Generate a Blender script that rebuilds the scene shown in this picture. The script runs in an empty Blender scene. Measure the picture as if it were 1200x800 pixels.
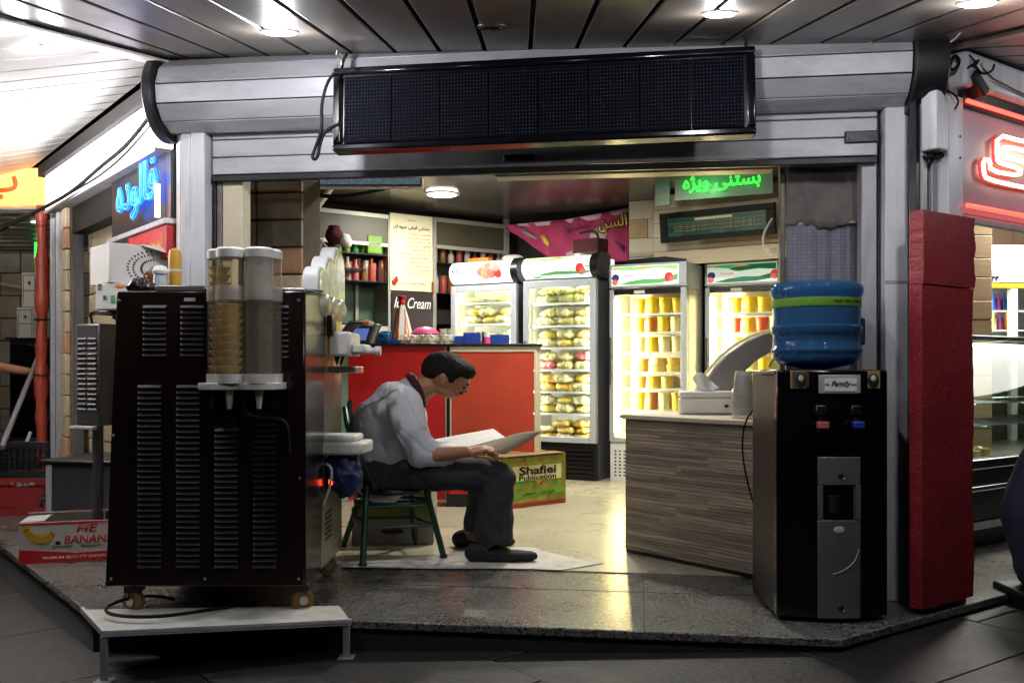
import bpy, bmesh, math, random, unicodedata
from mathutils import Vector, Matrix, noise
random.seed(7)
PI = math.pi
sc = bpy.context.scene
COL = sc.collection

# ------------------------------------------------------------------ camera, world, exposure
F_PX, EYE, HOR = 1100.0, 0.97, 433.0          # focal length in photo pixels, eye height above the step, horizon row
cam_d = bpy.data.cameras.new('camera')
cam = bpy.data.objects.new('camera', cam_d); COL.objects.link(cam)
cam.location = (0, 0, EYE); cam.rotation_euler = (PI/2, 0, 0)
cam_d.sensor_width = 36; cam_d.lens = 36*F_PX/1200; cam_d.shift_y = 33/1200
cam_d.clip_start = 0.05; cam_d.clip_end = 500
sc.camera = cam

wd = bpy.data.worlds.new('World'); sc.world = wd; wd.use_nodes = True
nt = wd.node_tree; bg = nt.nodes['Background']
sky = nt.nodes.new('ShaderNodeTexSky'); sky.sky_type = 'NISHITA'; sky.sun_disc = False
sky.sun_elevation = math.radians(-4); sky.sun_rotation = math.radians(200)
nt.links.new(sky.outputs[0], bg.inputs[0]); bg.inputs[1].default_value = 0.10
sc.view_settings.view_transform = 'Standard'; sc.view_settings.look = 'None'
sc.view_settings.exposure = 0.0; sc.view_settings.gamma = 1.0
sc.cycles.use_denoising = True
sc.cycles.max_bounces = 8; sc.cycles.diffuse_bounces = 4; sc.cycles.glossy_bounces = 4
sc.cycles.transparent_max_bounces = 16; sc.cycles.transmission_bounces = 6
sc.cycles.sample_clamp_indirect = 6.0; sc.cycles.caustics_reflective = False; sc.cycles.caustics_refractive = False

# ------------------------------------------------------------------ placing helpers
def P(px, py, d): return Vector(((px-600)/F_PX*d, d, EYE+(HOR-py)/F_PX*d))      # point seen at a photo pixel, d metres deep
def G(px, py, z=0.0):                                                              # point of a level sheet seen at a photo pixel
    return P(px, py, (z-EYE)*F_PX/(HOR-py))
YAW = math.atan2(-.136, .9907)
FO = Vector((0, 4.173, 0)); FU = Vector((math.cos(YAW), math.sin(YAW), 0)); FV = Vector((-math.sin(YAW), math.cos(YAW), 0))
def W(u, v, z): return FO + FU*u + FV*v + Vector((0, 0, z))                       # shopfront axes: along the front, into the shop, up
def fu(px, v=0.0):                                                                 # where a photo column meets a plane parallel to the front
    k = (px-600)/F_PX; o = FO + FV*v
    return (k*o.y - o.x)/(FU.x - k*FU.y)
def fz(px, py, v=0.0):
    return EYE + (HOR-py)/F_PX*W(fu(px, v), v, 0).y
def fd(px, v=0.0): return W(fu(px, v), v, 0).y
AL = math.atan2(-.785, .62)           # left front: local x runs from its far end towards the shop corner, local y into the building
AR = math.atan2(.58, .815)            # right front: local x runs away from the corner

# ------------------------------------------------------------------ object helpers
def link(o, parent=None):
    COL.objects.link(o)
    if parent is not None: o.parent = parent
    return o
def tag(o, label=None, cat=None, group=None, kind=None):
    if label: o['label'] = label
    if cat: o['category'] = cat
    if group: o['group'] = group
    if kind: o['kind'] = kind
    return o
def thing(name, label, cat, loc=(0, 0, 0), rz=0.0, group=None):
    o = bpy.data.objects.new(name, None); o.empty_display_size = .1
    o.location = loc; o.rotation_euler = (0, 0, rz)
    return tag(link(o), label, cat, group)
def to_local(o, p):
    return Matrix.LocRotScale(o.location, o.rotation_euler, o.scale).inverted() @ Vector(p)
def copy_thing(o, loc=None, rz=None, label=None, parent=None):
    c = o.copy(); COL.objects.link(c)
    if parent is not None: c.parent = parent
    if loc is not None: c.location = loc
    if rz is not None: c.rotation_euler = (0, 0, rz)
    if label: c['label'] = label
    for ch in list(o.children): copy_thing(ch, parent=c)
    return c

ORD = ['first', 'second', 'third', 'fourth', 'fifth', 'sixth', 'seventh', 'eighth', 'ninth', 'tenth', 'eleventh', 'twelfth', 'thirteenth', 'fourteenth', 'fifteenth', 'sixteenth']
class MB:
    def __init__(s): s.v = []; s.f = []
    def add(s, vs, fs, M=None):
        n = len(s.v)
        s.v += [tuple(M @ Vector(v)) if M else tuple(v) for v in vs]
        s.f += [tuple(i+n for i in f) for f in fs]
        return s
    def box(s, x0, x1, y0, y1, z0, z1, M=None):
        return s.add([(x0,y0,z0),(x1,y0,z0),(x1,y1,z0),(x0,y1,z0),(x0,y0,z1),(x1,y0,z1),(x1,y1,z1),(x0,y1,z1)],
                     [(0,3,2,1),(4,5,6,7),(0,1,5,4),(1,2,6,5),(2,3,7,6),(3,0,4,7)], M)
    def cyl(s, p0, p1, r0, r1=None, n=16, caps=True):
        r1 = r0 if r1 is None else r1
        p0, p1 = Vector(p0), Vector(p1); a = (p1-p0).normalized()
        t = Vector((0,0,1)) if abs(a.z) < .9 else Vector((1,0,0))
        x = a.cross(t).normalized(); y = a.cross(x)
        vs = []
        for p, r in ((p0, r0), (p1, r1)):
            for i in range(n):
                q = 2*PI*i/n; vs.append(p + x*math.cos(q)*r + y*math.sin(q)*r)
        fs = [(i, i+n, (i+1) % n+n, (i+1) % n) for i in range(n)]
        if caps: fs += [tuple(range(n)), tuple(range(2*n-1, n-1, -1))]
        return s.add(vs, fs)
    def lathe(s, prof, n=24, c=(0, 0, 0), M=None, caps=True):         # profile (r, z) about z
        vs = []; c = Vector(c)
        for r, z in prof:
            for i in range(n): vs.append(c + Vector((r*math.cos(2*PI*i/n), r*math.sin(2*PI*i/n), z)))
        fs = []
        for j in range(len(prof)-1):
            for i in range(n):
                k = (i+1) % n; fs.append((j*n+i, j*n+k, (j+1)*n+k, (j+1)*n+i))
        if caps: fs.append(tuple(range(n-1, -1, -1))); fs.append(tuple(range((len(prof)-1)*n, len(prof)*n)))
        return s.add(vs, fs, M)
    def tube(s, pts, r, n=8, smooth=0):
        pts = [Vector(p) for p in pts]
        for _ in range(smooth):
            q = [pts[0]]
            for a, b in zip(pts, pts[1:]): q += [a*.75+b*.25, a*.25+b*.75]
            pts = q+[pts[-1]]
        rs = r if isinstance(r, (list, tuple)) else [r]*len(pts)
        vs = []; px = None
        for i, p in enumerate(pts):
            a = (pts[min(i+1, len(pts)-1)]-pts[max(i-1, 0)]).normalized()
            if px is None:
                t = Vector((0,0,1)) if abs(a.z) < .9 else Vector((1,0,0)); x = a.cross(t).normalized()
            else: x = (px - a*px.dot(a)).normalized()
            px = x; y = a.cross(x)
            for k in range(n):
                q = 2*PI*k/n; vs.append(p + (x*math.cos(q)+y*math.sin(q))*rs[i])
        fs = []
        for i in range(len(pts)-1):
            for k in range(n):
                l = (k+1) % n; fs.append((i*n+k, i*n+l, (i+1)*n+l, (i+1)*n+k))
        fs += [tuple(range(n-1, -1, -1)), tuple(range((len(pts)-1)*n, len(pts)*n))]
        return s.add(vs, fs)
    def prism(s, poly, a, b, axis='z', M=None):                       # polygon in the two other axes, extruded a..b
        n = len(poly)
        def mk(p, t):
            return {'z': (p[0], p[1], t), 'y': (p[0], t, p[1]), 'x': (t, p[0], p[1])}[axis]
        vs = [mk(p, a) for p in poly]+[mk(p, b) for p in poly]
        fs = [tuple(range(n-1, -1, -1)), tuple(range(n, 2*n))]+[(i, (i+1) % n, (i+1) % n+n, i+n) for i in range(n)]
        return s.add(vs, fs, M)
    def ell(s, c, r, M=None, nu=20, nv=12):
        c = Vector(c); R = M or Matrix.Identity(3)
        vs = []
        for j in range(1, nv):
            th = PI*j/nv
            for i in range(nu):
                q = 2*PI*i/nu
                vs.append(c + R @ Vector((r[0]*math.sin(th)*math.cos(q), r[1]*math.sin(th)*math.sin(q), r[2]*math.cos(th))))
        fs = []
        for j in range(nv-2):
            for i in range(nu):
                k = (i+1) % nu; fs.append((j*nu+i, (j+1)*nu+i, (j+1)*nu+k, j*nu+k))
        t = len(vs); vs += [c+R @ Vector((0,0,r[2])), c+R @ Vector((0,0,-r[2]))]
        for i in range(nu):
            k = (i+1) % nu; fs.append((t, i, k)); fs.append((t+1, (nv-2)*nu+k, (nv-2)*nu+i))
        return s.add(vs, fs)
    def cap(s, p0, p1, r0, r1, n=14):                                  # a limb segment: round-ended tapered rod
        p0, p1 = Vector(p0), Vector(p1)
        s.cyl(p0, p1, r0, r1, n); s.ell(p0, (r0,)*3, None, n, 8); s.ell(p1, (r1,)*3, None, n, 8)
        return s
    def slab(s, pts, t):                                               # planar quad or polygon with thickness t downwards along its normal
        pts = [Vector(p) for p in pts]; nrm = (pts[1]-pts[0]).cross(pts[2]-pts[0]).normalized()
        n = len(pts); vs = pts+[p-nrm*t for p in pts]
        return s.add(vs, [tuple(range(n)), tuple(range(2*n-1, n-1, -1))]+[(i, i+n, (i+1) % n+n, (i+1) % n) for i in range(n)])
    def mesh(s, name, mat, smooth=35):
        me = bpy.data.meshes.new(name); me.from_pydata(s.v, [], s.f); me.update()
        bm = bmesh.new(); bm.from_mesh(me); bmesh.ops.recalc_face_normals(bm, faces=bm.faces); bm.to_mesh(me); bm.free()
        if mat: me.materials.append(mat)
        if smooth:
            for p in me.polygons: p.use_smooth = True
            me.set_sharp_from_angle(angle=math.radians(smooth))
        return me
    def build(s, name, mat, parent=None, bevel=0, smooth=35, loc=None, rz=None):
        o = bpy.data.objects.new(name, s.mesh(name, mat, smooth)); link(o, parent)
        if bevel:
            b = o.modifiers.new('bevel', 'BEVEL'); b.width = bevel; b.segments = 2; b.limit_method = 'ANGLE'; b.angle_limit = math.radians(40)
        if loc is not None: o.location = loc
        if rz is not None: o.rotation_euler = (0, 0, rz)
        return o
def inst(name, me, parent=None, loc=(0, 0, 0), rz=0, bevel=0):
    o = bpy.data.objects.new(name, me); link(o, parent); o.location = loc; o.rotation_euler = (0, 0, rz)
    if bevel:
        b = o.modifiers.new('bevel', 'BEVEL'); b.width = bevel; b.segments = 2
    return o

# ------------------------------------------------------------------ lettering
FORMS = {}
for cp in list(range(0xFB50, 0xFC00))+list(range(0xFE80, 0xFEFD)):
    d = unicodedata.decomposition(chr(cp)).split()
    if len(d) == 2 and d[0] in ('<isolated>', '<final>', '<initial>', '<medial>'):
        FORMS.setdefault(chr(int(d[1], 16)), {})[d[0][1:-1]] = chr(cp)
def ar(t):
    out = []
    for i, ch in enumerate(t):
        f = FORMS.get(ch)
        if not f: out.append(ch); continue
        pf = FORMS.get(t[i-1]) if i else None; nf = FORMS.get(t[i+1]) if i+1 < len(t) else None
        before = bool(pf and 'initial' in pf); after = bool(nf and 'initial' in f)
        out.append(f.get('medial' if before and after else 'final' if before else 'initial' if after else 'isolated', ch))
    return ''.join(reversed(out))
def text_mesh(s, w=None, h=None, ext=.002, shear=0.0, outline=0.0, bold=0.0):
    c = bpy.data.curves.new('lettering', 'FONT'); c.body = s; c.size = 1; c.shear = shear; c.resolution_u = 3
    tmp = bpy.data.objects.new('lettering', c)
    if outline: c.fill_mode = 'NONE'; c.bevel_depth = outline; c.bevel_resolution = 2
    elif bold: c.offset = bold
    me = bpy.data.meshes.new_from_object(tmp)
    bpy.data.objects.remove(tmp); bpy.data.curves.remove(c)
    xs = [v.co.x for v in me.vertices]; ys = [v.co.y for v in me.vertices]
    x0, x1, y0, y1 = min(xs), max(xs), min(ys), max(ys)
    sx = w/(x1-x0) if w else None; sy = h/(y1-y0) if h else None
    sx = sx or sy; sy = sy or sx
    for v in me.vertices:
        x = (v.co.x-(x0+x1)/2)*sx; y = (v.co.y-(y0+y1)/2)*sy; z = v.co.z
        v.co = (x, -z*sx if outline else 0.0, y)
    if not outline:
        bm = bmesh.new(); bm.from_mesh(me)
        r = bmesh.ops.extrude_face_region(bm, geom=bm.faces[:])
        for v in [g for g in r['geom'] if isinstance(g, bmesh.types.BMVert)]: v.co.y -= ext
        bmesh.ops.recalc_face_normals(bm, faces=bm.faces); bm.to_mesh(me); bm.free()
    return me
def lettering(s, mat, parent, loc, w=None, h=None, rot=None, name='lettering', **kw):       # reads from the parent's -y side
    me = text_mesh(s, w, h, **kw); me.materials.clear(); me.materials.append(mat)
    o = bpy.data.objects.new(name, me); link(o, parent); o.location = loc
    if rot: o.rotation_euler = rot
    return o

def clip(poly, a, b, c):                                               # keep a*x + b*y <= c
    out = []
    for i in range(len(poly)):
        p, q = poly[i], poly[(i+1) % len(poly)]
        dp, dq = a*p[0]+b*p[1]-c, a*q[0]+b*q[1]-c
        if dp <= 0: out.append(p)
        if dp*dq < 0:
            t = dp/(dp-dq); out.append((p[0]+(q[0]-p[0])*t, p[1]+(q[1]-p[1])*t))
    return out
# ------------------------------------------------------------------ materials
def lin(c):
    c = [x/255 for x in c]
    return tuple(x/12.92 if x <= .04045 else ((x+.055)/1.055)**2.4 for x in c)+(1,)
def material(name, col, rough=.5, metal=0.0, var=.12, scale=6.0, bump=0.0, bscale=60.0, emit=0.0, ecol=None, stretch=(1, 1, 1), dirt=0.0, spec=.5, coat=0.0):
    m = bpy.data.materials.new(name); m.use_nodes = True; nt = m.node_tree; b = nt.nodes['Principled BSDF']
    col = lin(col)
    b.inputs['Roughness'].default_value = rough; b.inputs['Metallic'].default_value = metal
    b.inputs['Specular IOR Level'].default_value = spec
    b.inputs['Coat Weight'].default_value = coat; b.inputs['Coat Roughness'].default_value = .08
    tc = nt.nodes.new('ShaderNodeTexCoord'); mp = nt.nodes.new('ShaderNodeMapping'); mp.inputs['Scale'].default_value = stretch
    nt.links.new(tc.outputs['Object'], mp.inputs[0])
    if var or dirt:
        n = nt.nodes.new('ShaderNodeTexNoise'); n.inputs['Scale'].default_value = scale; n.inputs['Detail'].default_value = 6; n.inputs['Roughness'].default_value = .65
        nt.links.new(mp.outputs[0], n.inputs['Vector'])
        r = nt.nodes.new('ShaderNodeValToRGB')
        r.color_ramp.elements[0].position = .3; r.color_ramp.elements[1].position = .7
        r.color_ramp.elements[0].color = tuple(min(1, x*(1-var)) for x in col[:3])+(1,)
        r.color_ramp.elements[1].color = tuple(min(1, x*(1+var)) for x in col[:3])+(1,)
        nt.links.new(n.outputs[0], r.inputs[0]); out = r.outputs[0]
        if dirt:
            n2 = nt.nodes.new('ShaderNodeTexNoise'); n2.inputs['Scale'].default_value = scale*.45; n2.inputs['Detail'].default_value = 9; n2.inputs['Roughness'].default_value = .75
            nt.links.new(mp.outputs[0], n2.inputs['Vector'])
            r2 = nt.nodes.new('ShaderNodeValToRGB'); r2.color_ramp.elements[0].position = .48; r2.color_ramp.elements[1].position = .68
            r2.color_ramp.elements[0].color = (0, 0, 0, 1); r2.color_ramp.elements[1].color = (dirt, dirt, dirt, 1)
            nt.links.new(n2.outputs[0], r2.inputs[0])
            mx = nt.nodes.new('ShaderNodeMix'); mx.data_type = 'RGBA'
            nt.links.new(r2.outputs[0], mx.inputs['Factor']); nt.links.new(out, mx.inputs['A']); mx.inputs['B'].default_value = tuple(x*.35 for x in col[:3])+(1,)
            out = mx.outputs['Result']
        nt.links.new(out, b.inputs['Base Color'])
        rr = nt.nodes.new('ShaderNodeMapRange'); rr.inputs['To Min'].default_value = max(.02, rough-.1); rr.inputs['To Max'].default_value = min(1, rough+.12)
        nt.links.new(n.outputs[0], rr.inputs['Value']); nt.links.new(rr.outputs[0], b.inputs['Roughness'])
    else: b.inputs['Base Color'].default_value = col
    if bump:
        n3 = nt.nodes.new('ShaderNodeTexNoise'); n3.inputs['Scale'].default_value = bscale; n3.inputs['Detail'].default_value = 4
        nt.links.new(mp.outputs[0], n3.inputs['Vector'])
        bp = nt.nodes.new('ShaderNodeBump'); bp.inputs['Strength'].default_value = bump; bp.inputs['Distance'].default_value = .01
        nt.links.new(n3.outputs[0], bp.inputs['Height']); nt.links.new(bp.outputs[0], b.inputs['Normal'])
    if emit:
        b.inputs['Emission Color'].default_value = lin(ecol) if ecol else col; b.inputs['Emission Strength'].default_value = emit
    return m
def translucent(m, amount, col):
    nt = m.node_tree; o = [n for n in nt.nodes if n.type == 'OUTPUT_MATERIAL'][0]; b = nt.nodes['Principled BSDF']
    t = nt.nodes.new('ShaderNodeBsdfTranslucent'); t.inputs[0].default_value = lin(col)
    x = nt.nodes.new('ShaderNodeMixShader'); x.inputs[0].default_value = amount
    nt.links.new(b.outputs[0], x.inputs[1]); nt.links.new(t.outputs[0], x.inputs[2]); nt.links.new(x.outputs[0], o.inputs[0])
def glass_mat(name, tint=(255, 255, 255), gloss=.12, rough=.03, clear=1.0):
    m = bpy.data.materials.new(name); m.use_nodes = True; nt = m.node_tree; nt.nodes.clear()
    o = nt.nodes.new('ShaderNodeOutputMaterial'); t = nt.nodes.new('ShaderNodeBsdfTransparent'); t.inputs[0].default_value = lin(tint)
    g = nt.nodes.new('ShaderNodeBsdfGlossy'); g.inputs['Roughness'].default_value = rough
    lw = nt.nodes.new('ShaderNodeLayerWeight'); lw.inputs[0].default_value = .5
    pw = nt.nodes.new('ShaderNodeMath'); pw.operation = 'POWER'; pw.inputs[1].default_value = 4; nt.links.new(lw.outputs['Facing'], pw.inputs[0])
    mr = nt.nodes.new('ShaderNodeMath'); mr.operation = 'MULTIPLY_ADD'; mr.inputs[1].default_value = .75; mr.inputs[2].default_value = .02+gloss*.15
    nt.links.new(pw.outputs[0], mr.inputs[0])
    x = nt.nodes.new('ShaderNodeMixShader'); nt.links.new(mr.outputs[0], x.inputs[0]); nt.links.new(t.outputs[0], x.inputs[1]); nt.links.new(g.outputs[0], x.inputs[2])
    last = x
    if clear < 1:
        d = nt.nodes.new('ShaderNodeBsdfDiffuse'); d.inputs[0].default_value = lin(tint)
        y = nt.nodes.new('ShaderNodeMixShader'); y.inputs[0].default_value = 1-clear
        nt.links.new(x.outputs[0], y.inputs[1]); nt.links.new(d.outputs[0], y.inputs[2]); last = y
    nt.links.new(last.outputs[0], o.inputs[0])
    return m
def emissive(name, col, strength):
    m = bpy.data.materials.new(name); m.use_nodes = True; nt = m.node_tree; b = nt.nodes['Principled BSDF']
    b.inputs['Base Color'].default_value = lin(col); b.inputs['Emission Color'].default_value = lin(col); b.inputs['Emission Strength'].default_value = strength
    b.inputs['Roughness'].default_value = .4
    return m
def nodes_of(m): return m.node_tree, m.node_tree.nodes, m.node_tree.links, m.node_tree.nodes['Principled BSDF']

M = {}
M['shutter'] = material('shutter_metal', (172, 172, 176), .46, .25, .10, 5, .10, 7, stretch=(.8, 3, 3), dirt=.5)
M['frame_grey'] = material('frame_metal', (174, 172, 174), .5, .2, .10, 5, .05, 20, stretch=(3, 3, .6), dirt=.5)
M['frame_light'] = material('pale_frame_metal', (212, 212, 216), .45, .05, .08, 5, .04, 20, stretch=(3, 3, .5), dirt=.42)
M['black_metal'] = material('black_metal', (22, 22, 25), .45, .3, .2, 8)
M['dark_steel'] = material('dark_steel', (58, 58, 60), .4, .7, .2, 6, .03, 40, dirt=.3)
M['black_plastic'] = material('black_plastic', (18, 18, 21), .35, 0, .15, 10)
M['gloss_black'] = material('gloss_black', (9, 9, 14), .16, 0, .1, 3, coat=.3)
M['chrome'] = material('chrome', (200, 200, 205), .18, 1, .05, 5)
M['steel'] = material('steel', (175, 172, 165), .3, .9, .1, 6, .02, 80, stretch=(1, 1, 8))
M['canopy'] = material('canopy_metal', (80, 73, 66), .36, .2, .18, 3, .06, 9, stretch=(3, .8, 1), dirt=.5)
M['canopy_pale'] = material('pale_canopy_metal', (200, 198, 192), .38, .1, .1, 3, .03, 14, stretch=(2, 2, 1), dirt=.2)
M['seam'] = material('dark_seam', (26, 25, 25), .7, 0, .1)
M['asphalt'] = material('paving', (25, 23, 23), .6, 0, .4, 5, .35, 40, dirt=.65)
M['asphalt_joint'] = material('paving_joint', (24, 22, 22), .9, 0, .2, 12)
M['floor'] = material('floor_tile', (190, 184, 160), .28, 0, .06, 2.2, .02, 30, dirt=.10)
M['white_floor'] = material('worn_white_sheet', (206, 204, 194), .6, 0, .1, 16, .1, 60, dirt=.5)
M['kerb'] = material('kerb_stone', (60, 58, 57), .8, 0, .25, 12, .2, 40)
M['dark_ceiling'] = material('dark_ceiling', (66, 60, 52), .22, 0, .3, 2.2, .04, 6)
M['beam'] = material('beam_metal', (92, 82, 66), .4, .3, .3, 4, stretch=(.4, 3, 3), dirt=.4)
M['wall_dark'] = material('dark_wall', (48, 44, 40), .7, 0, .3, 3, .1, 20)
M['mortar'] = material('mortar', (88, 78, 66), .95, 0, .25, 14, .3, 60)
M['stone'] = [material('stone_cream', (204, 188, 158), .6, 0, .14, 7, .12, 30, dirt=.35), material('stone_buff', (186, 170, 142), .6, 0, .18, 7, .12, 30, dirt=.4),
              material('stone_grey', (176, 168, 152), .6, 0, .16, 7, .12, 30, dirt=.4), material('stone_rust', (182, 142, 108), .6, 0, .28, 5, .12, 30, dirt=.3)]
M['tile'] = [material('tile_cream', (216, 208, 184), .35, 0, .1, 6, .04, 30, dirt=.15), material('tile_ivory', (226, 220, 200), .35, 0, .08, 6, .04, 30, dirt=.15), material('tile_tan', (196, 170, 128), .35, 0, .2, 6, .04, 30, dirt=.1)]
M['wood_board'] = material('pale_board', (196, 184, 160), .55, 0, .12, 5, .04, 20, stretch=(.5, 4, 10))
M['red_laminate'] = material('red_laminate', (188, 26, 28), .4, 0, .12, 5, .02, 12, dirt=.2)
M['rust_laminate'] = material('orange_red_laminate', (186, 66, 42), .42, 0, .16, 4, .02, 12, dirt=.2)
M['cream_trim'] = material('cream_trim', (206, 196, 168), .5, 0, .08)
M['white'] = material('white_enamel', (228, 230, 230), .35, 0, .04, 5)
M['white_plastic'] = material('white_plastic', (222, 222, 214), .38, 0, .05, 8, dirt=.1)
M['grey_plastic'] = material('grey_plastic', (150, 148, 152), .3, 0, .06, 5)
M['fridge_grey'] = material('fridge_grey', (186, 192, 202), .38, .1, .06, 4)
M['fridge_dark'] = material('fridge_side_grey', (92, 94, 98), .4, .2, .08, 4)
M['liner'] = material('fridge_liner', (236, 234, 222), .45, 0, .03, 5)
M['glass'] = glass_mat('clear_glass', (250, 252, 250), .10)
M['deli_glass'] = glass_mat('showcase_glass', (225, 232, 228), .45, .06)
M['cloudy'] = glass_mat('cloudy_plastic', (246, 240, 226), .15, .12, .90)
M['milky'] = glass_mat('milky_plastic', (238, 236, 228), .15, .2, .66)
M['water_glass'] = glass_mat('blue_bottle_plastic', (84, 150, 204), .25, .05, .74)
M['wrap'] = glass_mat('cling_film', (252, 250, 238), .4, .12, .9)
M['yellow_food'] = material('yellow_fruit', (236, 212, 120), .4, 0, .25, 22, .4, 60)
M['pale_food'] = material('pale_fruit', (234, 228, 176), .4, 0, .22, 22, .4, 60)
M['amber_food'] = material('amber_fruit', (228, 196, 96), .4, 0, .3, 22, .4, 60)
M['pink_food'] = material('pink_fruit', (222, 130, 130), .4, 0, .35, 22, .4, 60)
M['green_food'] = material('green_fruit', (216, 208, 140), .4, 0, .35, 22, .4, 60)
M['tub_yellow'] = material('yellow_tub', (232, 206, 60), .35, 0, .1, 10)
M['tub_pale'] = material('pale_tub', (234, 226, 170), .35, 0, .1, 10)
M['tub_brown'] = material('brown_jar', (150, 96, 44), .35, 0, .25, 14)
M['tub_red'] = material('red_tub', (200, 96, 78), .35, 0, .2, 12)
M['paper'] = material('white_paper', (232, 232, 228), .7, 0, .03, 6)
M['menu_paper'] = material('cream_poster_paper', (204, 196, 164), .6, 0, .06, 4)
M['gold_ink'] = material('gold_ink', (168, 128, 52), .6, 0, .1)
M['black_ink'] = material('black_ink', (24, 22, 22), .6, 0, .1)
M['white_ink'] = material('white_ink', (226, 226, 222), .6, 0, .03)
M['red_ink'] = material('red_ink', (190, 30, 36), .55, 0, .06)
M['green_ink'] = material('green_ink', (40, 140, 80), .55, 0, .1)
M['blue'] = material('blue_plastic', (36, 66, 158), .4, 0, .12, 8)
M['dark_blue'] = material('dark_blue_cloth', (24, 34, 56), .7, 0, .2, 8, .1, 40)
M['pink'] = material('pink_plastic', (226, 84, 140), .45, 0, .1)
M['orange'] = material('orange_plastic', (222, 120, 44), .45, 0, .1)
M['red'] = material('red_plastic', (190, 26, 28), .4, 0, .1)
M['lime'] = material('lime_label', (104, 150, 40), .5, 0, .08)
M['mustard'] = material('mustard_plastic', (196, 148, 50), .4, 0, .15, 12)
M['cone'] = material('wafer', (222, 194, 92), .7, 0, .2, 30, .3, 120)
M['cardboard'] = material('cardboard', (150, 122, 84), .8, 0, .12, 8)
M['white_card'] = material('white_card', (212, 210, 204), .6, 0, .05, 5, dirt=.2)
M['grey_card'] = material('grey_card', (150, 148, 140), .7, 0, .08, 5, dirt=.3)
M['green_paint'] = material('green_paint', (20, 62, 40), .4, .1, .2, 12)
M['shirt'] = material('grey_shirt_cotton', (206, 208, 216), .85, 0, .05, 9, .12, 220)
M['trousers'] = material('charcoal_trousers', (46, 47, 54), .85, 0, .12, 12, .12, 220)
M['sock'] = material('grey_sock', (104, 100, 100), .9, 0, .1, 30, .2, 200)
M['shoe'] = material('black_suede', (20, 19, 20), .7, 0, .15, 20, .1, 90)
M['skin'] = material('skin', (172, 120, 92), .5, 0, .1, 18, .05, 150)
M['hair'] = material('black_hair', (15, 13, 13), .65, 0, .5, 40, 1.0, 90, stretch=(.5, 3.5, .5), spec=.25)
M['maroon'] = material('maroon_collar', (70, 16, 22), .8, 0, .1)
M['wafer_dark'] = material('dark_wrapper', (38, 26, 26), .25, 0, .3, 14, .5, 24)
M['teal'] = material('teal_print', (24, 58, 54), .4, 0, .35, 18)
M['magenta'] = material('magenta_cloth', (176, 52, 96), .75, 0, .14, 5, .08, 60)
M['pale_pink'] = material('pale_pink_print', (206, 170, 176), .75, 0, .1)
M['yellow_ink'] = material('yellow_ink', (222, 190, 60), .6, 0, .05)
M['violet'] = material('violet_print', (120, 40, 110), .7, 0, .05)
M['black_ad'] = material('dark_ad_print', (36, 16, 24), .4, 0, .25, 3)
M['green_pane'] = material('green_back_board', (86, 112, 96), .35, 0, .12, 3)
M['cab_frame'] = material('cabinet_aluminium', (176, 174, 164), .45, .3, .08)
M['olive_fascia'] = material('olive_fascia', (78, 74, 56), .45, 0, .15, 4)
M['mesh_sheet'] = material('grey_plastic_sheet', (128, 126, 142), .5, 0, .14, 4, .06, 8, dirt=.25)
M['torn'] = material('torn_grey_paper', (116, 108, 104), .8, 0, .3, 7, .3, 12)
M['sign_board'] = material('purple_grey_board', (166, 150, 160), .35, 0, .12, 3)
M['navy_board'] = material('navy_sign_board', (20, 22, 30), .3, 0, .2, 3)
M['red_banner'] = material('red_banner', (178, 22, 30), .5, 0, .15, 6)
M['tan_clad'] = material('tan_cladding', (176, 152, 118), .5, 0, .14, 4, .03, 20, stretch=(1, 1, 9))
M['brown_clad'] = material('brown_cladding', (126, 100, 80), .5, 0, .12, 4, stretch=(6, 6, 1))
M['led_face'] = material('led_face', (8, 9, 15), .8, 0, .12, 2, spec=.05)
M['led_dot'] = material('led_bead', (84, 90, 112), .25, 0, .1)
M['sandal_skin'] = M['skin']
M['lamp_on'] = emissive('lit_lamp', (255, 250, 255), 60)
M['lamp_soft'] = emissive('lit_panel_lamp', (255, 248, 236), 14)
M['tube_warm'] = emissive('warm_tube', (255, 232, 160), 70)
M['tube_cool'] = emissive('cool_tube', (240, 255, 226), 22)
M['band'] = emissive('white_light_box', (255, 250, 255), 1.7)
M['canopy_lit'] = emissive('fridge_sign_lit', (246, 255, 250), .95)
M['canopy_dim'] = emissive('fridge_sign_soft', (228, 244, 232), .55)
M['lit_green'] = emissive('sign_green_lit', (96, 178, 96), .5)
M['lit_leaf'] = emissive('sign_pale_green_lit', (150, 214, 130), .6)
M['lit_deep'] = emissive('sign_deep_green_lit', (38, 120, 76), .4)
M['lit_red'] = emissive('sign_red_lit', (206, 62, 56), .5)
M['lit_peach'] = emissive('sign_peach_lit', (232, 150, 110), .6)
M['lit_coral'] = emissive('sign_coral_lit', (222, 110, 104), .55)
M['lit_orange'] = emissive('sign_orange_lit', (226, 170, 90), .5)
M['lit_navy'] = emissive('sign_navy_lit', (60, 60, 120), .4)
M['lit_teal'] = emissive('sign_teal_lit', (30, 84, 88), .25)
M['neon_blue'] = emissive('blue_neon', (8, 96, 255), 4.2)
for k, c in (('tub_yellow', (240, 220, 90)), ('tub_pale', (240, 236, 190)), ('tub_brown', (190, 130, 60)), ('tub_red', (220, 90, 60)), ('yellow_food', (240, 220, 130)), ('pale_food', (240, 234, 190)), ('amber_food', (236, 206, 110)), ('green_food', (226, 216, 150)), ('pink_food', (226, 140, 140))): translucent(M[k], .45, c)
M['neon_cyan'] = emissive('cyan_neon', (110, 220, 255), 1.6)
M['neon_red'] = emissive('red_neon', (255, 74, 60), 3.6)
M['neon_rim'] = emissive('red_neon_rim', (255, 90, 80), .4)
M['neon_white'] = emissive('white_neon', (255, 214, 180), 7)
M['neon_green'] = emissive('green_neon', (40, 255, 60), 3.2)
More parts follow.
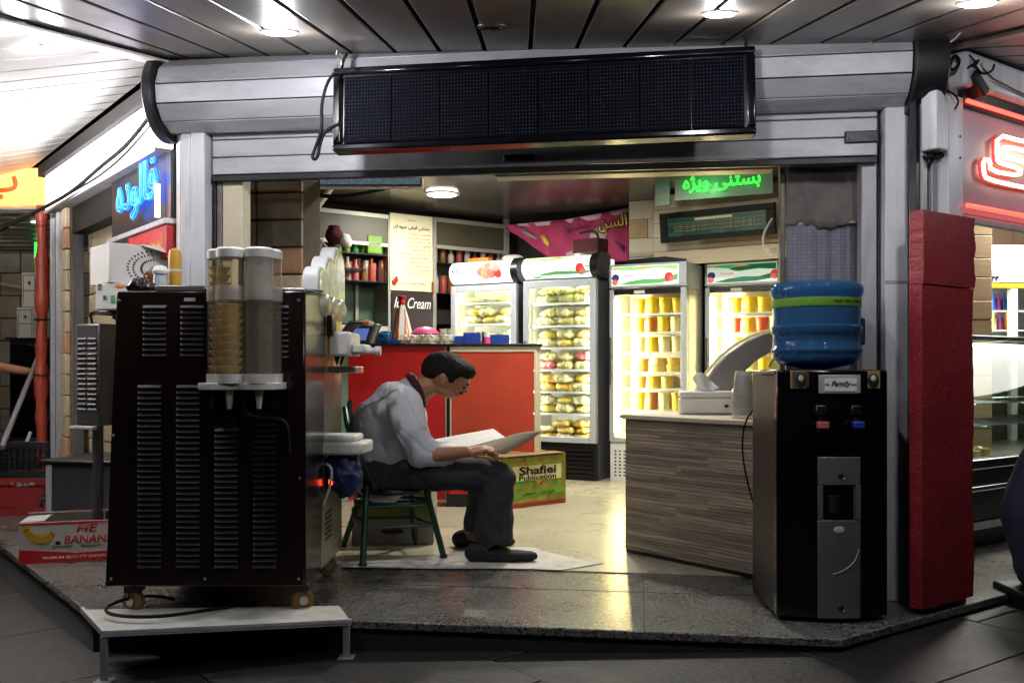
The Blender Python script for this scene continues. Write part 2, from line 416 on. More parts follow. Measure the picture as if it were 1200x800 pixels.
M['neon_peach'] = emissive('peach_neon', (255, 190, 150), 3)
M['sign_yellow'] = emissive('yellow_sign_lit', (255, 184, 104), .85)
M['sign_word'] = emissive('orange_word_lit', (226, 80, 30), .8)
M['spark'] = emissive('spark_led', (255, 255, 255), 25)
M['red_led'] = emissive('red_led', (255, 60, 30), 8)
M['orange_wrap'] = material('orange_wrap', (158, 62, 44), .4, 0, .3, 6, .25, 14, stretch=(3, 3, .8))

# speckled granite
g = M['granite'] = material('granite', (112, 110, 104), .42, 0, 0); nt, N, L, B = nodes_of(g)
tc = N.new('ShaderNodeTexCoord'); v = N.new('ShaderNodeTexVoronoi'); v.inputs['Scale'].default_value = 150
L.new(tc.outputs['Object'], v.inputs['Vector'])
r = N.new('ShaderNodeValToRGB'); e = r.color_ramp.elements; e[0].position = .05; e[0].color = (.022, .022, .021, 1); e[1].position = .75; e[1].color = (.25, .25, .235, 1)
x = r.color_ramp.elements.new(.4); x.color = (.115, .112, .104, 1)
sp = N.new('ShaderNodeSeparateColor'); L.new(v.outputs['Color'], sp.inputs[0]); L.new(sp.outputs[0], r.inputs[0])
n = N.new('ShaderNodeTexNoise'); n.inputs['Scale'].default_value = 3.2; n.inputs['Detail'].default_value = 8; L.new(tc.outputs['Object'], n.inputs['Vector'])
r2 = N.new('ShaderNodeValToRGB'); r2.color_ramp.elements[0].position = .32; r2.color_ramp.elements[0].color = (.72, .72, .70, 1); r2.color_ramp.elements[1].position = .66; r2.color_ramp.elements[1].color = (1, 1, .97, 1)
L.new(n.outputs[0], r2.inputs[0])
mx = N.new('ShaderNodeMix'); mx.data_type = 'RGBA'; mx.blend_type = 'MULTIPLY'; mx.inputs['Factor'].default_value = 1
L.new(r.outputs[0], mx.inputs['A']); L.new(r2.outputs[0], mx.inputs['B']); L.new(mx.outputs['Result'], B.inputs['Base Color'])
rr = N.new('ShaderNodeMapRange'); rr.inputs['To Min'].default_value = .2; rr.inputs['To Max'].default_value = .36; L.new(n.outputs[0], rr.inputs['Value']); L.new(rr.outputs[0], B.inputs['Roughness'])
bp = N.new('ShaderNodeBump'); bp.inputs['Strength'].default_value = .08; bp.inputs['Distance'].default_value = .004; L.new(sp.outputs[0], bp.inputs['Height']); L.new(bp.outputs[0], B.inputs['Normal'])

# strip-wood laminate of the small counter
g = M['strip_wood'] = material('strip_wood', (120, 100, 76), .5, 0, 0); nt, N, L, B = nodes_of(g)
tc = N.new('ShaderNodeTexCoord'); mp = N.new('ShaderNodeMapping'); mp.inputs['Rotation'].default_value = (PI/2, 0, 0)
L.new(tc.outputs['Object'], mp.inputs[0])
bk = N.new('ShaderNodeTexBrick'); bk.offset = .37; bk.offset_frequency = 2; bk.squash = .7; bk.squash_frequency = 3
bk.inputs['Scale'].default_value = 1; bk.inputs['Brick Width'].default_value = .55; bk.inputs['Row Height'].default_value = .0175; bk.inputs['Mortar Size'].default_value = .0007
bk.inputs['Color1'].default_value = lin((206, 186, 158)); bk.inputs['Color2'].default_value = lin((146, 137, 128)); bk.inputs['Mortar'].default_value = lin((34, 28, 24)); bk.inputs['Bias'].default_value = 0
L.new(mp.outputs[0], bk.inputs['Vector'])
mp2 = N.new('ShaderNodeMapping'); mp2.inputs['Scale'].default_value = (3.2, 3.2, 190); L.new(tc.outputs['Object'], mp2.inputs[0])
n = N.new('ShaderNodeTexNoise'); n.inputs['Scale'].default_value = 1; n.inputs['Detail'].default_value = 5; L.new(mp2.outputs[0], n.inputs['Vector'])
r = N.new('ShaderNodeValToRGB'); r.color_ramp.elements[0].position = .36; r.color_ramp.elements[0].color = (.34, .32, .31, 1); r.color_ramp.elements[1].position = .65; r.color_ramp.elements[1].color = (1, 1, 1, 1); L.new(n.outputs[0], r.inputs[0])
mx = N.new('ShaderNodeMix'); mx.data_type = 'RGBA'; mx.blend_type = 'MULTIPLY'; mx.inputs['Factor'].default_value = 1
L.new(bk.outputs[0], mx.inputs['A']); L.new(r.outputs[0], mx.inputs['B']); L.new(mx.outputs['Result'], B.inputs['Base Color'])

M['heater_slot'] = material('heater_slot', (56, 55, 54), .5, .3, .15, 8)
M['crate_red'] = material('crate_red', (112, 22, 26), .5, 0, .15, 8)
M['castor_tyre'] = material('castor_tyre', (120, 88, 38), .6, 0, .3, 20)
# red glitter sheet
g = M['glitter'] = material('red_glitter', (196, 46, 54), .42, 0, 0, 5); nt, N, L, B = nodes_of(g)
tc = N.new('ShaderNodeTexCoord'); v = N.new('ShaderNodeTexVoronoi'); v.inputs['Scale'].default_value = 330; L.new(tc.outputs['Object'], v.inputs['Vector'])
sp = N.new('ShaderNodeSeparateColor'); L.new(v.outputs['Color'], sp.inputs[0])
r = N.new('ShaderNodeValToRGB'); e = r.color_ramp.elements; e[0].position = .1; e[0].color = lin((132, 22, 32)); e[1].position = .93; e[1].color = lin((176, 48, 54)); x = e.new(.985); x.color = lin((230, 120, 120)); L.new(sp.outputs[0], r.inputs[0])
n = N.new('ShaderNodeTexNoise'); n.inputs['Scale'].default_value = 3.5; n.inputs['Detail'].default_value = 7; L.new(tc.outputs['Object'], n.inputs['Vector'])
r2 = N.new('ShaderNodeValToRGB'); r2.color_ramp.elements[0].position = .3; r2.color_ramp.elements[0].color = (.66, .62, .62, 1); r2.color_ramp.elements[1].position = .6; L.new(n.outputs[0], r2.inputs[0])
mx = N.new('ShaderNodeMix'); mx.data_type = 'RGBA'; mx.blend_type = 'MULTIPLY'; mx.inputs['Factor'].default_value = 1
L.new(r.outputs[0], mx.inputs['A']); L.new(r2.outputs[0], mx.inputs['B']); L.new(mx.outputs['Result'], B.inputs['Base Color'])
bp = N.new('ShaderNodeBump'); bp.inputs['Strength'].default_value = .5; bp.inputs['Distance'].default_value = .004; L.new(sp.outputs[1], bp.inputs['Height']); L.new(bp.outputs[0], B.inputs['Normal'])
# dark mirror-brown machine sheet
M['machine'] = material('machine_sheet', (40, 26, 27), .15, .35, .25, 2.2, .03, 5, coat=.5)
M['machine_side'] = material('machine_side_sheet', (30, 22, 27), .22, .4, .2, 3, coat=.2)
M['louver'] = material('louver_metal', (30, 23, 26), .44, .0, .1, 9, spec=.42)
# fine woven grid of the hanging plastic sheet
M['cable_black'] = material('cable_black', (16, 16, 17), .75, 0, .1, 8, spec=.15)
M['matt_black'] = material('matt_black', (13, 12, 11), .6, 0, .2, 8, spec=.25)
g = M['mesh_sheet'] = material('grey_plastic_sheet', (128, 126, 142), .5, 0, 0); nt, N, L, B = nodes_of(g)
tc = N.new('ShaderNodeTexCoord'); mp = N.new('ShaderNodeMapping'); mp.inputs['Rotation'].default_value = (PI/2, 0, 0); L.new(tc.outputs['Object'], mp.inputs[0])
bk = N.new('ShaderNodeTexBrick'); bk.offset = 0; bk.inputs['Scale'].default_value = 1; bk.inputs['Brick Width'].default_value = .021; bk.inputs['Row Height'].default_value = .016; bk.inputs['Mortar Size'].default_value = .0016
bk.inputs['Color1'].default_value = lin((136, 134, 150)); bk.inputs['Color2'].default_value = lin((124, 122, 138)); bk.inputs['Mortar'].default_value = lin((104, 104, 120)); L.new(mp.outputs[0], bk.inputs['Vector'])
n = N.new('ShaderNodeTexNoise'); n.inputs['Scale'].default_value = 4; n.inputs['Detail'].default_value = 7; L.new(tc.outputs['Object'], n.inputs['Vector'])
r2 = N.new('ShaderNodeValToRGB'); r2.color_ramp.elements[0].position = .3; r2.color_ramp.elements[0].color = (.7, .7, .7, 1); r2.color_ramp.elements[1].position = .65; L.new(n.outputs[0], r2.inputs[0])
mx = N.new('ShaderNodeMix'); mx.data_type = 'RGBA'; mx.blend_type = 'MULTIPLY'; mx.inputs['Factor'].default_value = 1
L.new(bk.outputs[0], mx.inputs['A']); L.new(r2.outputs[0], mx.inputs['B']); L.new(mx.outputs['Result'], B.inputs['Base Color'])
# ------------------------------------------------------------------ night light: a trace of moon; the rest is lamps, some added out of view
sun_d = bpy.data.lights.new('moon', 'SUN'); sun_d.energy = .012; sun_d.angle = math.radians(.5); sun_d.color = (1, .96, .9)
sun = link(bpy.data.objects.new('moon', sun_d)); sun.rotation_euler = (math.radians(40), 0, math.radians(-20))
def lamp(name, kind, loc, power, col, parent=None, size=.1, spot=None, rot=None, blend=.6):
    d = bpy.data.lights.new(name, kind); d.energy = power; d.color = col
    if kind == 'AREA': d.shape = 'DISK'; d.size = size
    else: d.shadow_soft_size = size
    if kind == 'SPOT': d.spot_size = spot or 2.4; d.spot_blend = blend
    o = link(bpy.data.objects.new(name, d), parent); o.location = loc
    if rot: o.rotation_euler = rot
    return o

# ------------------------------------------------------------------ ground
dR = Vector((.815, .58, 0)); dL = Vector((-.62, .785, 0))
A_ = Vector((-1.72, 3.79, 0)); B_ = Vector((1.19, 3.385, 0))
def road_z(x): return max(-.221, min(-.041, -.098+.044*x))
mb = MB(); xs = [-40, -2.8, 1.3, 40]
for i, x in enumerate(xs):
    mb.v += [(x, -30, road_z(x)-.02), (x, 60, road_z(x)-.02)]
    if i: mb.f.append((2*i-2, 2*i, 2*i+1, 2*i-1))
road = tag(mb.build('road', M['asphalt_joint'], smooth=0), kind='structure', label='dark street paving in front of the shop')
plat = [A_, B_, B_+dR*7, B_+dR*7+Vector((-2, 9, 0)), A_+dL*9+Vector((2, 6, 0)), A_+dL*9]
def outside(p):
    o = ((B_-A_).cross(p-A_)).z; l = ((A_+dL-A_).cross(p-A_)).z; r = (dR.cross(p-B_)).z
    return o < .12 or l > -.12 or r < .12
ca, sa = math.cos(AR), math.sin(AR); S = .88
for i in range(-9, 14):
    for j in range(-2, 13):
        c = Vector((0, 2.6, 0)) + Vector((ca, sa, 0))*(i*S) + Vector((-sa, ca, 0))*((j-3)*S+(.31 if i % 2 else 0))
        if not (-4.2 < c.x < 3.6 and 1.9 < c.y < 7.2): continue
        q = [c + Vector((ca, sa, 0))*a*(S/2-.0022) + Vector((-sa, ca, 0))*b*(S/2-.0022) for a, b in ((-1,-1),(1,-1),(1,1),(-1,1))]
        if not any(outside(p) for p in q): continue
        h = random.uniform(-.0025, .0025)
        o = MB().slab([Vector((p.x, p.y, road_z(p.x)+h)) for p in q], .03).build('slab', M['asphalt'], road, bevel=.004)
pv = MB().prism([(p.x, p.y) for p in plat], -.034, 0).build('pavement', M['granite'], bevel=.006)
tag(pv, kind='structure', label='speckled granite step in front of the open shop')
cen = Vector((0, 6, 0))
kb = MB().prism([(p.x+(.02 if p.x < 0 else -.02 if p.x > 2 else 0), p.y+.02) for p in plat], -.5, -.034).build('kerb', M['kerb'])
tag(kb, kind='structure', label='dark riser under the granite step')
# joints between the granite sheets of the step: thin dark lines sunk between the sheets are modelled as narrow strips of grout
mj = MB()
for u in (-.62, .58):
    a, b = W(u, -.62, .0012), W(u, .36, .0012)
    mj.slab([a+FU*-.0016, a+FU*.0016, b+FU*.0016, b+FU*-.0016], .001)
a, b = W(-1.5, .0, .0014), W(1.55, .0, .0014)
mj.slab([a-FV*.0015, b-FV*.0015, b+FV*.0015, a+FV*.0015], .001)
mj.build('grout', M['seam'], pv, smooth=0)
fl = MB().prism([tuple(W(*q, 0).xy) for q in ((-1.45, .37), (1.52, .37))]+[(2.8, 8.4), (-.09, 9.95), (-2.6, 8.3)], .001, .006).build('shop_floor', M['floor'], bevel=0)
tag(fl, kind='structure', label='cream tiled floor inside the shop')

# ------------------------------------------------------------------ canopy over the pavement: sloping metal strips
def plane3(p, q, r):
    n = (q-p).cross(r-p); return lambda x, y: p.z - (n.x*(x-p.x)+n.y*(y-p.y))/n.z
C1 = Vector((-1.62, 4.42, 2.335+.21*.42)); M1 = Vector((-1.93, 1.5, 2.335-.21*2.5))
C2 = Vector((1.80, 3.86, 2.335-.21*.14)); M2 = Vector((2.15, 1.5, 2.335-.21*2.5))
def zmain(x, y): return 2.335+.21*(y-4)
E1 = Vector((-1.62-.62*6, 4.42+.785*6, C1.z-.02)); E2 = C2+dR*5; E2.z = C2.z+.05
M1b = Vector((-1.73, 3.17, zmain(0, 3.17)))
zl = plane3(C1, M1b, E1); zr = plane3(C2, M2, E2)
def strips(root, poly, dirv, w, gap, zf, mat, off=0.0, n0=-40, n1=40, th=.02):
    nx, ny = -dirv.y, dirv.x
    for i in range(n0, n1):
        lo, hi = off+i*w+gap/2, off+(i+1)*w-gap/2
        q = clip(clip(poly, nx, ny, hi), -nx, -ny, -lo)
        if len(q) < 3: continue
        area = abs(sum(q[k][0]*q[(k+1) % len(q)][1]-q[(k+1) % len(q)][0]*q[k][1] for k in range(len(q))))/2
        if area < .002: continue
        n = len(q); mb = MB()
        mb.add([(p[0], p[1], zf(*p)) for p in q]+[(p[0], p[1], zf(*p)+th) for p in q],
               [tuple(range(n)), tuple(range(2*n-1, n-1, -1))]+[(k, k+n, (k+1) % n+n, (k+1) % n) for k in range(n)])
        mb.build('ceiling_panel', mat, root, bevel=.004)
    mb = MB(); n = len(poly)
    mb.add([(p[0], p[1], zf(*p)+.05) for p in poly]+[(p[0], p[1], zf(*p)+.10) for p in poly],
           [tuple(range(n)), tuple(range(2*n-1, n-1, -1))]+[(k, k+n, (k+1) % n+n, (k+1) % n) for k in range(n)])
    mb.build('backing_board', M['seam'], root, smooth=0)
can = tag(bpy.data.objects.new('canopy_ceiling', None), 'grey metal strip ceiling of the canopy above the shop front', kind='structure'); link(can)
mp_ = [(M1.x, M1.y), (M2.x, M2.y), (C2.x, C2.y), (2.3, 4.6), (-1.62, 5.2), (C1.x, C1.y)]
mp_ = [(M1.x, M1.y), (M2.x, M2.y), (C2.x, C2.y), (C2.x-.12, 4.5), (C1.x, 5.0), (C1.x, C1.y)]
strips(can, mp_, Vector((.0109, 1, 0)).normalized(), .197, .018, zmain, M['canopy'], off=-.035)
canl = tag(bpy.data.objects.new('canopy_ceiling', None), 'brightly lit pale strip ceiling of the canopy along the left front', kind='structure'); link(canl)
ol = Vector((-.785, -.62, 0))
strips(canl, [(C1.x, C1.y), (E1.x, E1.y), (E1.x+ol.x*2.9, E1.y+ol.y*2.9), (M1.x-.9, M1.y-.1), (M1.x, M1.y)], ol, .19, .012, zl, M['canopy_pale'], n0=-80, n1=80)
canr = tag(bpy.data.objects.new('canopy_ceiling', None), 'grey strip ceiling of the canopy along the right front with red reflections', kind='structure'); link(canr)
orr = Vector((.58, -.815, 0))
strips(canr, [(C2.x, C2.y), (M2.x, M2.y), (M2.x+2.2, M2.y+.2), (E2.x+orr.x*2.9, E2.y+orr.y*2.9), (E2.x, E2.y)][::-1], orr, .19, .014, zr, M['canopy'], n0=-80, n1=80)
# mitre trims where the canopy turns the two corners
def mitre(name, a, b, label, mat, w=.05, zf=zmain):
    a, b = Vector(a), Vector(b); s = (b-a).cross(Vector((0, 0, 1))).normalized()*w
    o = MB().slab([a-s-Vector((0,0,.012)), a+s-Vector((0,0,.012)), b+s-Vector((0,0,.012)), b-s-Vector((0,0,.012))], .01).build(name, mat, None, bevel=.003)
    return tag(o, label, 'ceiling trim')
mitre('ceiling_trim', C1, M1, 'pale metal trim where the bright left canopy meets the dark one', M['canopy_pale'], .055)
mitre('ceiling_trim', C2, M2, 'grey metal trim where the canopy turns the right corner', M['canopy'], .03)

# downlights in the canopy
def downlight(x, y, zf, label, power, lit=True, r=.05, group='round downlights in the canopy', col=(.95, .95, 1)):
    z = zf(x, y); t = thing('downlight', label, 'downlight', (x, y, z-.004), 0, group)
    e = .01; dx = (zf(x+e, y)-z)/e; dy = (zf(x, y+e)-z)/e
    t.rotation_euler = (math.atan(dy), -math.atan(dx), 0)
    MB().lathe([(r*.72, .012), (r*.74, -.001), (r*.95, -.006), (r*1.15, .0), (r*1.15, .012)], 28).build('ring', M['frame_grey'] if lit else M['dark_steel'], t)
    MB().lathe([(.001, .002), (r*.72, .003), (r*.72, .006), (.001, .006)], 24).build('lamp_disc', M['lamp_on'] if lit else M['black_plastic'], t)
    if lit: lamp('lamp_light', 'POINT', (0, 0, -.035), power, col, t, .03)
    return t
DL = 10.5; RX = C2+dR*1.0+Vector((.58, -.815, 0))*.7
downlight(-.866, 3.50, zmain, 'bright lit downlight above the left part of the shutter roll', DL*2.5, r=.06)
downlight(.683, 3.09, zmain, 'lit downlight above the right half of the long black sign', DL*1.15)
downlight(1.437, 2.9, zmain, 'lit downlight near the right corner of the canopy', DL*1.3)
downlight(RX.x, RX.y, zr, 'lit downlight in the canopy along the right front', DL*1.0)
downlight(-.068, 3.38, zmain, 'unlit downlight above the middle of the black sign', 0, False)
for i, (x, y) in enumerate(((-1.2, 1.95), (0.1, 1.9), (1.35, 1.9))):
    downlight(x, y, zmain, f'added unseen downlight in the front row of the canopy, {["left", "middle", "right"][i]} of three', DL*.62)  # row added out of view as fill light for the front
q = C1+(M1b-C1)*.93
downlight(-1.75, 3.30, zl, 'small lit downlight in the pale trim at the left corner', DL*.35, r=.035)
downlight(-1.80, 3.66, zl, 'lit downlight beside the pale corner trim, nearer the shutter', DL*.35, r=.04)

# ------------------------------------------------------------------ shopfront: shutter, posts, beams
def front(name, label, cat, u, v=0, z=0, group=None): return thing(name, label, cat, W(u, v, z), YAW, group)
u0, u1 = -1.60, 1.655
t = front('roller_shutter', 'grey metal roller shutter rolled up above the shop opening', 'shutter', 0)
R, zc, vc = .17, 2.235, -.0
for k in range(12):                                                        # flat slats wrapped round the barrel
    a0, a1 = 2*PI*k/12+.14, 2*PI*(k+1)/12+.14-.035
    rr = R
    p = [(vc-rr*math.cos(a0), zc+rr*math.sin(a0)), (vc-rr*math.cos(a1), zc+rr*math.sin(a1)), (vc-(rr-.012)*math.cos(a1), zc+(rr-.012)*math.sin(a1)), (vc-(rr-.012)*math.cos(a0), zc+(rr-.012)*math.sin(a0))]
    MB().prism(p, u0, u1, 'x').build('slat', M['shutter'], t, bevel=.0025)
MB().cyl((u0+.01, vc, zc), (u1-.01, vc, zc), R-.016, n=24).build('barrel', M['black_metal'], t)
zt = 2.125
for k in range(3):
    MB().box(-1.425, 1.565, .035, .055, zt-.082*(k+1)+.003, zt-.082*k).build('slat', M['shutter'], t, bevel=.004)
MB().box(-1.425, 1.565, .03, .06, zt-.082*3-.03, zt-.082*3-.001).build('bottom_bar', M['black_metal'], t, bevel=.004)
lp = MB().box(1.43, 1.565, .018, .0345, 1.935, 1.985).build('lock_plate', M['dark_steel'], t, bevel=.004)
for x in (1.455, 1.527, 1.545): MB().cyl((x, .018, 1.96), (x, .012, 1.96), .014 if x < 1.5 else .006, n=14).build('lock_screw', M['dark_steel'], lp)
MB().box(-.04, .09, .012, .0345, 1.897, 1.93).build('pull_grip', M['black_plastic'], t, bevel=.004)
for s, uu in ((-1, u0), (1, u1)):                                          # end plates
    pts = [(vc+.205*math.cos(2*PI*i/36), zc+.205*math.sin(2*PI*i/36)) for i in range(36)]
    a, b = (uu-.05, uu-.004) if s < 0 else (uu+.004, uu+.135)
    MB().prism(pts, a, b, 'x').build('end_plate', M['black_metal'], t, bevel=.008)
t['label'] = 'grey metal roller shutter rolled up above the shop opening'

# wall above the opening behind the shutter, closed to the roof
tag(MB().box(-1.52, 1.85, .075, .16, 1.935, 2.62).build('header_wall', M['wall_dark'], loc=W(0, 0, 0), rz=YAW), 'dark wall above the opening behind the rolled shutter', 'wall')
t = front('soffit_beam', 'brown metal beam across the top of the shop opening', 'beam', 0, 0, 0)
MB().box(-1.43, 1.57, .165, .30, 1.915, 2.03).build('front_beam', M['beam'], t, bevel=.006)
MB().box(-1.43, 1.57, .305, .40, 1.955, 2.2).build('rear_beam', M['beam'], t, bevel=.006)
MB().box(-1.43, 1.57, .165, .20, 1.90, 1.913).build('beam_edge', M['frame_grey'], t, bevel=.002)
t = thing('inner_beam', 'dark boxed beam behind the round ceiling lamp', 'beam', W(.35, 1.25, 0), YAW)
MB().box(-.62, .95, 0, .12, 2.085, 2.49).build('boxing', M['beam'], t, bevel=.005)
MB().box(-.62, .95, -.012, -.001, 2.085, 2.10).build('beam_edge', M['frame_grey'], t, bevel=.002)

def post(name, label, pieces, u, v=0, cat='post'):
    t = front(name, label, cat, u, v)
    for nm, x0, x1, y0, y1, z0, z1, mt in pieces: MB().box(x0, x1, y0, y1, z0, z1).build(nm, M[mt], t, bevel=.004)
    return t
post('metal_post', 'pale metal corner post, lit side whitened, at the left end of the shop opening',
     [('cover_strip', -.072, -.022, -.012, .2, 0, 2.11, 'frame_light'), ('front_cover', -.019, .05, -.02, .2, 0, 2.11, 'frame_light')], fu(230))
MB().prism([(-.125, .05), (-.076, -.008), (-.076, .2), (-.125, .2)], 0, 2.10).build('lit_cover', M['white'], bpy.data.objects['metal_post'], bevel=.003)  # angled and whitened to show the strong light on this side
post('guide_rail', 'grey shutter guide rail with a peeling strip beside the stone pillar, left side of opening',
     [('rail', .012, .03, .05, .16, 0, 1.93, 'black_metal'), ('track', .03, .055, .06, .16, 0, 1.93, 'torn'), ('cover', .057, .155, .065, .16, 0, 1.93, 'cream_trim')], fu(240), .0)
post('metal_post', 'grey metal corner post right of the opening, behind the water cooler',
     [('front_cover', 0, .092, -.02, .2, 0, 2.125, 'frame_light'), ('cover_strip', .095, .145, -.012, .2, 0, 2.125, 'frame_light'), ('joint_band', -.001, .146, -.0225, -.019, 1.33, 1.345, 'frame_grey')], fu(1036))
post('guide_rail', 'narrow grey guide rail on the right side of the opening',
     [('cover', -.075, -.012, .07, .16, 0, 1.93, 'frame_grey'), ('track', -.0105, -.002, .05, .16, 0, 1.93, 'black_metal')], fu(1036))

# hanging plastic sheet and torn paper at the right end of the opening
t = front('hanging_sheet', 'grey ribbed plastic sheet hanging inside the right end of the opening', 'plastic sheet', fu(968, .24), .24)
a, b = fu(921, .24)-fu(968, .24), fu(1013, .24)-fu(968, .24)
zz = fz(968, 262, .24)
def rip(n, f): return [(a+(b-a)*i/n, f(i/n)) for i in range(n+1)]
front_l = rip(60, lambda q: .0016*math.sin(q*34)+.002*math.sin(q*11+1))
MB().prism(front_l+[(x, y+.004) for x, y in front_l[::-1]], .0, zz).build('sheet', M['mesh_sheet'], t)
front_l = rip(30, lambda q: -.008+.012*math.sin(q*7+.5)+.006*math.sin(q*19))
mb = MB(); n = 30
tp = []
for j in range(9):
    for i in range(n+1):
        q = i/n; zb = zz-.012+.012*math.sin(q*9)+.006*math.sin(q*41); z = zb+(1.90-zb)*j/8
        tp.append((a+(b-a)*q, -.012+.012*math.sin(q*7+j*.6)-.16*max(0, q-.72)*(8-j)/4+.003*math.sin(q*23+j*1.7)*math.sin(j*2.1+q*5), z))
mb.add(tp, [(j*(n+1)+i, j*(n+1)+i+1, (j+1)*(n+1)+i+1, (j+1)*(n+1)+i) for j in range(8) for i in range(n)])
o = mb.build('torn_paper', M['torn'], t); s = o.modifiers.new('thick', 'SOLIDIFY'); s.thickness = .003
MB().cyl((fu(961.5, .24)-fu(968, .24), -.016, fz(965, 247, .24)), (fu(961.5, .24)-fu(968, .24), -.02, fz(965, 247, .24)), .004, n=10).build('eyelet', M['white'], t)
MB().box(a-.028, a-.004, -.01, .03, 0, 1.93).build('edge_post', M['beam'], t, bevel=.003)
# white side wall of the shop inside, right of the opening (closes the room)
tag(MB().prism([tuple(W(1.52, .17, 0).xy), tuple(W(1.56, .17, 0).xy), (2.90, 8.4), (2.84, 8.4)], 0, 2.6).build('side_wall', M['wall_dark']), 'dark side wall closing the shop on the right', 'wall')

# ------------------------------------------------------------------ room: walls and ceiling
tag(MB().prism([tuple(W(-1.7, .16, 0).xy), tuple(W(1.7, .16, 0).xy), (2.9, 8.45), (-.09, 10.2), (-2.9, 8.4)], 2.50, 2.56).build('shop_ceiling', M['dark_ceiling']), 'dark glossy ceiling inside the shop', kind='structure')
def wall(name, label, a, b, z1, t, mat):
    a, b = Vector(a), Vector(b); n = Vector((-(b-a).y, (b-a).x)).normalized()*t
    return tag(MB().prism([tuple(a), tuple(b), tuple(b+n), tuple(a+n)], 0, z1).build(name, mat), label, 'wall')
BR0 = Vector((-.09, 9.90)); dF = Vector((.883, -.469))
wall('back_wall', 'dark back wall behind the fridges', BR0+dF*-.2, BR0+dF*3.35, 2.5, .12, M['wall_dark'])
BL0 = Vector((-1.828, 8.56)); d2 = Vector((.815, .58))
wall('back_wall', 'dark back wall behind the bottle cabinets', BL0-d2*1.2, BL0+d2*2.5, 2.5, .12, M['wall_dark'])
wall('side_wall', 'dark inner wall on the left behind the ice cream machine', W(-1.62, .5, 0).xy, BL0-d2*1.2, 2.5, .10, M['wall_dark'])

# stone-faced pillar on the left inside: every facing stone its own piece
t = front('stone_pillar', 'pillar faced with big cream and rust stones at the left of the opening', 'pillar', fu(318, .62), .62)
xa, xb, xc = (fu(p, .62)-fu(318, .62) for p in (281, 301, 355))
MB().box(xa-.05, xc-.012, .012, .3, 0, 2.3).build('core', M['mortar'], t)
def zrow(py): return EYE+(HOR-py)/F_PX*fd(318, .62)
rows = [200, 212, 226, 258, 290, 322, 354, 388, 420, 455, 490, 525, 560, 600, 640]
for k in range(len(rows)-1):
    z1, z0 = zrow(rows[k]), max(0, zrow(rows[k+1]))
    if z1-z0 < .03: continue
    for x0, x1, mt in ((xa, xb, 1), (xb, xc, [2, 0, 1, 2, 3, 0, 3, 1][k % 8])):
        j = random.uniform(-.003, .003)
        MB().box(x0+.004, x1-.004, -.012+j, .02, z0+.005, z1-.005).build('stone', M['stone'][mt], t, bevel=.008)
# ------------------------------------------------------------------ left front (recedes to the left) and what stands along it
LC = Vector((-1.62, 4.42, 0)); nL = Vector((.785, .62, 0))
def LW(t, v, z): return LC + dL*t + nL*v + Vector((0, 0, z))
def lt(px, v=0.0):
    k = (px-600)/F_PX; o = LC+nL*v
    return (k*o.y-o.x)/(dL.x-k*dL.y)
def lz(px, py, v=0.0): return EYE+(HOR-py)/F_PX*LW(lt(px, v), v, 0).y
def left(name, label, cat, t, v=0, z=0, group=None): return thing(name, label, cat, LW(t, v, z), AL, group)
t = left('light_box', 'long white lit box above the left shop front, crossed by cables', 'light box', 0)
MB().box(-2.42, -.10, -.02, .06, 2.035, 2.27).build('diffuser', M['band'], t, bevel=.004)
MB().box(-2.5, -.06, -.05, .06, 2.272, 2.345).build('upper_trim', M['matt_black'], t, bevel=.004)
MB().box(-2.42, -.10, -.03, .06, 2.012, 2.032).build('lower_trim', M['frame_grey'], t, bevel=.003)
for x, z in ((-2.2, 2.2), (-1.2, 2.16), (-.5, 2.2)): MB().cyl((x, -.02, z), (x, -.028, z), .016, n=12).build('fixing_stud', M['frame_grey'], t)
t = left('neon_sign', 'dark sign board with blue neon Persian lettering on the left front', 'neon sign', 0)
MB().box(-1.0, -.02, .02, .06, 1.69, 2.01).build('board', M['navy_board'], t, bevel=.003)
MB().box(-1.0, -.02, -.01, .06, 1.662, 1.688).build('lower_trim', M['frame_light'], t, bevel=.003)
lettering(ar('فالوده'), M['neon_blue'], t, (-.44, -.012, 1.87), w=.66, h=.27, outline=.016, name='neon_lettering')
lettering(ar('فالوده'), M['neon_cyan'], t, (-.445, -.022, 1.87), w=.645, h=.255, outline=.005, name='neon_lettering')
MB().tube([(-.115, -.012, 1.70), (-.115, -.012, 1.86)], .014, 10).build('neon_bar', M['neon_peach'], t)
t = left('red_sign', 'red sign strip with gold script under the blue neon board', 'sign', 0)
MB().box(-.62, -.02, .0, .04, 1.50, 1.655).build('board', M['red_banner'], t, bevel=.003)
lettering(ar('بستنی'), M['gold_ink'], t, (-.42, -.001, 1.585), w=.2, h=.07)
lettering(ar('آبمیوه'), M['yellow_ink'], t, (-.16, -.001, 1.585), w=.2, h=.07)
tag(MB().box(-2.0, -1.0, .05, .15, 1.84, 2.01).build('dark_fascia', M['matt_black'], loc=LC, rz=AL), 'dark board above the stone wall beside the blue neon sign', 'fascia board')
t = left('stone_wall', 'cream stone-faced wall on the left front, behind the louvred heater', 'wall', 0)
MB().box(-2.0, .1, .17, .3, 0, 2.05).build('core', M['mortar'], t)
z = 0; k = 0
while z < 1.8:
    h = .132
    for x0, x1, mt in ((-1.99, -1.905, 1), (-1.9, -1.30, [0, 1, 2, 0, 1][k % 5]), (-1.295, -1.14, [1, 2, 0][k % 3]), (-1.135, -.6, [0, 2, 1][k % 3]), (-.595, -.05, [1, 0, 3][k % 3])):
        j = random.uniform(-.004, .004)
        MB().box(x0+.004, x1-.004, .145+j, .175, z+.004, z+h-.004).build('stone', M['stone'][mt], t, bevel=.007)
    z += h; k += 1
MB().tube([(-1.12, .12, 0), (-1.12, .12, 2.0)], .014, 8).build('conduit', M['cab_frame'], t)
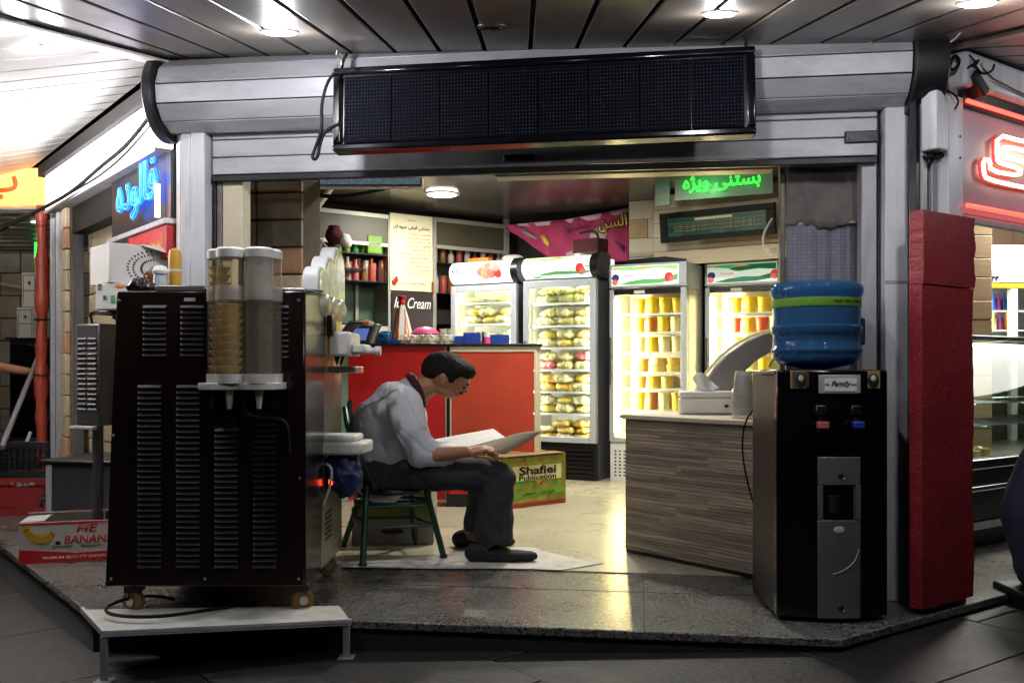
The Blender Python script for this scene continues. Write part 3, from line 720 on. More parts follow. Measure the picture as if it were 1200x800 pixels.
t = left('tile_column', 'narrow column of pale edge tiles next to the grey shop frame', 'tile column', 2.05)
MB().box(-.055, .045, .035, .06, 0, 2.02).build('core', M['mortar'], t)
for k in range(15): MB().box(-.06, .05, .01+random.uniform(-.003, .003), .04, k*.134+.004, (k+1)*.134-.003).build('tile', M['stone'][[0, 1, 0, 3, 1][k % 5]], t, bevel=.006)
t = left('metal_post', 'grey aluminium door frame post at the far end of the left front', 'post', 2.25)
for nm, x0, x1, mt in (('cover', -.13, -.085, 'frame_light'), ('dark_channel', -.083, .03, 'fridge_dark'), ('cover_strip', .032, .085, 'frame_light')):
    MB().box(x0, x1, .0 if mt != 'fridge_dark' else .02, .16, 0, 2.35).build(nm, M[mt], t, bevel=.004)
t = left('wrapped_column', 'column wrapped in orange plastic beside the aluminium post', 'column', 2.62)
mb = MB(); prof = []
pts = []; rr = []
for i in range(40):
    z = i*2.1/39; pts.append((.012*math.sin(z*5), 0, z)); rr.append(.040+.006*math.sin(z*9)+.005*math.sin(z*23)+.004*math.sin(z*41))
mb.tube(pts, rr, 20); mb.build('plastic_wrap', M['orange_wrap'], t)
for z in (.45, .93, 1.31): MB().lathe([(.050, z), (.053, z+.006), (.050, z+.012)], 20).build('tie', M['black_plastic'], t)

# second shop at the far left: lit sign, ceiling, tiled wall and its clutter
t = thing('lit_sign', 'yellow lit shop sign with an orange Persian letter at the far left', 'sign', P(20, 219, 6.7))
MB().box(-.75, .215, 0, .08, -.135, .135).build('sign_face', M['sign_yellow'], t, bevel=.006)
MB().box(-.76, .225, .085, .12, -.145, .145).build('back_case', M['frame_grey'], t, bevel=.004)
lettering(ar('ب'), M['sign_word'], t, (-.115, -.002, -.005), w=.24, h=.17, bold=.02)
cz = P(20, 245, 6.9).z
o = tag(bpy.data.objects.new('shop_ceiling', None), 'grey strip ceiling of the far left shop', kind='structure'); link(o)
for k in range(8): MB().box(-5.2, -3.35, 6.6+k*.16, 6.6+k*.16+.15, 2.07-k*.012, 2.09-k*.012).build('ceiling_panel', M['canopy'], o, bevel=.003)
t = thing('tube_lamp', 'white fluorescent tube lamp under the ceiling of the far left shop', 'tube lamp', P(24, 261, 7.0), -.5)
MB().box(-.35, .25, -.03, .03, .012, .04).build('housing', M['white'], t, bevel=.004)
MB().cyl((-.33, 0, 0), (.23, 0, 0), .014).build('tube', M['tube_cool'], t)
t = thing('tiled_wall', 'cream block wall at the back of the far left shop', 'wall', (-4.45, 8.5, 0))
MB().box(-.9, .75, .02, .12, 0, 2.3).build('core', M['mortar'], t)
for k in range(11):
    for i in range(5):
        x = -.9+i*.36-(.18 if k % 2 else 0)
        x0, x1 = max(-.9, x), min(.75, x+.36)
        if x1-x0 > .05: MB().box(x0+.005, x1-.005, -.005+random.uniform(-.004, .004), .025, k*.205+.005, (k+1)*.205-.005).build('block', M['stone'][random.choice([0, 1, 2])], t, bevel=.006)
t = thing('neon_tube', 'vertical green neon tube in the far left shop', 'neon tube', P(42, 300, 7.6))
MB().tube([(0, 0, -.02), (0, 0, .5)], .011, 10).build('tube', M['neon_green'], t)
MB().box(-.02, .02, .02, .05, -.05, .52).build('backing', M['green_paint'], t)
t = thing('side_cabinet', 'dark cabinet under the white boxes in the far left shop', 'cabinet', P(34, 525, 7.75))
z1 = P(30, 395, 7.75).z-t.location.z
MB().box(-.16, .2, 0, .4, 0, z1-.02).build('carcass', M['black_metal'], t, bevel=.006)
MB().box(-.19, .22, -.02, .42, z1-.018, z1).build('worktop', M['black_plastic'], t, bevel=.004)
MB().box(-.15, .19, -.016, -.001, .03, z1-.06).build('front_panel', M['gloss_black'], t, bevel=.004)
def line_box(label, px0, px1, py0, py1, d, group):
    a, b = P(px0, py1, d), P(px1, py0, d)
    t = thing('storage_box', label, 'box', ((a.x+b.x)/2, d, a.z), .12, group)
    w, h = b.x-a.x, b.z-a.z
    MB().box(-w/2, w/2, 0, .2, 0, h).build('carton', M['white_card'], t, bevel=.006)
    mb = MB()
    for x0, x1, z0, z1 in ((-.4, .4, .46, .48), (-.4, -.38, .08, .9), (.38, .4, .08, .9), (-.4, .4, .9, .92)): mb.box(x0*w, x1*w, -.003, .0, z0*h, z1*h)
    mb.box(-.08*w, .12*w, -.003, 0, .66*h, .72*h); mb.box(.0*w, .05*w, -.003, 0, .6*h, .76*h)
    mb.build('line_print', M['black_ink'], t, smooth=0)
line_box('white carton with line print, lower left of the three in the far shop', 20, 38.5, 360, 396, 7.7, 'white cartons on the dark cabinet')
line_box('white carton partly hidden by the orange column, lower of the far shop stack', 39.5, 57, 360, 396, 7.72, 'white cartons on the dark cabinet')
line_box('white carton standing on top of the two others in the far shop', 26, 42, 319, 359.5, 7.74, 'white cartons on the dark cabinet')
t = thing('small_screen', 'pale framed screen above the white cartons in the far left shop', 'screen', P(49, 355, 7.9))
MB().box(-.045, .05, 0, .03, 0, .40).build('bezel', M['white_plastic'], t, bevel=.006)
MB().box(-.02, .05, -.004, -.001, .05, .33).build('screen_face', M['gloss_black'], t)
t = thing('wall_rail', 'short white rod fixed to the wall left of the cartons', 'rod', P(14, 336, 8.3))
MB().tube([(-.12, 0, .03), (.12, -.1, -.01)], .014, 8).build('rod', M['white_plastic'], t)
tag(MB().tube([P(2, 524, 5.9), P(49, 408, 6.9)], .017, 10).build('grey_pole', M['grey_plastic']), 'grey pole leaning against the orange wrapped column', 'pole')

def crate(label, mat, x, y, z, w, dp, h, group, mesh_cols):
    t = thing('plastic_crate', label, 'crate', (x, y, z), 0, group)
    for nm, b in (('side_wall', (-w/2, w/2, 0, .018, 0, .05)), ('side_wall', (-w/2, w/2, 0, .022, h-.05, h)), ('side_wall', (-w/2, w/2, dp-.02, dp, 0, h)), ('side_wall', (-w/2, -w/2+.02, .022, dp-.022, 0, h)), ('side_wall', (w/2-.02, w/2, .022, dp-.022, 0, h))):
        MB().box(*b).build(nm, mat, t, bevel=.003)
    MB().box(-w/2+.02, w/2-.02, .022, dp-.022, .0, .012).build('bottom', mat, t)
    mb = MB()
    for i in range(mesh_cols+1):
        xx = -w/2+.008+(w-.016)*i/mesh_cols; mb.box(xx-.007, xx+.007, .002, .016, .05, h-.05)
    for j in range(1, 5):
        zz = .05+(h-.1)*j/5; mb.box(-w/2, w/2, .004, .014, zz-.005, zz+.005)
    tag(mb.build('lattice', mat, t, smooth=0), kind='stuff')
    return t
c0 = G(18, 604)
c = crate('dark red plastic crate at the far left under the black one', M['crate_red'], c0.x, c0.y, 0, .42, .34, .25, 'stacked plastic crates', 3)
MB().box(-.19, .19, -.004, .001, .055, .19).build('front_plate', M['crate_red'], c)
lettering(ar('میوه'), M['white_ink'], c, (.05, -.005, .21), w=.16, h=.035)
crate('black plastic lattice crate stacked on the red crate', M['black_plastic'], c0.x, c0.y, .252, .42, .34, .24, 'stacked plastic crates', 10)
tag(MB().tube([P(29, 524, 6.25), P(36, 506, 6.3)], .012, 8).build('handle_rod', M['white_plastic']), 'short white rod sticking out of the black crate', 'rod')

# dark metal cabinet with a tap, louvred heater, banana box
t = thing('metal_cabinet', 'low dark metal cabinet with a small tap, behind the banana box', 'cabinet', P(92, 607, 5.15), -.18); t.location.z = 0
zt = .475
MB().box(-.20, .42, 0, .45, .02, zt-.02).build('carcass', M['dark_steel'], t, bevel=.008)
MB().box(-.225, .43, -.02, .47, zt-.018, zt).build('cabinet_top', M['dark_steel'], t, bevel=.006)
MB().box(-.196, -.16, -.008, -.001, .03, zt-.03).build('corner_trim', M['frame_grey'], t, bevel=.002)
tp = MB().tube([(-.201, .05, .24), (-.25, .05, .24), (-.265, .05, .225), (-.265, .05, .20)], .010, 8).build('tap', M['chrome'], t)
MB().tube([(-.24, .05, .24), (-.24, .05, .27), (-.30, .05, .245)], .006, 8).build('tap_lever', M['chrome'], tp)
for x, y in ((-.18, .03), (.4, .03), (.4, .42), (-.18, .42)): MB().cyl((x, y, 0), (x, y, .02), .015, n=10).build('foot', M['black_plastic'], t)
hp = P(103, 503, 4.95)
t = thing('louvred_heater', 'grey louvred metal heater standing in front of the stone wall', 'heater', (hp.x, hp.y, 0), -.42)
hz0, hz1 = hp.z, P(103, 379, 4.95).z
MB().box(-.085, .085, 0, .13, hz0+.02, hz1).build('case', M['dark_steel'], t, bevel=.01)
lm = MB().prism([(0, 0), (-.009, .004), (-.002, .012), (0, .012)], -.030, .030, 'x').mesh('louver', M['heater_slot'])
for cx in (-.040, .034):
    for k in range(15): inst('louver', lm, t, (cx, -.001, hz0+.10+k*.0265))
MB().box(-.10, .07, -.035, -.001, hz0, hz0+.02).build('lip_tray', M['frame_grey'], t, bevel=.006)
MB().cyl((0, .065, 0), (0, .065, hz0+.02), .028).build('stand_tube', M['dark_steel'], t)
MB().box(-.12, .12, -.02, .16, 0, .02).build('stand_plate', M['dark_steel'], t, bevel=.004)
tag(MB().tube([(hp.x-.0, hp.y+.05, hz1+.004), (hp.x+.01, hp.y, hz1+.06), (hp.x+.10, hp.y-.03, hz1+.075), (hp.x+.16, hp.y, hz1+.05), (hp.x+.1, hp.y+.05, hz1+.03), (hp.x+.2, hp.y+.05, hz1+.02)], .008, 8, 3).build('coiled_hose', M['black_plastic']), 'black hose coiled on top of the louvred heater', 'hose')

bb = G(22, 661); b2 = G(126, 655.5)
t = thing('banana_box', 'open white and red banana carton on the step at the left', 'box', bb, math.atan2(b2.y-bb.y, b2.x-bb.x))
w, dp, h = .56, .36, .205
for nm, b in (('front_side', (0, w, 0, .006, 0, h)), ('back_side', (0, w, dp-.006, dp, 0, h)), ('end_side', (0, .006, .007, dp-.007, 0, h)), ('end_side', (w-.006, w, .007, dp-.007, 0, h)), ('bottom', (.007, w-.007, .007, dp-.007, 0, .006))):
    MB().box(*b).build(nm, M['white_card'], t, bevel=.002)
MB().slab([(0, .02, h+.001), (.11, .02, h+.006), (.11, dp-.02, h+.006), (0, dp-.02, h+.001)], .004).build('flap', M['white_card'], t)
MB().slab([(.0, dp, h+.001), (w, dp, h+.001), (w, dp-.13, h+.02), (.0, dp-.13, h+.02)][::-1], .004).build('flap', M['white_card'], t)
lettering('BANANAS', M['red_ink'], t, (.33, dp-.07, h+.014), w=.34, h=.06, rot=(-PI/2-.15, 0, 0), bold=.01)
MB().prism([(0.001, .001), (w-.002, .001), (w-.002, .052), (.26, .045), (0.001, .072)], -.003, -.0005, 'y').build('red_print', M['red_ink'], t)
MB().box(.001, w-.002, -.003, -.0005, h-.012, h-.001).build('red_print', M['red_ink'], t)
bp_ = [(.03, .145), (.045, .175), (.085, .18), (.12, .16), (.155, .135), (.185, .125), (.165, .112), (.12, .105), (.075, .1), (.04, .112)]
for k_ in range(4):
    cr = [(.10+(.085-.006*k_)*math.cos(a), .185-.012*k_+(.075-.008*k_)*math.sin(a)) for a in [PI*(1.02+.75*i/10) for i in range(11)]]+[(.105+(.062-.006*k_)*math.cos(a), .195-.012*k_+(.052-.008*k_)*math.sin(a)) for a in [PI*(1.77-.75*i/10) for i in range(11)]]
    MB().prism(cr, -.0035-.0006*k_, -.0005, 'y').build('banana_print', M['mustard' if k_ % 2 else 'tub_yellow'], t)
MB().ell((.178, -.002, .098), (.013, .002, .010)).build('leaf_print', M['black_ink'], t)
lettering('HE', M['red_ink'], t, (.315, -.0005, .168), w=.1, h=.042, shear=.2, bold=.02)
lettering('BANANA', M['red_ink'], t, (.325, -.0005, .113), w=.235, h=.044, shear=.12, bold=.015)
lettering('Quality', M['black_ink'], t, (.20, -.0005, .078), w=.10, h=.018, shear=.3)
lettering('Export', M['black_ink'], t, (.33, -.0005, .078), w=.09, h=.018, shear=.3)
lettering('PREMIUM QUALITY BANANAS', M['white_ink'], t, (.27, -.0033, .024), w=.32, h=.016, bold=.01)

# white cartons on a wall shelf behind the machine
t = thing('wall_shelf', 'dark metal shelf on the left wall behind the ice cream machine', 'shelf', P(150, 364, 4.45), -.25)
MB().box(-.14, .2, -.03, .3, -.02, 0).build('board', M['dark_steel'], t, bevel=.003)
MB().box(.05, .08, .0, .25, -.2, -.021).build('bracket', M['dark_steel'], t)
sz = t.location.z
t = thing('small_carton', 'small white carton with dark and green marks under the big pale box', 'box', P(131, 362, 4.38), -.3); t.location.z = sz
MB().box(-.075, .13, -.02, .16, 0, .122).build('carton', M['white_card'], t, bevel=.004)
for x, z, w_, h_, mt in ((-.06, .09, .018, .03, 'black_ink'), (-.03, .045, .016, .02, 'black_ink'), (.012, .03, .022, .035, 'green_ink'), (.04, .10, .05, .012, 'orange')):
    MB().box(x, x+w_, -.0225, -.0195, z, z+h_).build('print', M[mt], t)
wz = sz+.124
t = thing('white_carton', 'big glossy white carton with a wheat ring print on the shelf', 'box', P(128, 330, 4.34), .74); t.location.z = wz
MB().box(-.0, .33, 0, .26, 0, .185).build('carton', M['white_card'], t, bevel=.004)
MB().slab([(.14, 0, .1855), (.33, 0, .1855), (.36, -.07, .14), (.22, -.08, .15)], .003).build('flap', M['white_card'], t)
mb = MB()
for r_ in (.055, .085, .105):
    for k in range(18):
        q = PI*.55+k*PI*.055
        mb.ell((.215+r_*1.25*math.cos(q), -.002, .075+r_*.8*math.sin(q)), (.0065, .0015, .0035), Matrix.Rotation(-q, 3, 'Y'), 8, 6)
tag(mb.build('wheat_print', M['black_ink'], t, smooth=0), kind='stuff')

# ------------------------------------------------------------------ right front (recedes to the right)
RC = Vector((1.80, 3.86, 0)); nR = Vector((-.58, .815, 0))
def RW(s, v, z): return RC + dR*s + nR*v + Vector((0, 0, z))
def rs(px, v=0.0):
    k = (px-600)/F_PX; o = RC+nR*v
    return (k*o.y-o.x)/(dR.x-k*dR.y)
def rd(px, v=0.0): return RW(rs(px, v), v, 0).y
def rz_(px, py, v=0.0): return EYE+(HOR-py)/F_PX*rd(px, v)
def right(name, label, cat, s=0, v=0, z=0, group=None): return thing(name, label, cat, RW(s, v, z), AR, group)
g0, g1 = rs(1071, .0), rs(1131, .0)
t = right('glitter_board', 'tall red glitter board covering the right corner pillar', 'red board', 0)
zt = rz_(1071, 247); zs = rz_(1071, 333)
def ragged(x0, x1, z0, z1):                                              # sheet outline with slightly uneven cut edges
    n = 26; rr_ = random.Random(int(z1*50))
    return [(x0+rr_.uniform(-.002, .002), z0+(z1-z0)*i/n) for i in range(n, -1, -1)]+[(x1+rr_.uniform(-.004, .003)+.006*math.sin(i*.5), z0+(z1-z0)*i/n) for i in range(n+1)]
MB().prism(ragged(g0, g1, .03, zs-.002), -.035, .02, 'y').build('lower_sheet', M['glitter'], t, smooth=60)
MB().prism(ragged(g0+.001, g1+.004, zs+.001, zt), -.04, .02, 'y').build('upper_sheet', M['glitter'], t, smooth=60)
MB().box(g0+.1, g1-.01, -.01, .05, 0, .029).build('foot_block', M['black_plastic'], t)
t = right('corner_pillar', 'dark stained pillar strips between the grey post and the right sign', 'pillar', 0)
for i, (a, b, mt, y0, z1) in enumerate(((1076, 1081, 'black_metal', .06, 2.3), (1081.5, 1087, 'frame_grey', .05, 2.2), (1087.5, 1091, 'black_metal', .06, 2.2), (1091.5, 1097, 'frame_grey', .045, 1.92), (1097.5, 1102, 'black_metal', .06, 2.3), (1102.5, 1112, 'beam', .05, 2.3))):
    MB().box(rs(a, .05), rs(b, .05), y0, y0+.03, 0, z1).build('strip', M[mt], t, bevel=.003)
t = right('lit_post', 'pale metal post lit by the red sign on the right', 'post', 0)
MB().box(rs(1112), rs(1129), .0, .2, 0, rz_(1120, 112)).build('cover', M['frame_light'], t, bevel=.004)
MB().box(rs(1098, -.02), rs(1112, -.02), -.02, .05, rz_(1105, 178), rz_(1105, 110)).build('junction_cover', M['frame_light'], t, bevel=.006)
for py in (160, 185): MB().cyl((rs(1125), -.001, rz_(1125, py)), (rs(1125), -.005, rz_(1125, py)), .005, n=8).build('rivet', M['dark_steel'], t)
t = right('neon_sign', 'purple grey sign board edged with red neon and a white neon letter', 'neon sign', 0)
za, zb = rz_(1129, 250), rz_(1129, 117)
MB().box(rs(1129.5), rs(1129.5)+1.6, .03, .07, za, zb).build('board', M['sign_board'], t, bevel=.003)
MB().box(rs(1129.5), rs(1129.5)+1.6, .0, .028, zb-.02, zb+.05).build('upper_trim', M['dark_steel'], t, bevel=.003)
MB().box(rs(1129.5), rs(1129.5)+1.6, .0, .028, za-.035, za-.005).build('lower_trim', M['frame_grey'], t, bevel=.003)
MB().tube([(rs(1129.5), -.015, rz_(1129, 119)), (rs(1129.5)+1.55, -.015, rz_(1129, 119))], .009, 10).build('neon_tube', M['neon_red'], t)
MB().tube([(rs(1129.5), -.015, rz_(1129, 241)), (rs(1129.5)+1.55, -.015, rz_(1129, 241))], .009, 10).build('neon_tube', M['neon_red'], t)
def sp(x, y):                                                             # 8x crop coordinates -> sign plane
    px, py = 1050+x/8, 140+y/8; return (rs(px, .0), .0, rz_(px, py))
xe = rs(1199)+.22
L1 = [sp(1180, 205), sp(945, 140), sp(945, 375), sp(975, 412), sp(1165, 462), sp(1165, 530), sp(880, 482), sp(880, 382), sp(818, 372), sp(820, 500), sp(850, 562), sp(1200, 640)]
L1 = [(xe, 0, L1[0][2]+.015)]+L1+[(xe, 0, L1[-1][2]+.01)]
MB().tube(L1, .0085, 8, 1).build('neon_letter', M['neon_white'], t)
L2 = [(xe, 0, sp(1200, 300)[2]), sp(1012, 242), sp(1012, 345), sp(1195, 400), (xe, 0, sp(1195, 400)[2])]
MB().tube(L2, .0085, 8, 1).build('neon_letter', M['neon_white'], t)
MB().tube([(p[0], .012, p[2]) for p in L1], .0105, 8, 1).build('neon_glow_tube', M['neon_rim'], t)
t = right('shutter_box', 'pale shutter housing above the red neon sign on the right', 'shutter housing', 0)
MB().box(rs(1125), rs(1129)+1.7, -.03, .1, zb+.055, zb+.20).build('cover', M['frame_light'], t, bevel=.02)
MB().box(rs(1112), rs(1129)+1.7, -.06, .1, zb+.205, zb+.30).build('upper_trim', M['dark_steel'], t, bevel=.004)
MB().tube([(rs(1125), -.04, zb+.17), (rs(1150), -.05, zb+.10), (rs(1199)+.3, -.04, zb+.05)], .004, 6).build('seam_wire', M['dark_steel'], t)
bl = P(1148, 94, 3.95)
t = thing('flood_lamp', 'small grey flood lamp on a bracket above the right neon sign', 'lamp', bl, .5)
Mx = Matrix.Rotation(math.radians(42), 4, 'Y')
MB().box(-.075, .075, -.03, .03, -.012, .012, Mx).build('lamp_case', M['white_plastic'], t, bevel=.004)
MB().box(-.085, -.077, -.035, .035, -.02, .02, Mx).build('end_cap', M['dark_steel'], t, bevel=.003)
MB().box(-.06, .05, -.03, .03, -.06, -.0125, Mx).build('lamp_back', M['dark_steel'], t, bevel=.006)
MB().tube([(-.02, 0, .0), (-.08, .02, .05), (-.10, .05, .10)], .008, 8).build('bracket', M['black_metal'], t)
def cable(label, pts, r=.005, mat='cable_black', sm=3, name='cable'):
    return tag(MB().tube(pts, r, 6, sm).build(name, M[mat]), label, 'cable')
cable('thin black cable looping beside the flood lamp', [P(1132, 82, 3.9), P(1141, 74, 3.86), P(1150, 88, 3.9), P(1163, 84, 3.92), P(1165, 76, 3.95)])
cable('white wire along the edge of the canopy at the right corner', [P(1113, 50, 3.75), P(1122, 44, 3.6), P(1134, 26, 3.4), P(1150, 8, 3.2)], .004, 'white_plastic')
cable('bundle of dark cables at the right corner pillar', [P(1112, 62, 3.85), P(1108, 76, 3.82), P(1118, 84, 3.82), P(1126, 72, 3.85), P(1117, 62, 3.83), P(1110, 92, 3.84)], .007)
cable('dark cable tied round the pillar strips on the right', [P(1078, 182, 3.86), P(1086, 186, 3.82), P(1100, 184, 3.84), P(1110, 180, 3.92), P(1096, 178, 3.85), P(1088, 196, 3.85)], .007)
cable('short dark cable hanging over the pale junction cover', [P(1110, 106, 3.84), P(1120, 112, 3.8), P(1124, 120, 3.82), P(1119, 128, 3.85)], .004)
# ------------------------------------------------------------------ right shop seen past the red board
tw = P(1145, 320, 6.0)
t = thing('clad_wall', 'tan horizontally boarded wall between the red board and the lit fridge', 'wall', (tw.x, 6.0, 0), .1)
MB().box(-.5, .10, .02, .12, 0, 2.4).build('core', M['mortar'], t)
k = 0; z = 0.0
while z < 2.3:
    h = random.choice((.12, .15, .17)); MB().box(-.5, .101, -.002+random.uniform(-.002, .002), .021, z+.002, z+h-.002).build('plank', M['tan_clad'], t, bevel=.003); z += h
t = thing('clad_wall', 'brown boarded wall above the lit fridge at the far right', 'wall', P(1165, 300, 7.4), .1); t.location.z = 0
MB().box(-.2, 1.6, .02, .12, 0, 2.6).build('core', M['wall_dark'], t)
for k in range(10): MB().box(-.2+k*.18+.002, -.2+(k+1)*.18-.002, 0, .021, 0, 2.55).build('plank', M['brown_clad'], t, bevel=.003)
tag(MB().box(3.0, 7.5, 8.2, 8.3, 0, 2.8).build('back_wall', M['wall_dark']), 'dark back wall of the right shop', 'wall')
# lit display fridge
f0 = P(1161, 400, 6.6); sc_ = 6.6/F_PX
t = thing('display_fridge', 'white lit display fridge with a yellow stripe in the right shop', 'fridge', (f0.x, 6.6, 0), .08)
H = lambda py: EYE+(HOR-py)*sc_
MB().box(0, .02, .04, .5, 0, H(320)).build('side_wall', M['white'], t)
MB().box(.62, .64, .04, .5, 0, H(320)).build('side_wall', M['white'], t)
MB().box(.021, .619, .46, .5, 0, H(320)).build('back_panel', M['white'], t)
MB().box(-.005, .645, 0, .5, H(318), H(287)).build('canopy', M['canopy_lit'], t, bevel=.01)
lettering('COLD DRINKS', M['fridge_dark'], t, (.22, -.001, H(304)), w=.18, h=.02)
MB().box(-.005, .645, -.002, .5, H(331), H(319)).build('control_strip', M['fridge_grey'], t, bevel=.004)
for x in (.012, .04): MB().cyl((x, -.003, H(325)), (x, -.02, H(325)), .009, n=10).build('knob', M['black_plastic'], t)
MB().box(-.005, .645, -.004, .06, H(337), H(332)).build('yellow_trim', M['tub_yellow'], t)
MB().box(.15, .2, -.002, .05, .1, H(338)).build('door_bar', M['white'], t, bevel=.006)
for py in (363, 386, 410): MB().box(.022, .618, .05, .45, H(py)-.008, H(py)).build('shelf', M['white'], t)
MB().tube([(.03, .1, .3), (.03, .1, H(340))], .012, 8).build('light_tube', M['tube_cool'], t)
MB().box(.022, .15, .02, .026, .1, H(338)).build('door_glass', M['glass'], t)
for i, (px, py, mt, lb) in enumerate(((1166, 363, 'blue', 'blue'), (1172, 363, 'violet', 'purple'), (1179, 363, 'blue', 'second blue'), (1185, 363, 'violet', 'second purple'), (1166, 386, 'tub_pale', 'pale'), (1174, 386, 'violet', 'violet'), (1182, 386, 'orange', 'orange'))):
    x = (px-600)/F_PX*6.75-f0.x
    if x > .6: continue
    o = MB().lathe([(.018, 0), (.021, .01), (.021, .07), (.010, .10), (.009, .12), (.011, .122), (.011, .13)], 14).build('bottle', M[mt])
    Rm = Matrix.Rotation(.08, 3, 'Z') @ Vector((x, .14, 0)); o.location = (f0.x+Rm.x, 6.6+Rm.y, H(py)+.001)
    tag(o, f'{lb} bottle on the {"upper" if py == 363 else "lower"} shelf of the right shop fridge', 'bottle', 'bottles in the right shop fridge')
# curved glass showcase
b0 = G(1130, 652); t = thing('glass_showcase', 'curved glass food showcase with chrome rails in the right shop', 'showcase', (b0.x-.25, b0.y-.18, 0), AR)
Lx = 3.2
MB().tube([(.05, .46, 1.12), (Lx-.05, .46, 1.12)], .012, 10).build('light_tube', M['tube_cool'], t)
lamp('case_fill', 'AREA', (Lx*.4, .40, 1.10), 18, (1, .97, .9), t, 1.4)  # tube and lamp added under the top rail to brighten the showcase
def arc(n=14): return [(.02+.42*(1-math.cos(PI/2*i/n))*1.0, .50+.66*math.sin(PI/2*i/n)) for i in range(n+1)]
c_ = arc()
MB().prism(c_+[(y+.006, z-.004) for y, z in c_[::-1]], 0, Lx, 'x').build('curved_glass', M['deli_glass'], t, smooth=60)
MB().box(0, Lx, .44, .80, 1.155, 1.175).build('counter_top', M['chrome'], t, bevel=.006)
MB().tube([(0, .43, 1.165), (Lx, .43, 1.165)], .018, 10).build('top_rail', M['chrome'], t)
MB().box(0, Lx, .0, .06, .44, .495).build('front_rail', M['chrome'], t, bevel=.01)
MB().box(0, Lx, .015, .05, .36, .435).build('front_panel', M['dark_steel'], t, bevel=.004)
MB().box(0, Lx, -.005, .05, .325, .355).build('bumper_rail', M['chrome'], t, bevel=.01)
MB().box(0, Lx, .02, .06, .17, .32).build('lower_panel', M['dark_steel'], t, bevel=.004)
MB().box(0, Lx, .10, .7, .0, .165).build('plinth', M['black_metal'], t)
MB().box(0, Lx, .03, .09, .115, .16).build('kick_strip', M['frame_grey'], t, bevel=.004)
MB().box(0, Lx, .07, .78, .46, .475).build('display_deck', M['steel'], t)
MB().box(0, Lx, .78, .80, .1, 1.15).build('rear_panel', M['beam'], t)
for zz, y0, y1 in ((.66, .14, .62), (.78, .2, .7)):
    for k in range(9): MB().tube([(0, y0+(y1-y0)*k/8, zz), (Lx, y0+(y1-y0)*k/8, zz)], .005, 6).build('rack_bar', M['chrome'], t)
    for x in (.2, .8, 1.4): MB().tube([(x, y0, zz-.008), (x, y1, zz-.008)], .006, 6).build('rack_bar', M['chrome'], t)
for i, (x, zz) in enumerate(((.25, .795), (.55, .795), (.9, .795), (.3, .672), (.65, .672))):
    o = MB().box(-.11, .11, -.08, .08, 0, .03).build('steel_tray', M['steel'], None, bevel=.006, rz=AR); o.location = t.location + Matrix.Rotation(AR, 3, 'Z') @ Vector((x, .42, zz)); tag(o, f'shallow steel tray, {ORD[i % 3]} on the {"upper" if i < 3 else "lower"} rack of the curved showcase', 'tray', 'steel trays in the showcase')
for i, (x, y, mt, lb) in enumerate(((.34, .2, 'amber_food', 'amber'), (.50, .22, 'tub_brown', 'brown'), (.72, .2, 'pale_food', 'pale'), (.92, .25, 'amber_food', 'second amber'))):
    o = MB().lathe([(.03, 0), (.055, .012), (.06, .04), (.055, .042), (.04, .03), (.02, .05), (.001, .055)], 18).build('food_dish', M[mt])
    v = t.location + Matrix.Rotation(AR, 3, 'Z') @ Vector((x, y, .477)); o.location = v
    tag(o, f'{lb} dish of food on the deck of the curved showcase', 'food dish', 'dishes in the showcase')
lamp('showcase_fill', 'AREA', (3.5, 6.0, 2.34), 90, (1, .93, .85), None, .5)  # added lamp out of view, brightens the right shop
tag(bpy.data.objects.new('right_ceiling', None), 'pale ceiling of the right shop', kind='structure'); o = bpy.data.objects['right_ceiling']; link(o)
MB().prism([tuple(RW(.15, .4, 0).xy), tuple(RW(3.4, .4, 0).xy), (6.5, 8.4), (3.2, 8.4), (2.2, 5.2)], 2.38, 2.42).build('ceiling_panel', M['canopy_pale'], o)
t = thing('ceiling_lamp', 'added unseen ceiling lamp of the right shop', 'lamp', (3.5, 6.0, 2.372)); MB().lathe([(.001, 0), (.14, 0), (.15, .007)], 24).build('diffuser', M['lamp_soft'], t)  # fixture for the added lamp, out of view
# dark bulky bag at the right edge
bg_ = P(1206, 618, 3.9); zb = .0
t = thing('bulging_sack', 'dark blue bulging sack standing at the right edge of the step', 'sack', (P(1232, 600, 4.05).x, 4.05, -.12))
mb = MB()
prof = []
for i in range(17):
    q = i/16; prof.append((.20*math.sin(PI*(.08+.84*q))**.55*(1.08-.25*q), .14+.66*q))
mb.lathe(prof, 28)
for i, v in enumerate(mb.v):
    c_ = Vector(v); k_ = 1+.16*noise.noise(c_*5)+.06*noise.noise(c_*13); mb.v[i] = (c_.x*k_, c_.y*k_, c_.z)
o = mb.build('sack_body', M['dark_blue'], t, smooth=80)
MB().lathe([(.05, .80), (.035, .83), (.06, .87), (.05, .88)], 18).build('tied_neck', M['dark_blue'], t)
MB().box(-.18, .18, -.15, .15, .0, .15).build('pallet_block', M['black_metal'], t, bevel=.01)

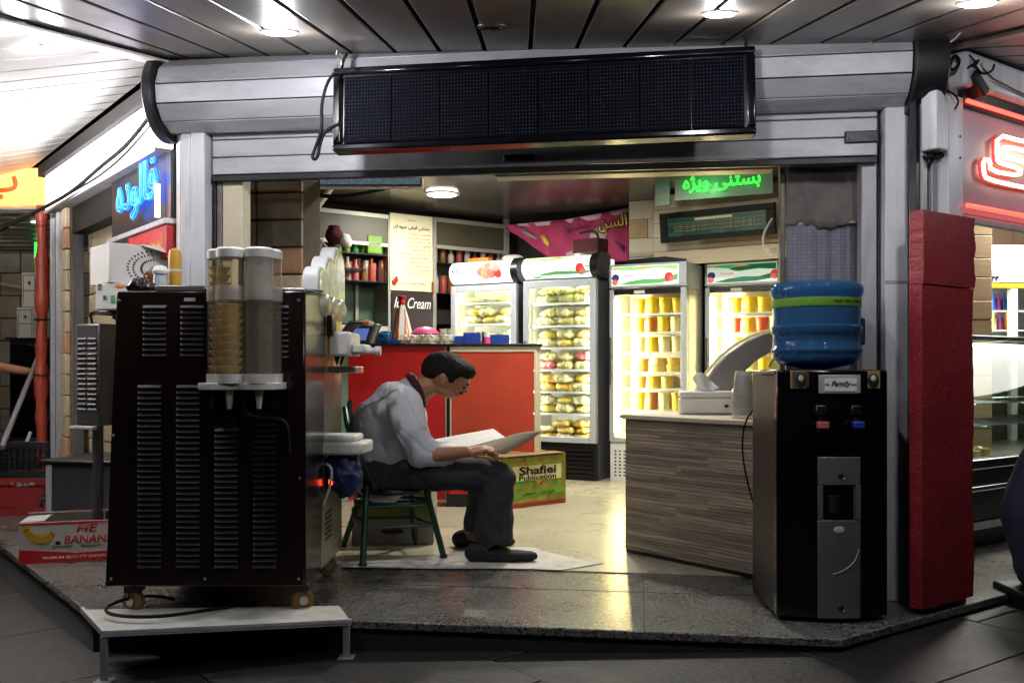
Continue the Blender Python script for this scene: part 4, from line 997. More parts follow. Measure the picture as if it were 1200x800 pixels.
# ------------------------------------------------------------------ shop interior: cabinets along the back left wall
def BL(s, v, z): return BL0.to_3d() + Vector((d2.x, d2.y, 0))*s + Vector((d2.y, -d2.x, 0))*v + Vector((0, 0, z))
AB = math.atan2(.58, .815)
def bs(px, v=0.0):
    k = (px-600)/F_PX; n = Vector((d2.y, -d2.x)); ox, oy = BL0.x+n.x*v, BL0.y+n.y*v
    return (k*oy-ox)/(d2.x-k*d2.y)
def bz(px, py, v=0.0): return EYE+(HOR-py)/F_PX*BL(bs(px, v), v, 0).y
def cabinet(px0, px1, label, shelves_py, z_top_py, with_back, cv=.32):
    s0, s1 = bs(px0, cv), bs(px1, cv); wd_ = s1-s0; D = cv-.01
    t = thing('shelf_cabinet', label, 'cabinet', tuple(BL(s0, cv, 0)), AB)
    zt = bz(px0, z_top_py, cv)
    MB().box(0, wd_, D-.015, D, 0, zt).build('back_panel', M[with_back], t)
    for x0, x1 in ((0, .035), (wd_-.035, wd_)): MB().box(x0, x1, 0, D-.02, 0, zt).build('upright', M['cab_frame'], t, bevel=.003)
    MB().box(.036, wd_-.036, 0, D-.02, zt-.04, zt).build('top_rail', M['cab_frame'], t, bevel=.003)
    MB().box(.036, wd_-.036, 0, .03, zt-.30, zt-.265).build('cross_rail', M['cab_frame'], t, bevel=.003)
    MB().box(.036, wd_-.036, .01, .02, zt-.264, zt-.041).build('fascia', M['olive_fascia'], t)
    zs = [bz((px0+px1)/2, py, .2) for py in shelves_py]
    for z in zs: MB().box(.036, wd_-.036, .01, D-.02, z-.012, z).build('shelf', M['black_plastic'], t, bevel=.002)
    return t, zs, wd_
t, zs, w1 = cabinet(357, 459, 'tall cabinet with coloured bottles behind the ice cream machine', (297, 329, 379), 241, 'green_pane')
MB().box(.2, w1-.036, .0, .03, zs[2]-.10, zs[2]-.02).build('lower_rail', M['cab_frame'], t, bevel=.003)
MB().box(w1*.72, w1*.72+.03, .26, .29, zs[2], zs[1]-.012).build('pane_bar', M['cab_frame'], t)
MB().box(.036, w1*.40, .02, .03, 0, zs[0]+.25).build('shade_panel', M['wall_dark'], t)  # dark sheet put in to keep this corner of the cabinet in shade
def on_shelf(t, x, y, z): return t.location + Matrix.Rotation(t.rotation_euler[2], 3, 'Z') @ Vector((x, y, z))
def bottle(t, x, y, z, h, r, mt, label, group, neck=True):
    pr = [(r*.9, 0), (r, .01), (r, h*.6), (r*.45, h*.8), (r*.4, h*.95), (r*.46, h*.955), (r*.46, h)] if neck else [(r*.9, 0), (r, .008), (r, h*.8), (r*.85, h*.84), (r*.95, h*.85), (r*.95, h)]
    o = MB().lathe(pr, 14).build('bottle' if neck else 'jar', M[mt]); o.location = on_shelf(t, x, y, z+.001)
    return tag(o, label, 'bottle' if neck else 'jar', group)
x0 = w1*.42
names = [('lime', 'lime green'), ('tub_yellow', 'yellow'), ('green_ink', 'dark green'), ('orange', 'orange'), ('lime', 'pale lime'), ('tub_brown', 'brown')]
for i in range(12):
    mt, nm = names[(i*5) % 6]; bottle(t, x0+i*.041, .08+.05*(i % 2), zs[0], .25+.035*((i*7) % 3), .030, mt, f'{nm} bottle, {ORD[i]} from the left on the top shelf behind the machine', 'bottles on the top cabinet shelf')
tg = MB().box(-.075, .075, -.04, .04, 0, .17).build('canister', M['lime'], None, bevel=.01); tg.location = on_shelf(t, w1*.80, .04, zs[0]+.001); tg.rotation_euler = (0, 0, AB)
tag(tg, 'big lime green canister in front of the bottles on the top shelf', 'canister')
for i in range(13):
    mt, nm = [('maroon', 'dark red'), ('tub_brown', 'brown'), ('milky', 'clear'), ('tub_red', 'orange red'), ('pink_food', 'dusty pink')][i % 5]
    bottle(t, x0+i*.040, .06+.04*(i % 2), zs[1], .17+.02*(i % 3), .027, mt, f'{nm} jar, {ORD[i]} from the left on the middle shelf behind the machine', 'jars on the middle cabinet shelf', i % 2 == 0)

for i, (px, py, s_, mt, lb) in enumerate(((371, 292, .09, 'grey_card', 'grey crumpled bag hanging in the dark corner behind the machine'), (392, 275, .08, 'maroon', 'dark red packet stacked high in the dark corner'), (405, 282, .06, 'white_card', 'small white packet in the dark corner beside the bottles'), (384, 300, .10, 'dark_steel', 'dark crumpled packet on the corner shelf'))):
    o = MB().ell((0, 0, 0), (s_, s_*.7, s_*1.1), None, 14, 10).build('packet', M[mt], None, smooth=60); o.location = P(px, py, 8.15)
    d = o.modifiers.new('crumple', 'DISPLACE'); tx = bpy.data.textures.get('crumple') or bpy.data.textures.new('crumple', 'CLOUDS'); tx.noise_scale = .06; d.texture = tx; d.strength = .05
    tag(o, lb, 'packet')
tag(MB().box(-.35, .35, 0, .3, -.02, 0).build('corner_shelf', M['black_plastic'], loc=P(385, 312, 8.05), rz=AB), 'black shelf in the dark corner behind the machine', 'shelf')
cable('thin white cable slanting down in the dark corner', [P(362, 262, 7.9), P(378, 285, 7.9), P(396, 302, 7.95)], .008, 'cab_frame')
# poster and sign between the cabinets
s0, s1 = bs(457, .33), bs(507, .33)
zt, zb_ = bz(457, 249, .33), bz(480, 341, .33)
t = thing('menu_poster', 'cream menu poster with lines of gold Persian text between the cabinets', 'poster', tuple(BL((s0+s1)/2, .33, 0)), AB)
wp = s1-s0
MB().box(-wp/2, wp/2, 0, .02, zb_, zt).build('board', M['menu_paper'], t, bevel=.002)
ph = zt-zb_
lettering(ar('بستنی قیفی میوه ای'), M['black_ink'], t, (0, -.001, zb_+ph*.83), w=wp*.84, h=.045, bold=.02)
lettering(ar('به نام خدا'), M['black_ink'], t, (0, -.001, zb_+ph*.92), w=wp*.2, h=.02)
lines = ['بستنی وانیلی', 'بستنی شکلاتی', 'آب هویج', 'فالوده شیرازی', 'شیر موز', 'بستنی سنتی زعفرانی', 'معجون مخصوص ویژه', 'آب پرتقال', 'شیر پسته', 'بستنی میوه ای', 'آب انار تازه']
for i, l in enumerate(lines):
    w_ = wp*(.32+.022*len(l)); lettering(ar(l), M['gold_ink'], t, (wp*.44-w_/2, -.001, zb_+ph*(.75-.052*i)), w=w_, h=.030)
lettering(ar('سفارشات پذیرفته می شود'), M['black_ink'], t, (.02, -.001, zb_+ph*.10), w=wp*.6, h=.02)
MB().box(wp*.46, wp*.5, -.04, -.001, zb_-.02, zb_+.10).build('clip_bow', M['tub_brown'], t, bevel=.01)
MB().prism([(-wp*.46, zb_+.08), (-wp*.36, zb_+.13), (-wp*.33, zb_+.09), (-wp*.4, zb_+.05)], -.02, -.001, 'y').build('clip_bow', M['red'], t)
t = thing('ad_sign', 'black sign reading Ice Cream in white script under the menu poster', 'sign', tuple(BL((s0+s1)/2, .35, 0)), AB)
zi = bz(480, 402, .35)
MB().box(-wp*.47, wp*.47, 0, .02, zi, zb_-.012).build('board', M['black_ad'], t, bevel=.002)
lettering('Ice Cream', M['white_ink'], t, (0, -.001, bz(480, 355, .35)), w=wp*.86, h=.10, shear=.35)
t, zs, w2 = cabinet(508, 597, 'tall dark cabinet of glasses to the right of the menu poster', (310, 345, 380), 254, 'wall_dark', .20)
for i in range(9):
    mt, nm = [('milky', 'clear'), ('tub_brown', 'brown'), ('milky', 'tall clear'), ('tub_red', 'reddish')][i % 4]
    bottle(t, .07+i*.095, .10, zs[0], .24-.05*(i % 3), .03, mt, f'{nm} bottle, {ORD[i]} from the left on the upper shelf beside the poster', 'bottles on the shelf right of the poster')
for i in range(6):
    mt, nm = [('milky', 'clear'), ('tub_red', 'red'), ('tub_brown', 'brown')][i % 3]
    bottle(t, .07+i*.09, .08, zs[1], .22-.05*(i % 2), .032, mt, f'{nm} jar, {ORD[i]} from the left on the lower shelf beside the poster', 'jars on the shelf right of the poster', i % 2 == 0)
tag(MB().box(0, .05, 0, .05, 0, 2.45).build('cabinet_post', M['cab_frame'], loc=P(592, 400, 9.55), rz=AB), 'pale upright post at the corner behind the fridges', 'post')

# counter-top green cabinet pane base under bottles is part of the cabinet; pink banner on the back right wall
t = thing('pink_banner', 'sagging pink cloth banner with yellow Persian letters over the fridges', 'banner', (0, 0, 0))
tl, tr = P(590, 264, 9.3), P(738, 243, 8.78); bl, bm_, br = P(600, 272, 9.3), P(650, 306, 9.1), P(738, 306, 8.76)
mb = MB(); n, m = 36, 12
def bpt(q, r):
    top = tl.lerp(tr, q); top.z -= .035*math.sin(PI*q)
    bot = bl.lerp(bm_, q/.42) if q < .42 else bm_.lerp(br, (q-.42)/.58)
    p = top.lerp(bot, r); nn = Vector((-.46, -.88, 0)); return p + nn*(.03*math.sin(q*16+r*3)*(.4+.6*r)+.015*math.sin(q*33-r*5))
vs = [bpt(i/n, j/m) for j in range(m+1) for i in range(n+1)]
mb.add(vs, [(j*(n+1)+i, j*(n+1)+i+1, (j+1)*(n+1)+i+1, (j+1)*(n+1)+i) for j in range(m) for i in range(n)])
o = mb.build('cloth', M['magenta'], t, smooth=80); o.modifiers.new('thick', 'SOLIDIFY').thickness = .004
def on_banner(name, mat, outline):                                        # print patch that follows the cloth
    mb = MB(); c = [bpt(q, r)+Vector((-.004, -.012, 0)) for q, r in outline]
    cm = sum(c, Vector())/len(c); mb.add(c+[cm], [(i, (i+1) % len(c), len(c)) for i in range(len(c))])
    o = mb.build(name, mat, t); o.modifiers.new('thick', 'SOLIDIFY').thickness = .002
on_banner('edge_print', M['pale_pink'], [(0, .01), (.3, .02), (.7, .02), (1, .02), (1, .10), (.7, .10), (.3, .1), (.0, .1)])
on_banner('round_print', M['pale_pink'], [(.7, .42), (.73, .3), (.78, .25), (.83, .3), (.84, .45), (.81, .6), (.76, .66), (.71, .58)])
on_banner('leaf_print', M['grey_card'], [(.12, .25), (.16, .2), (.21, .4), (.27, .55), (.25, .66), (.19, .6), (.15, .5)])
on_banner('leaf_print', M['yellow_ink'], [(.30, .42), (.34, .38), (.38, .55), (.38, .7), (.34, .62)])
on_banner('violet_print', M['violet'], [(.88, .58), (.96, .72), (.955, .84)])
on_banner('pale_print', M['pale_pink'], [(.5, .8), (.56, .74), (.62, .8), (.6, .93), (.52, .95)])
bn = (tr-tl).normalized(); ba = math.atan2(bn.y, bn.x)
c = bpt(.885, .26)
lettering(ar('السن'), M['black_ink'], t, c+Vector((-.012, -.028, 0)), w=.30, h=.165, rot=(0, -.09, ba), bold=.045)
lettering(ar('السن'), M['yellow_ink'], t, c+Vector((-.014, -.034, 0)), w=.28, h=.145, rot=(0, -.09, ba), bold=.01)
lettering(ar('جشنواره'), M['black_ink'], t, bpt(.56, .22)+Vector((-.01, -.03, 0)), w=.34, h=.09, rot=(0, -.09, ba))

# tiled pillar, pale board with framed picture, green neon
tpz = 8.55
t = thing('tile_pillar', 'pillar of cream glossy tiles between the pink banner and the framed picture', 'pillar', P(737, 433, tpz), -.45); t.location.z = 0
tw_ = (778-737)/F_PX*tpz*1.12
MB().box(0.004, tw_-.004, .012, .3, 0, 2.5).build('core', M['mortar'], t)
zz = 2.5; k = 0
while zz > 1.2:
    h = .17
    cut = [(0, .5), (.5, 1)] if k % 2 else [(0, .72), (.72, 1)]
    for i, (a, b) in enumerate(cut): MB().box(a*tw_+.002, b*tw_-.002, random.uniform(-.003, .002), .013, zz-h+.002, zz-.002).build('tile', M['tile'][[0, 1, 2, 1, 0][(k*2+i*3) % 5]], t, bevel=.003)
    zz -= h; k += 1
pd = 7.75
t = thing('wall_board', 'pale wooden board above the fridges that carries the framed picture', 'board', P(766, 300, 8.15), -.60)
bw = 1.36; z0 = P(770, 312, 8.15).z; z1 = P(770, 229, 8.1).z
t.location.z = 0
for k in range(5): MB().box(0, bw, 0, .03, z0+(z1-z0)*k/5+.0015, z0+(z1-z0)*(k+1)/5-.0015).build('plank', M['wood_board'], t, bevel=.002)
MB().box(.02, bw-.02, .031, .05, z0, z1-.01).build('batten', M['beam'], t)
for x in (.28, 1.02): MB().cyl((x, .0, z1-.06), (x, -.012, z1-.06), .012, n=8).build('hook', M['dark_steel'], t)
fc = P(839, 262, 7.62)
t = thing('framed_picture', 'black framed panel of green and gold Persian calligraphy above the fridges', 'picture', tuple(fc), -.60)
fw, fh = .98, .245
t.rotation_euler = (.12, .0, -.60)
for nm, b in (('frame_bar', (-fw/2, fw/2, -.02, .03, fh/2-.045, fh/2)), ('frame_bar', (-fw/2, fw/2, -.02, .03, -fh/2, -fh/2+.045)), ('frame_bar', (-fw/2, -fw/2+.06, -.018, .028, -fh/2+.046, fh/2-.046)), ('frame_bar', (fw/2-.07, fw/2, -.018, .028, -fh/2+.046, fh/2-.046))):
    MB().box(*b).build(nm, M['matt_black'], t, bevel=.004)
MB().box(-fw/2+.055, fw/2-.065, .0, .01, -fh/2+.04, fh/2-.04).build('printed_panel', M['teal'], t)
MB().box(-.18, .14, -.004, -.001, .042, .062).build('title_print', M['wood_board'], t)
MB().box(-fw/2+.065, fw/2-.075, -.004, -.001, .026, .031).build('line_print', M['green_ink'], t)
for j in range(4): lettering(ar('بسم الله الرحمن الرحیم و به نستعین یا علی بن موسی'), M['cream_trim' if j % 2 else 'gold_ink'], t, (0, -.001, .014-.016*j), w=.74, h=.015)
for x in (-.36, .02, .28): lettering(ar('هوالله'), M['green_ink'], t, (x, -.002, -.062), w=.13, h=.03)
t = thing('neon_sign', 'bright green neon script above the pale wooden board', 'neon sign', P(842, 216, 7.25), -.45)
MB().box(-.36, .40, .05, .07, -.09, .09).build('board', M['green_pane'], t)  # green neon light put into the board colour
MB().box(-.52, -.40, .04, .06, -.12, .09).build('green_glow_strip', M['green_pane'], t)  # plank strip coloured green for the neon light falling on it
lettering(ar('بستنی ویژه'), M['neon_green'], t, (.02, .0, .015), w=.60, h=.13, outline=.016, name='neon_lettering')
lamp('neon_light', 'POINT', (-.1, -.06, .0), 1.6, (.1, 1, .2), t, .01)
cable('tangle of pale wires on the right end of the wooden board', [P(905, 256, 7.2), P(896, 270, 7.2), P(893, 286, 7.2), P(903, 298, 7.2), P(912, 290, 7.2), P(900, 292, 7.2), P(908, 300, 7.2), P(915, 296, 7.2)], .009, 'milky')

# round ceiling lamp and the hanging LED strip box
cp = P(518, 227, 8.1); cp.z = 2.49
t = thing('ceiling_lamp', 'bright round lamp on the dark shop ceiling', 'ceiling lamp', tuple(cp))
MB().lathe([(.001, -.016), (.12, -.016), (.135, -.008), (.135, -.001)], 30).build('diffuser', M['lamp_soft'], t)
MB().lathe([(.136, -.014), (.15, -.012), (.155, -.001), (.136, -.001)], 30).build('rim', M['white'], t)
lamp('lamp_light', 'AREA', (0, 0, -.02), 40, (1, .95, .84), t, .24)
t = thing('ceiling_lamp', 'added unseen lamp on the shop ceiling behind the front beam', 'ceiling lamp', (.55, 6.3, 2.495))  # extra lamp out of view, put in to brighten the interior
MB().lathe([(.001, -.016), (.12, -.016), (.135, -.008), (.135, -.001)], 30).build('diffuser', M['lamp_soft'], t)
lamp('lamp_light', 'AREA', (0, 0, -.02), 60, (1, .94, .82), t, .24)
t = thing('unseen_bulb', 'unseen bulb added behind the front beam to light the upper walls', 'lamp', (.9, 5.5, 2.2))
MB().ell((0, 0, 0), (.035, .035, .045)).build('bulb', M['lamp_soft'], t); MB().tube([(0, 0, .08), (0, 0, .29)], .005, 6).build('wire', M['black_plastic'], t); MB().cyl((0, 0, .04), (0, 0, .085), .018).build('holder', M['black_plastic'], t)
lamp('lamp_light', 'POINT', (0, 0, -.06), 34, (1, .94, .8), t, .03)  # added bulb, kept out of view, lights the upper walls
lp0, lp1 = P(356, 212, 5.3), P(495, 213, 5.3)
t = thing('led_strip_sign', 'narrow glittering sign box hanging under the beam at the left', 'sign box', tuple((lp0+lp1)/2))
hw = (lp1.x-lp0.x)/2
MB().box(-hw, hw, 0, .06, -.022, .022).build('case', M['frame_grey'], t, bevel=.003)
MB().box(-hw+.012, hw-.012, -.006, -.001, -.017, .017).build('face', material('sparkle_glow_face', (130, 150, 160), .25, .2, .8, 40, emit=.22, ecol=(150, 180, 195)), t)  # faint glow stands in for the sparkling reflections on the face
MB().box(-hw, hw, -.008, .07, -.032, -.0235).build('lower_trim', M['frame_light'], t, bevel=.002)
MB().ell((-hw-.005, -.012, -.062), (.009, .009, .009), None, 10, 8).build('spark_lamp', M['spark'], t)
MB().ell((-hw+.02, -.012, .035), (.006, .006, .006), None, 10, 8).build('spark_lamp', M['spark'], t)
MB().tube([(-hw-.005, 0, -.06), (-hw, .02, -.02)], .004, 6).build('lamp_wire', M['black_plastic'], t)
cable('black cable drooping below the glittering sign box', [P(358, 228, 5.4), P(395, 231, 5.5), P(430, 226, 5.6), P(460, 219, 5.7)], .012)
tag(MB().tube([P(358, 262, 5.6), P(388, 220, 6.2)], .02, 8).build('hanging_rod', M['cab_frame']), 'slanting pale rod under the ceiling at the left', 'rod')
# ------------------------------------------------------------------ fridges along the back right
RF = math.atan2(-.469, .883)
for k in ('yellow_food', 'pale_food', 'amber_food', 'pink_food', 'green_food'):
    M[k].node_tree.nodes['Principled BSDF'].inputs['Coat Weight'].default_value = .7
def fridge(label, fl, w, D, H, ch, base, style):
    t = thing('display_fridge', label, 'fridge', (fl[0], fl[1], 0), RF, 'glass door fridges along the back wall')
    body = M['fridge_grey'] if style['pale'] else M['fridge_dark']; frame = M['fridge_grey']
    dz0, dz1 = base, H-ch-.015
    for x0, x1 in ((0, .02), (w-.02, w)): MB().box(x0, x1, .055, D, .0, dz1).build('side_wall', body, t, bevel=.004)
    MB().box(.021, w-.021, D-.02, D, .0, dz1).build('back_wall', body, t)
    MB().box(0, w, .055, D, dz1+.001, dz1+.02).build('top_plate', body, t)
    for nm, b in (('liner', (.021, .03, .06, D-.021, base, dz1)), ('liner', (w-.03, w-.021, .06, D-.021, base, dz1)), ('liner', (.031, w-.031, D-.03, D-.021, base, dz1)), ('liner', (.031, w-.031, .06, D-.031, base, base+.015)), ('liner', (.031, w-.031, .06, D-.031, dz1-.015, dz1))):
        MB().box(*b).build(nm, M['liner'], t)
    fw = style['fw']
    dr = MB().box(0, fw, 0, .05, dz0, dz1).build('door_frame', frame, t, bevel=.005)
    MB().box(w-fw*1.25, w, 0, .05, dz0, dz1).build('door_frame', frame, t, bevel=.005)
    MB().box(fw+.001, w-fw*1.25-.001, 0, .05, dz1-fw*1.2, dz1).build('door_frame', frame if style['pale'] is None or not style['dark_head'] else M['black_plastic'], t, bevel=.005)
    MB().box(fw+.001, w-fw*1.25-.001, 0, .05, dz0, dz0+fw).build('door_frame', frame, t, bevel=.005)
    MB().box(fw+.001, w-fw*1.25-.001, .02, .028, dz0+fw, dz1-fw*1.2).build('door_glass', M['glass'], t)
    MB().box(.012, .03, -.03, -.001, dz0+.5, dz0+.9).build('door_handle', M['fridge_dark'], t, bevel=.006)
    if style['base'] == 'black':
        MB().box(0, w, .02, .054, 0, base-.006).build('base_grille', M['black_plastic'], t, bevel=.004)
        sm = MB().box(.03, w-.03, -.006, .019, -.008, .008).mesh('slat', M['black_metal'])
        for k in range(7): inst('slat', sm, t, (0, 0, .05+k*.037))
    else:
        MB().box(0, w, .02, .054, 0, base-.006).build('base_grille', M['white'], t, bevel=.004)
        mb = MB()
        for i in range(int(w/.045)):
            for j in range(8): mb.box(.04+i*.042, .058+i*.042, .0175, .0205, .05+j*.03, .063+j*.03)
        tag(mb.build('vent_hole', M['black_plastic'], t, smooth=0), kind='stuff')
    z0, z1 = H-ch, H
    if style['round']:
        pr = [(.10-.13*math.cos(a), (z0+z1)/2+(ch/2)*math.sin(a)) for a in [(-80+160*i/14)*PI/180 for i in range(15)]]+[(D, z1), (D, z0)]
        cnp = MB().prism(pr, 0, w-.045, 'x').build('canopy', M[style['lit']], t, smooth=40)
        pr2 = [(.10-.15*math.cos(a), (z0+z1)/2+(ch/2+.015)*math.sin(a)) for a in [(-80+160*i/14)*PI/180 for i in range(15)]]+[(D*.5, z1+.015), (D*.5, z0-.01)]
        MB().prism(pr2, w-.043, w+.03, 'x').build('end_cap', M['black_plastic'], t, bevel=.006)
        yf = -.034
    else:
        for nm, b in (('canopy_frame', (0, w, .0, .06, z1-.018, z1)), ('canopy_frame', (0, w, 0, .06, z0, z0+.018)), ('canopy_frame', (0, .02, 0, .06, z0+.0185, z1-.0185)), ('canopy_frame', (w-.07, w, 0, .06, z0+.0185, z1-.0185))):
            MB().box(*b).build(nm, M['fridge_grey'], t, bevel=.003)
        cnp = MB().box(.0205, w-.0705, .006, .05, z0+.0185, z1-.0185).build('canopy', M[style['lit']], t)
        MB().box(0, w, .061, D, z0, z1).build('canopy_box', M['fridge_grey'], t)
        yf = .003
    t['zc'] = 0.0
    cz = (z0+z1)/2
    def decal(name, mt, poly, lift=0.0):                                  # printed shapes on the lit sign, in sign fractions
        if style['round']:
            mb = MB(); n = len(poly); pts = []
            for a, b in poly:
                z = z0+ch*b; s = max(-.98, min(.98, (z-cz)/(ch/2))); y = .10-.13*math.sqrt(1-s*s)-.004-lift
                pts.append((a*(w-.045), y, z))
            cm = (sum(p[0] for p in pts)/n, 0, sum(p[2] for p in pts)/n); s = max(-.98, min(.98, (cm[2]-cz)/(ch/2)))
            pts.append((cm[0], .10-.13*math.sqrt(1-s*s)-.004-lift, cm[2])); mb.add(pts, [(i, (i+1) % n, n) for i in range(n)])
            o = mb.build(name, M[mt], t, smooth=60)
        else:
            MB().prism([(.0205+a*(w-.091), z0+.0185+b*(ch-.037)) for a, b in poly], .0035-lift, .0055-lift, 'y').build(name, M[mt], t)
    def disc(a, b, r, n=14, asp=1.0): return [(a+r*asp*ch/w*math.cos(2*PI*i/n), b+r*math.sin(2*PI*i/n)) for i in range(n)]
    if style['print'] == 'scoops':
        for i, (a, b, r, mt) in enumerate(((.52, .5, .20, 'lit_coral'), (.60, .40, .24, 'lit_peach'), (.70, .45, .25, 'lit_coral'), (.80, .40, .2, 'lit_red'), (.62, .68, .2, 'lit_coral'), (.72, .72, .18, 'lit_peach'), (.78, .62, .16, 'lit_coral'), (.56, .72, .10, 'lit_orange'), (.83, .7, .09, 'lit_orange'))): decal('scoop_print', mt, disc(a, b, r), .0012*i)
        lettering('KNO', M['lit_teal'], t, (.15*w, -.035, cz+.01), w=.21*w, h=ch*.26)
        lettering('ice cream', M['lit_teal'], t, (.15*w, -.032, cz-.035), w=.16*w, h=ch*.06)
    else:
        G1, G2 = ('lit_green', 'lit_leaf') if style['print'] == 'bright' else ('lit_deep', 'lit_green')
        decal('swoosh_print', G2, [(0, .86), (.35, .76), (.7, .86), (.99, .72), (.99, .97), (.0, .97)], .0002)
        decal('swoosh_print', G1, [(.1, .06), (.3, .22), (.5, .30), (.75, .28), (.99, .5), (.99, .2), (.7, .05), (.3, .03)], .0004)
        if style['print'] != 'bright': decal('swoosh_print', G1, [(.30, .72), (.55, .92), (.99, .95), (.99, .62), (.75, .70), (.45, .60)], .0004)
        decal('orange_print', 'lit_orange', [(.03, .80), (.12, .93), (.2, .95), (.04, .96)], .0006); decal('orange_print', 'lit_orange', [(.35, .88), (.5, .96), (.62, .88), (.5, .84)], .0006)
        decal('fruit_print', 'lit_red', disc(.86 if style['print'] == 'bright' else .97, .36, .25, asp=.9), .0010)
        decal('fruit_print', 'lit_coral', disc(.90 if style['print'] == 'bright' else .95, .28, .14), .0014)
        if not style['round']:
            decal('berry_print', 'lit_navy', disc(.06, .42, .2), .0010); decal('berry_print', 'lit_coral', disc(.05, .18, .16), .0012)
        lettering('Fresh' if style['print'] == 'bright' else 'Firoozeh', M['lit_red' if not style['round'] else 'lit_deep'], t, ((.14 if style['round'] else .28)*w, -.036 if style['round'] else .002, cz), w=.16*w, h=ch*.12)
    if not style['round']: MB().box(w*.33, w*.47, -.004, -.001, dz1-fw*1.0, dz1-fw*.35).build('number_plate', M['white_plastic'], t)
    zs = []
    for z in style['shelves']:
        sh = MB()
        sh.box(.032, w-.032, .075, .085, z-.014, z+.004)
        for i in range(9): sh.box(.05+i*(w-.1)/8-.002, .05+i*(w-.1)/8+.002, .086, D-.04, z-.006, z-.001)
        sh.box(.032, w-.032, .086, D-.04, z-.0008, z)
        sh.build('shelf', M['white'], t, smooth=0); zs.append(z)
    if style['tube'] == 'left':
        MB().tube([(.06, .085, base+.08), (.06, .085, dz1-.08)], .016, 10).build('light_tube', M['tube_warm'], t)
        la = lamp('tube_light', 'AREA', (.09, .075, (base+dz1)/2), style['power'], (1, .86, .48), t, .3, rot=(0, -PI/2, .45))
        la.data.shape = 'RECTANGLE'; la.data.size = 1.1; la.data.size_y = .05
    else:
        MB().tube([(.08, .11, dz1-.03), (w-.08, .11, dz1-.03)], .013, 10).build('light_tube', M['tube_cool'], t)
        la = lamp('tube_light', 'AREA', (w*.5, .075, (base+dz1)/2), style['power'], (.97, 1, .84), t, .5, rot=(PI/2, 0, 0))
        la.data.shape = 'RECTANGLE'; la.data.size = .04; la.data.size_y = (dz1-base)*.9
        MB().tube([(w-.058, .075, base+.1), (w-.058, .075, dz1-.1)], .008, 8).build('light_tube', M['tube_cool'], t)
        lb = lamp('tube_light', 'AREA', (.07, .068, (base+dz1)/2), style['power'], (1, .98, .84), t, .5, rot=(0, -PI/2, .55)); lb.data.shape = 'RECTANGLE'; lb.data.size = (dz1-base)*.85; lb.data.size_y = .04
        la.location.x = w-.066; la.rotation_euler = (0, PI/2, -.55); la.data.size = (dz1-base)*.85; la.data.size_y = .04
    return t
def inside(t, x, y, z): return t.location + Matrix.Rotation(RF, 3, 'Z') @ Vector((x, y, z))
packs = {}
def pack_mesh(mt, w, d, h):
    key = (mt, round(w, 2), round(h, 2))
    if key not in packs:
        r = random.Random(len(packs)+3); mb = MB()
        mb.ell((0, 0, h*.45), (w*.5, d*.5, h*.45), None, 14, 8)
        for i in range(7): mb.ell(((r.random()-.5)*w*.7, (r.random()-.5)*d*.7, h*.5), (w*.2, d*.22, h*.5), None, 9, 6)
        packs[key] = mb.mesh('fruit_pack', M[mt], 70)
    return packs[key]
tubs = {}
def tub_mesh(mt, r, h):
    key = (mt, r, h)
    if key not in tubs: tubs[key] = MB().lathe([(r*.82, 0), (r*.95, h*.82), (r*1.03, h*.83), (r*1.03, h*.95), (r*.98, h), (.001, h)], 20).mesh('tub', M[mt], 40)
    return tubs[key]

f2 = fridge('tall fridge full of wrapped fruit packs, second from the counter', (.0995, 8.43), .7045, .55, 1.975, .20, .33,
            dict(pale=False, dark_head=False, fw=.05, base='black', round=True, lit='canopy_lit', print='bright', tube='top', power=13,
                 shelves=[.58, .774, .97, 1.166, 1.36, 1.56]))
f1 = fridge('fridge with round scoop pictures on its lit sign, partly behind the counter', (-.583, 8.93), .703, .42, 1.99, .215, .33,
            dict(pale=False, dark_head=False, fw=.05, base='black', round=True, lit='canopy_lit', print='scoops', tube='top', power=13,
                 shelves=[.70, .94, 1.18, 1.40, 1.60]))
f3 = fridge('brightly yellow lit fridge behind the left end of the wood strip counter', (.845, 8.15), .69, .46, 1.875, .20, .345,
            dict(pale=True, dark_head=True, fw=.04, base='white', round=False, lit='canopy_lit', print='bright', tube='left', power=75,
                 shelves=[.62, .807, .948, 1.118, 1.289, 1.45]))
f4 = fridge('brightly yellow lit fridge behind the blue water bottle', (1.685, 8.20), .69, .46, 1.90, .20, .345,
            dict(pale=True, dark_head=True, fw=.04, base='white', round=False, lit='canopy_dim', print='deep', tube='left', power=75,
                 shelves=[.62, .807, .955, 1.126, 1.29, 1.462]))
def rows_of_packs(t, where, spec, x0, x1, group):
    for z, nl, mats, lb in spec:
        n = 3; w = (x1-x0)/n
        for l in range(nl):
            cnt = n if not (nl == 3 and l == 2) else 2
            for i in range(cnt):
                mt = mats[(i+l) % len(mats)]
                h = .082 if nl == 2 else .062
                o = inst('fruit_pack', pack_mesh(mt, w*1.02, .2, h))
                xx = x0+w*(i+.5+(0 if cnt == n else .8))+random.uniform(-.008, .008)
                o.location = inside(t, xx, .19+random.uniform(-.01, .01), z+.002+l*(h-.006)); o.rotation_euler = (random.uniform(-.06, .06), random.uniform(-.08, .08), RF+random.uniform(-.15, .15))
                tag(o, f'{["left", "middle", "right"][i]} {lb} pack, {["lowest", "second", "third"][l]} layer on {where}', 'fruit pack', group)
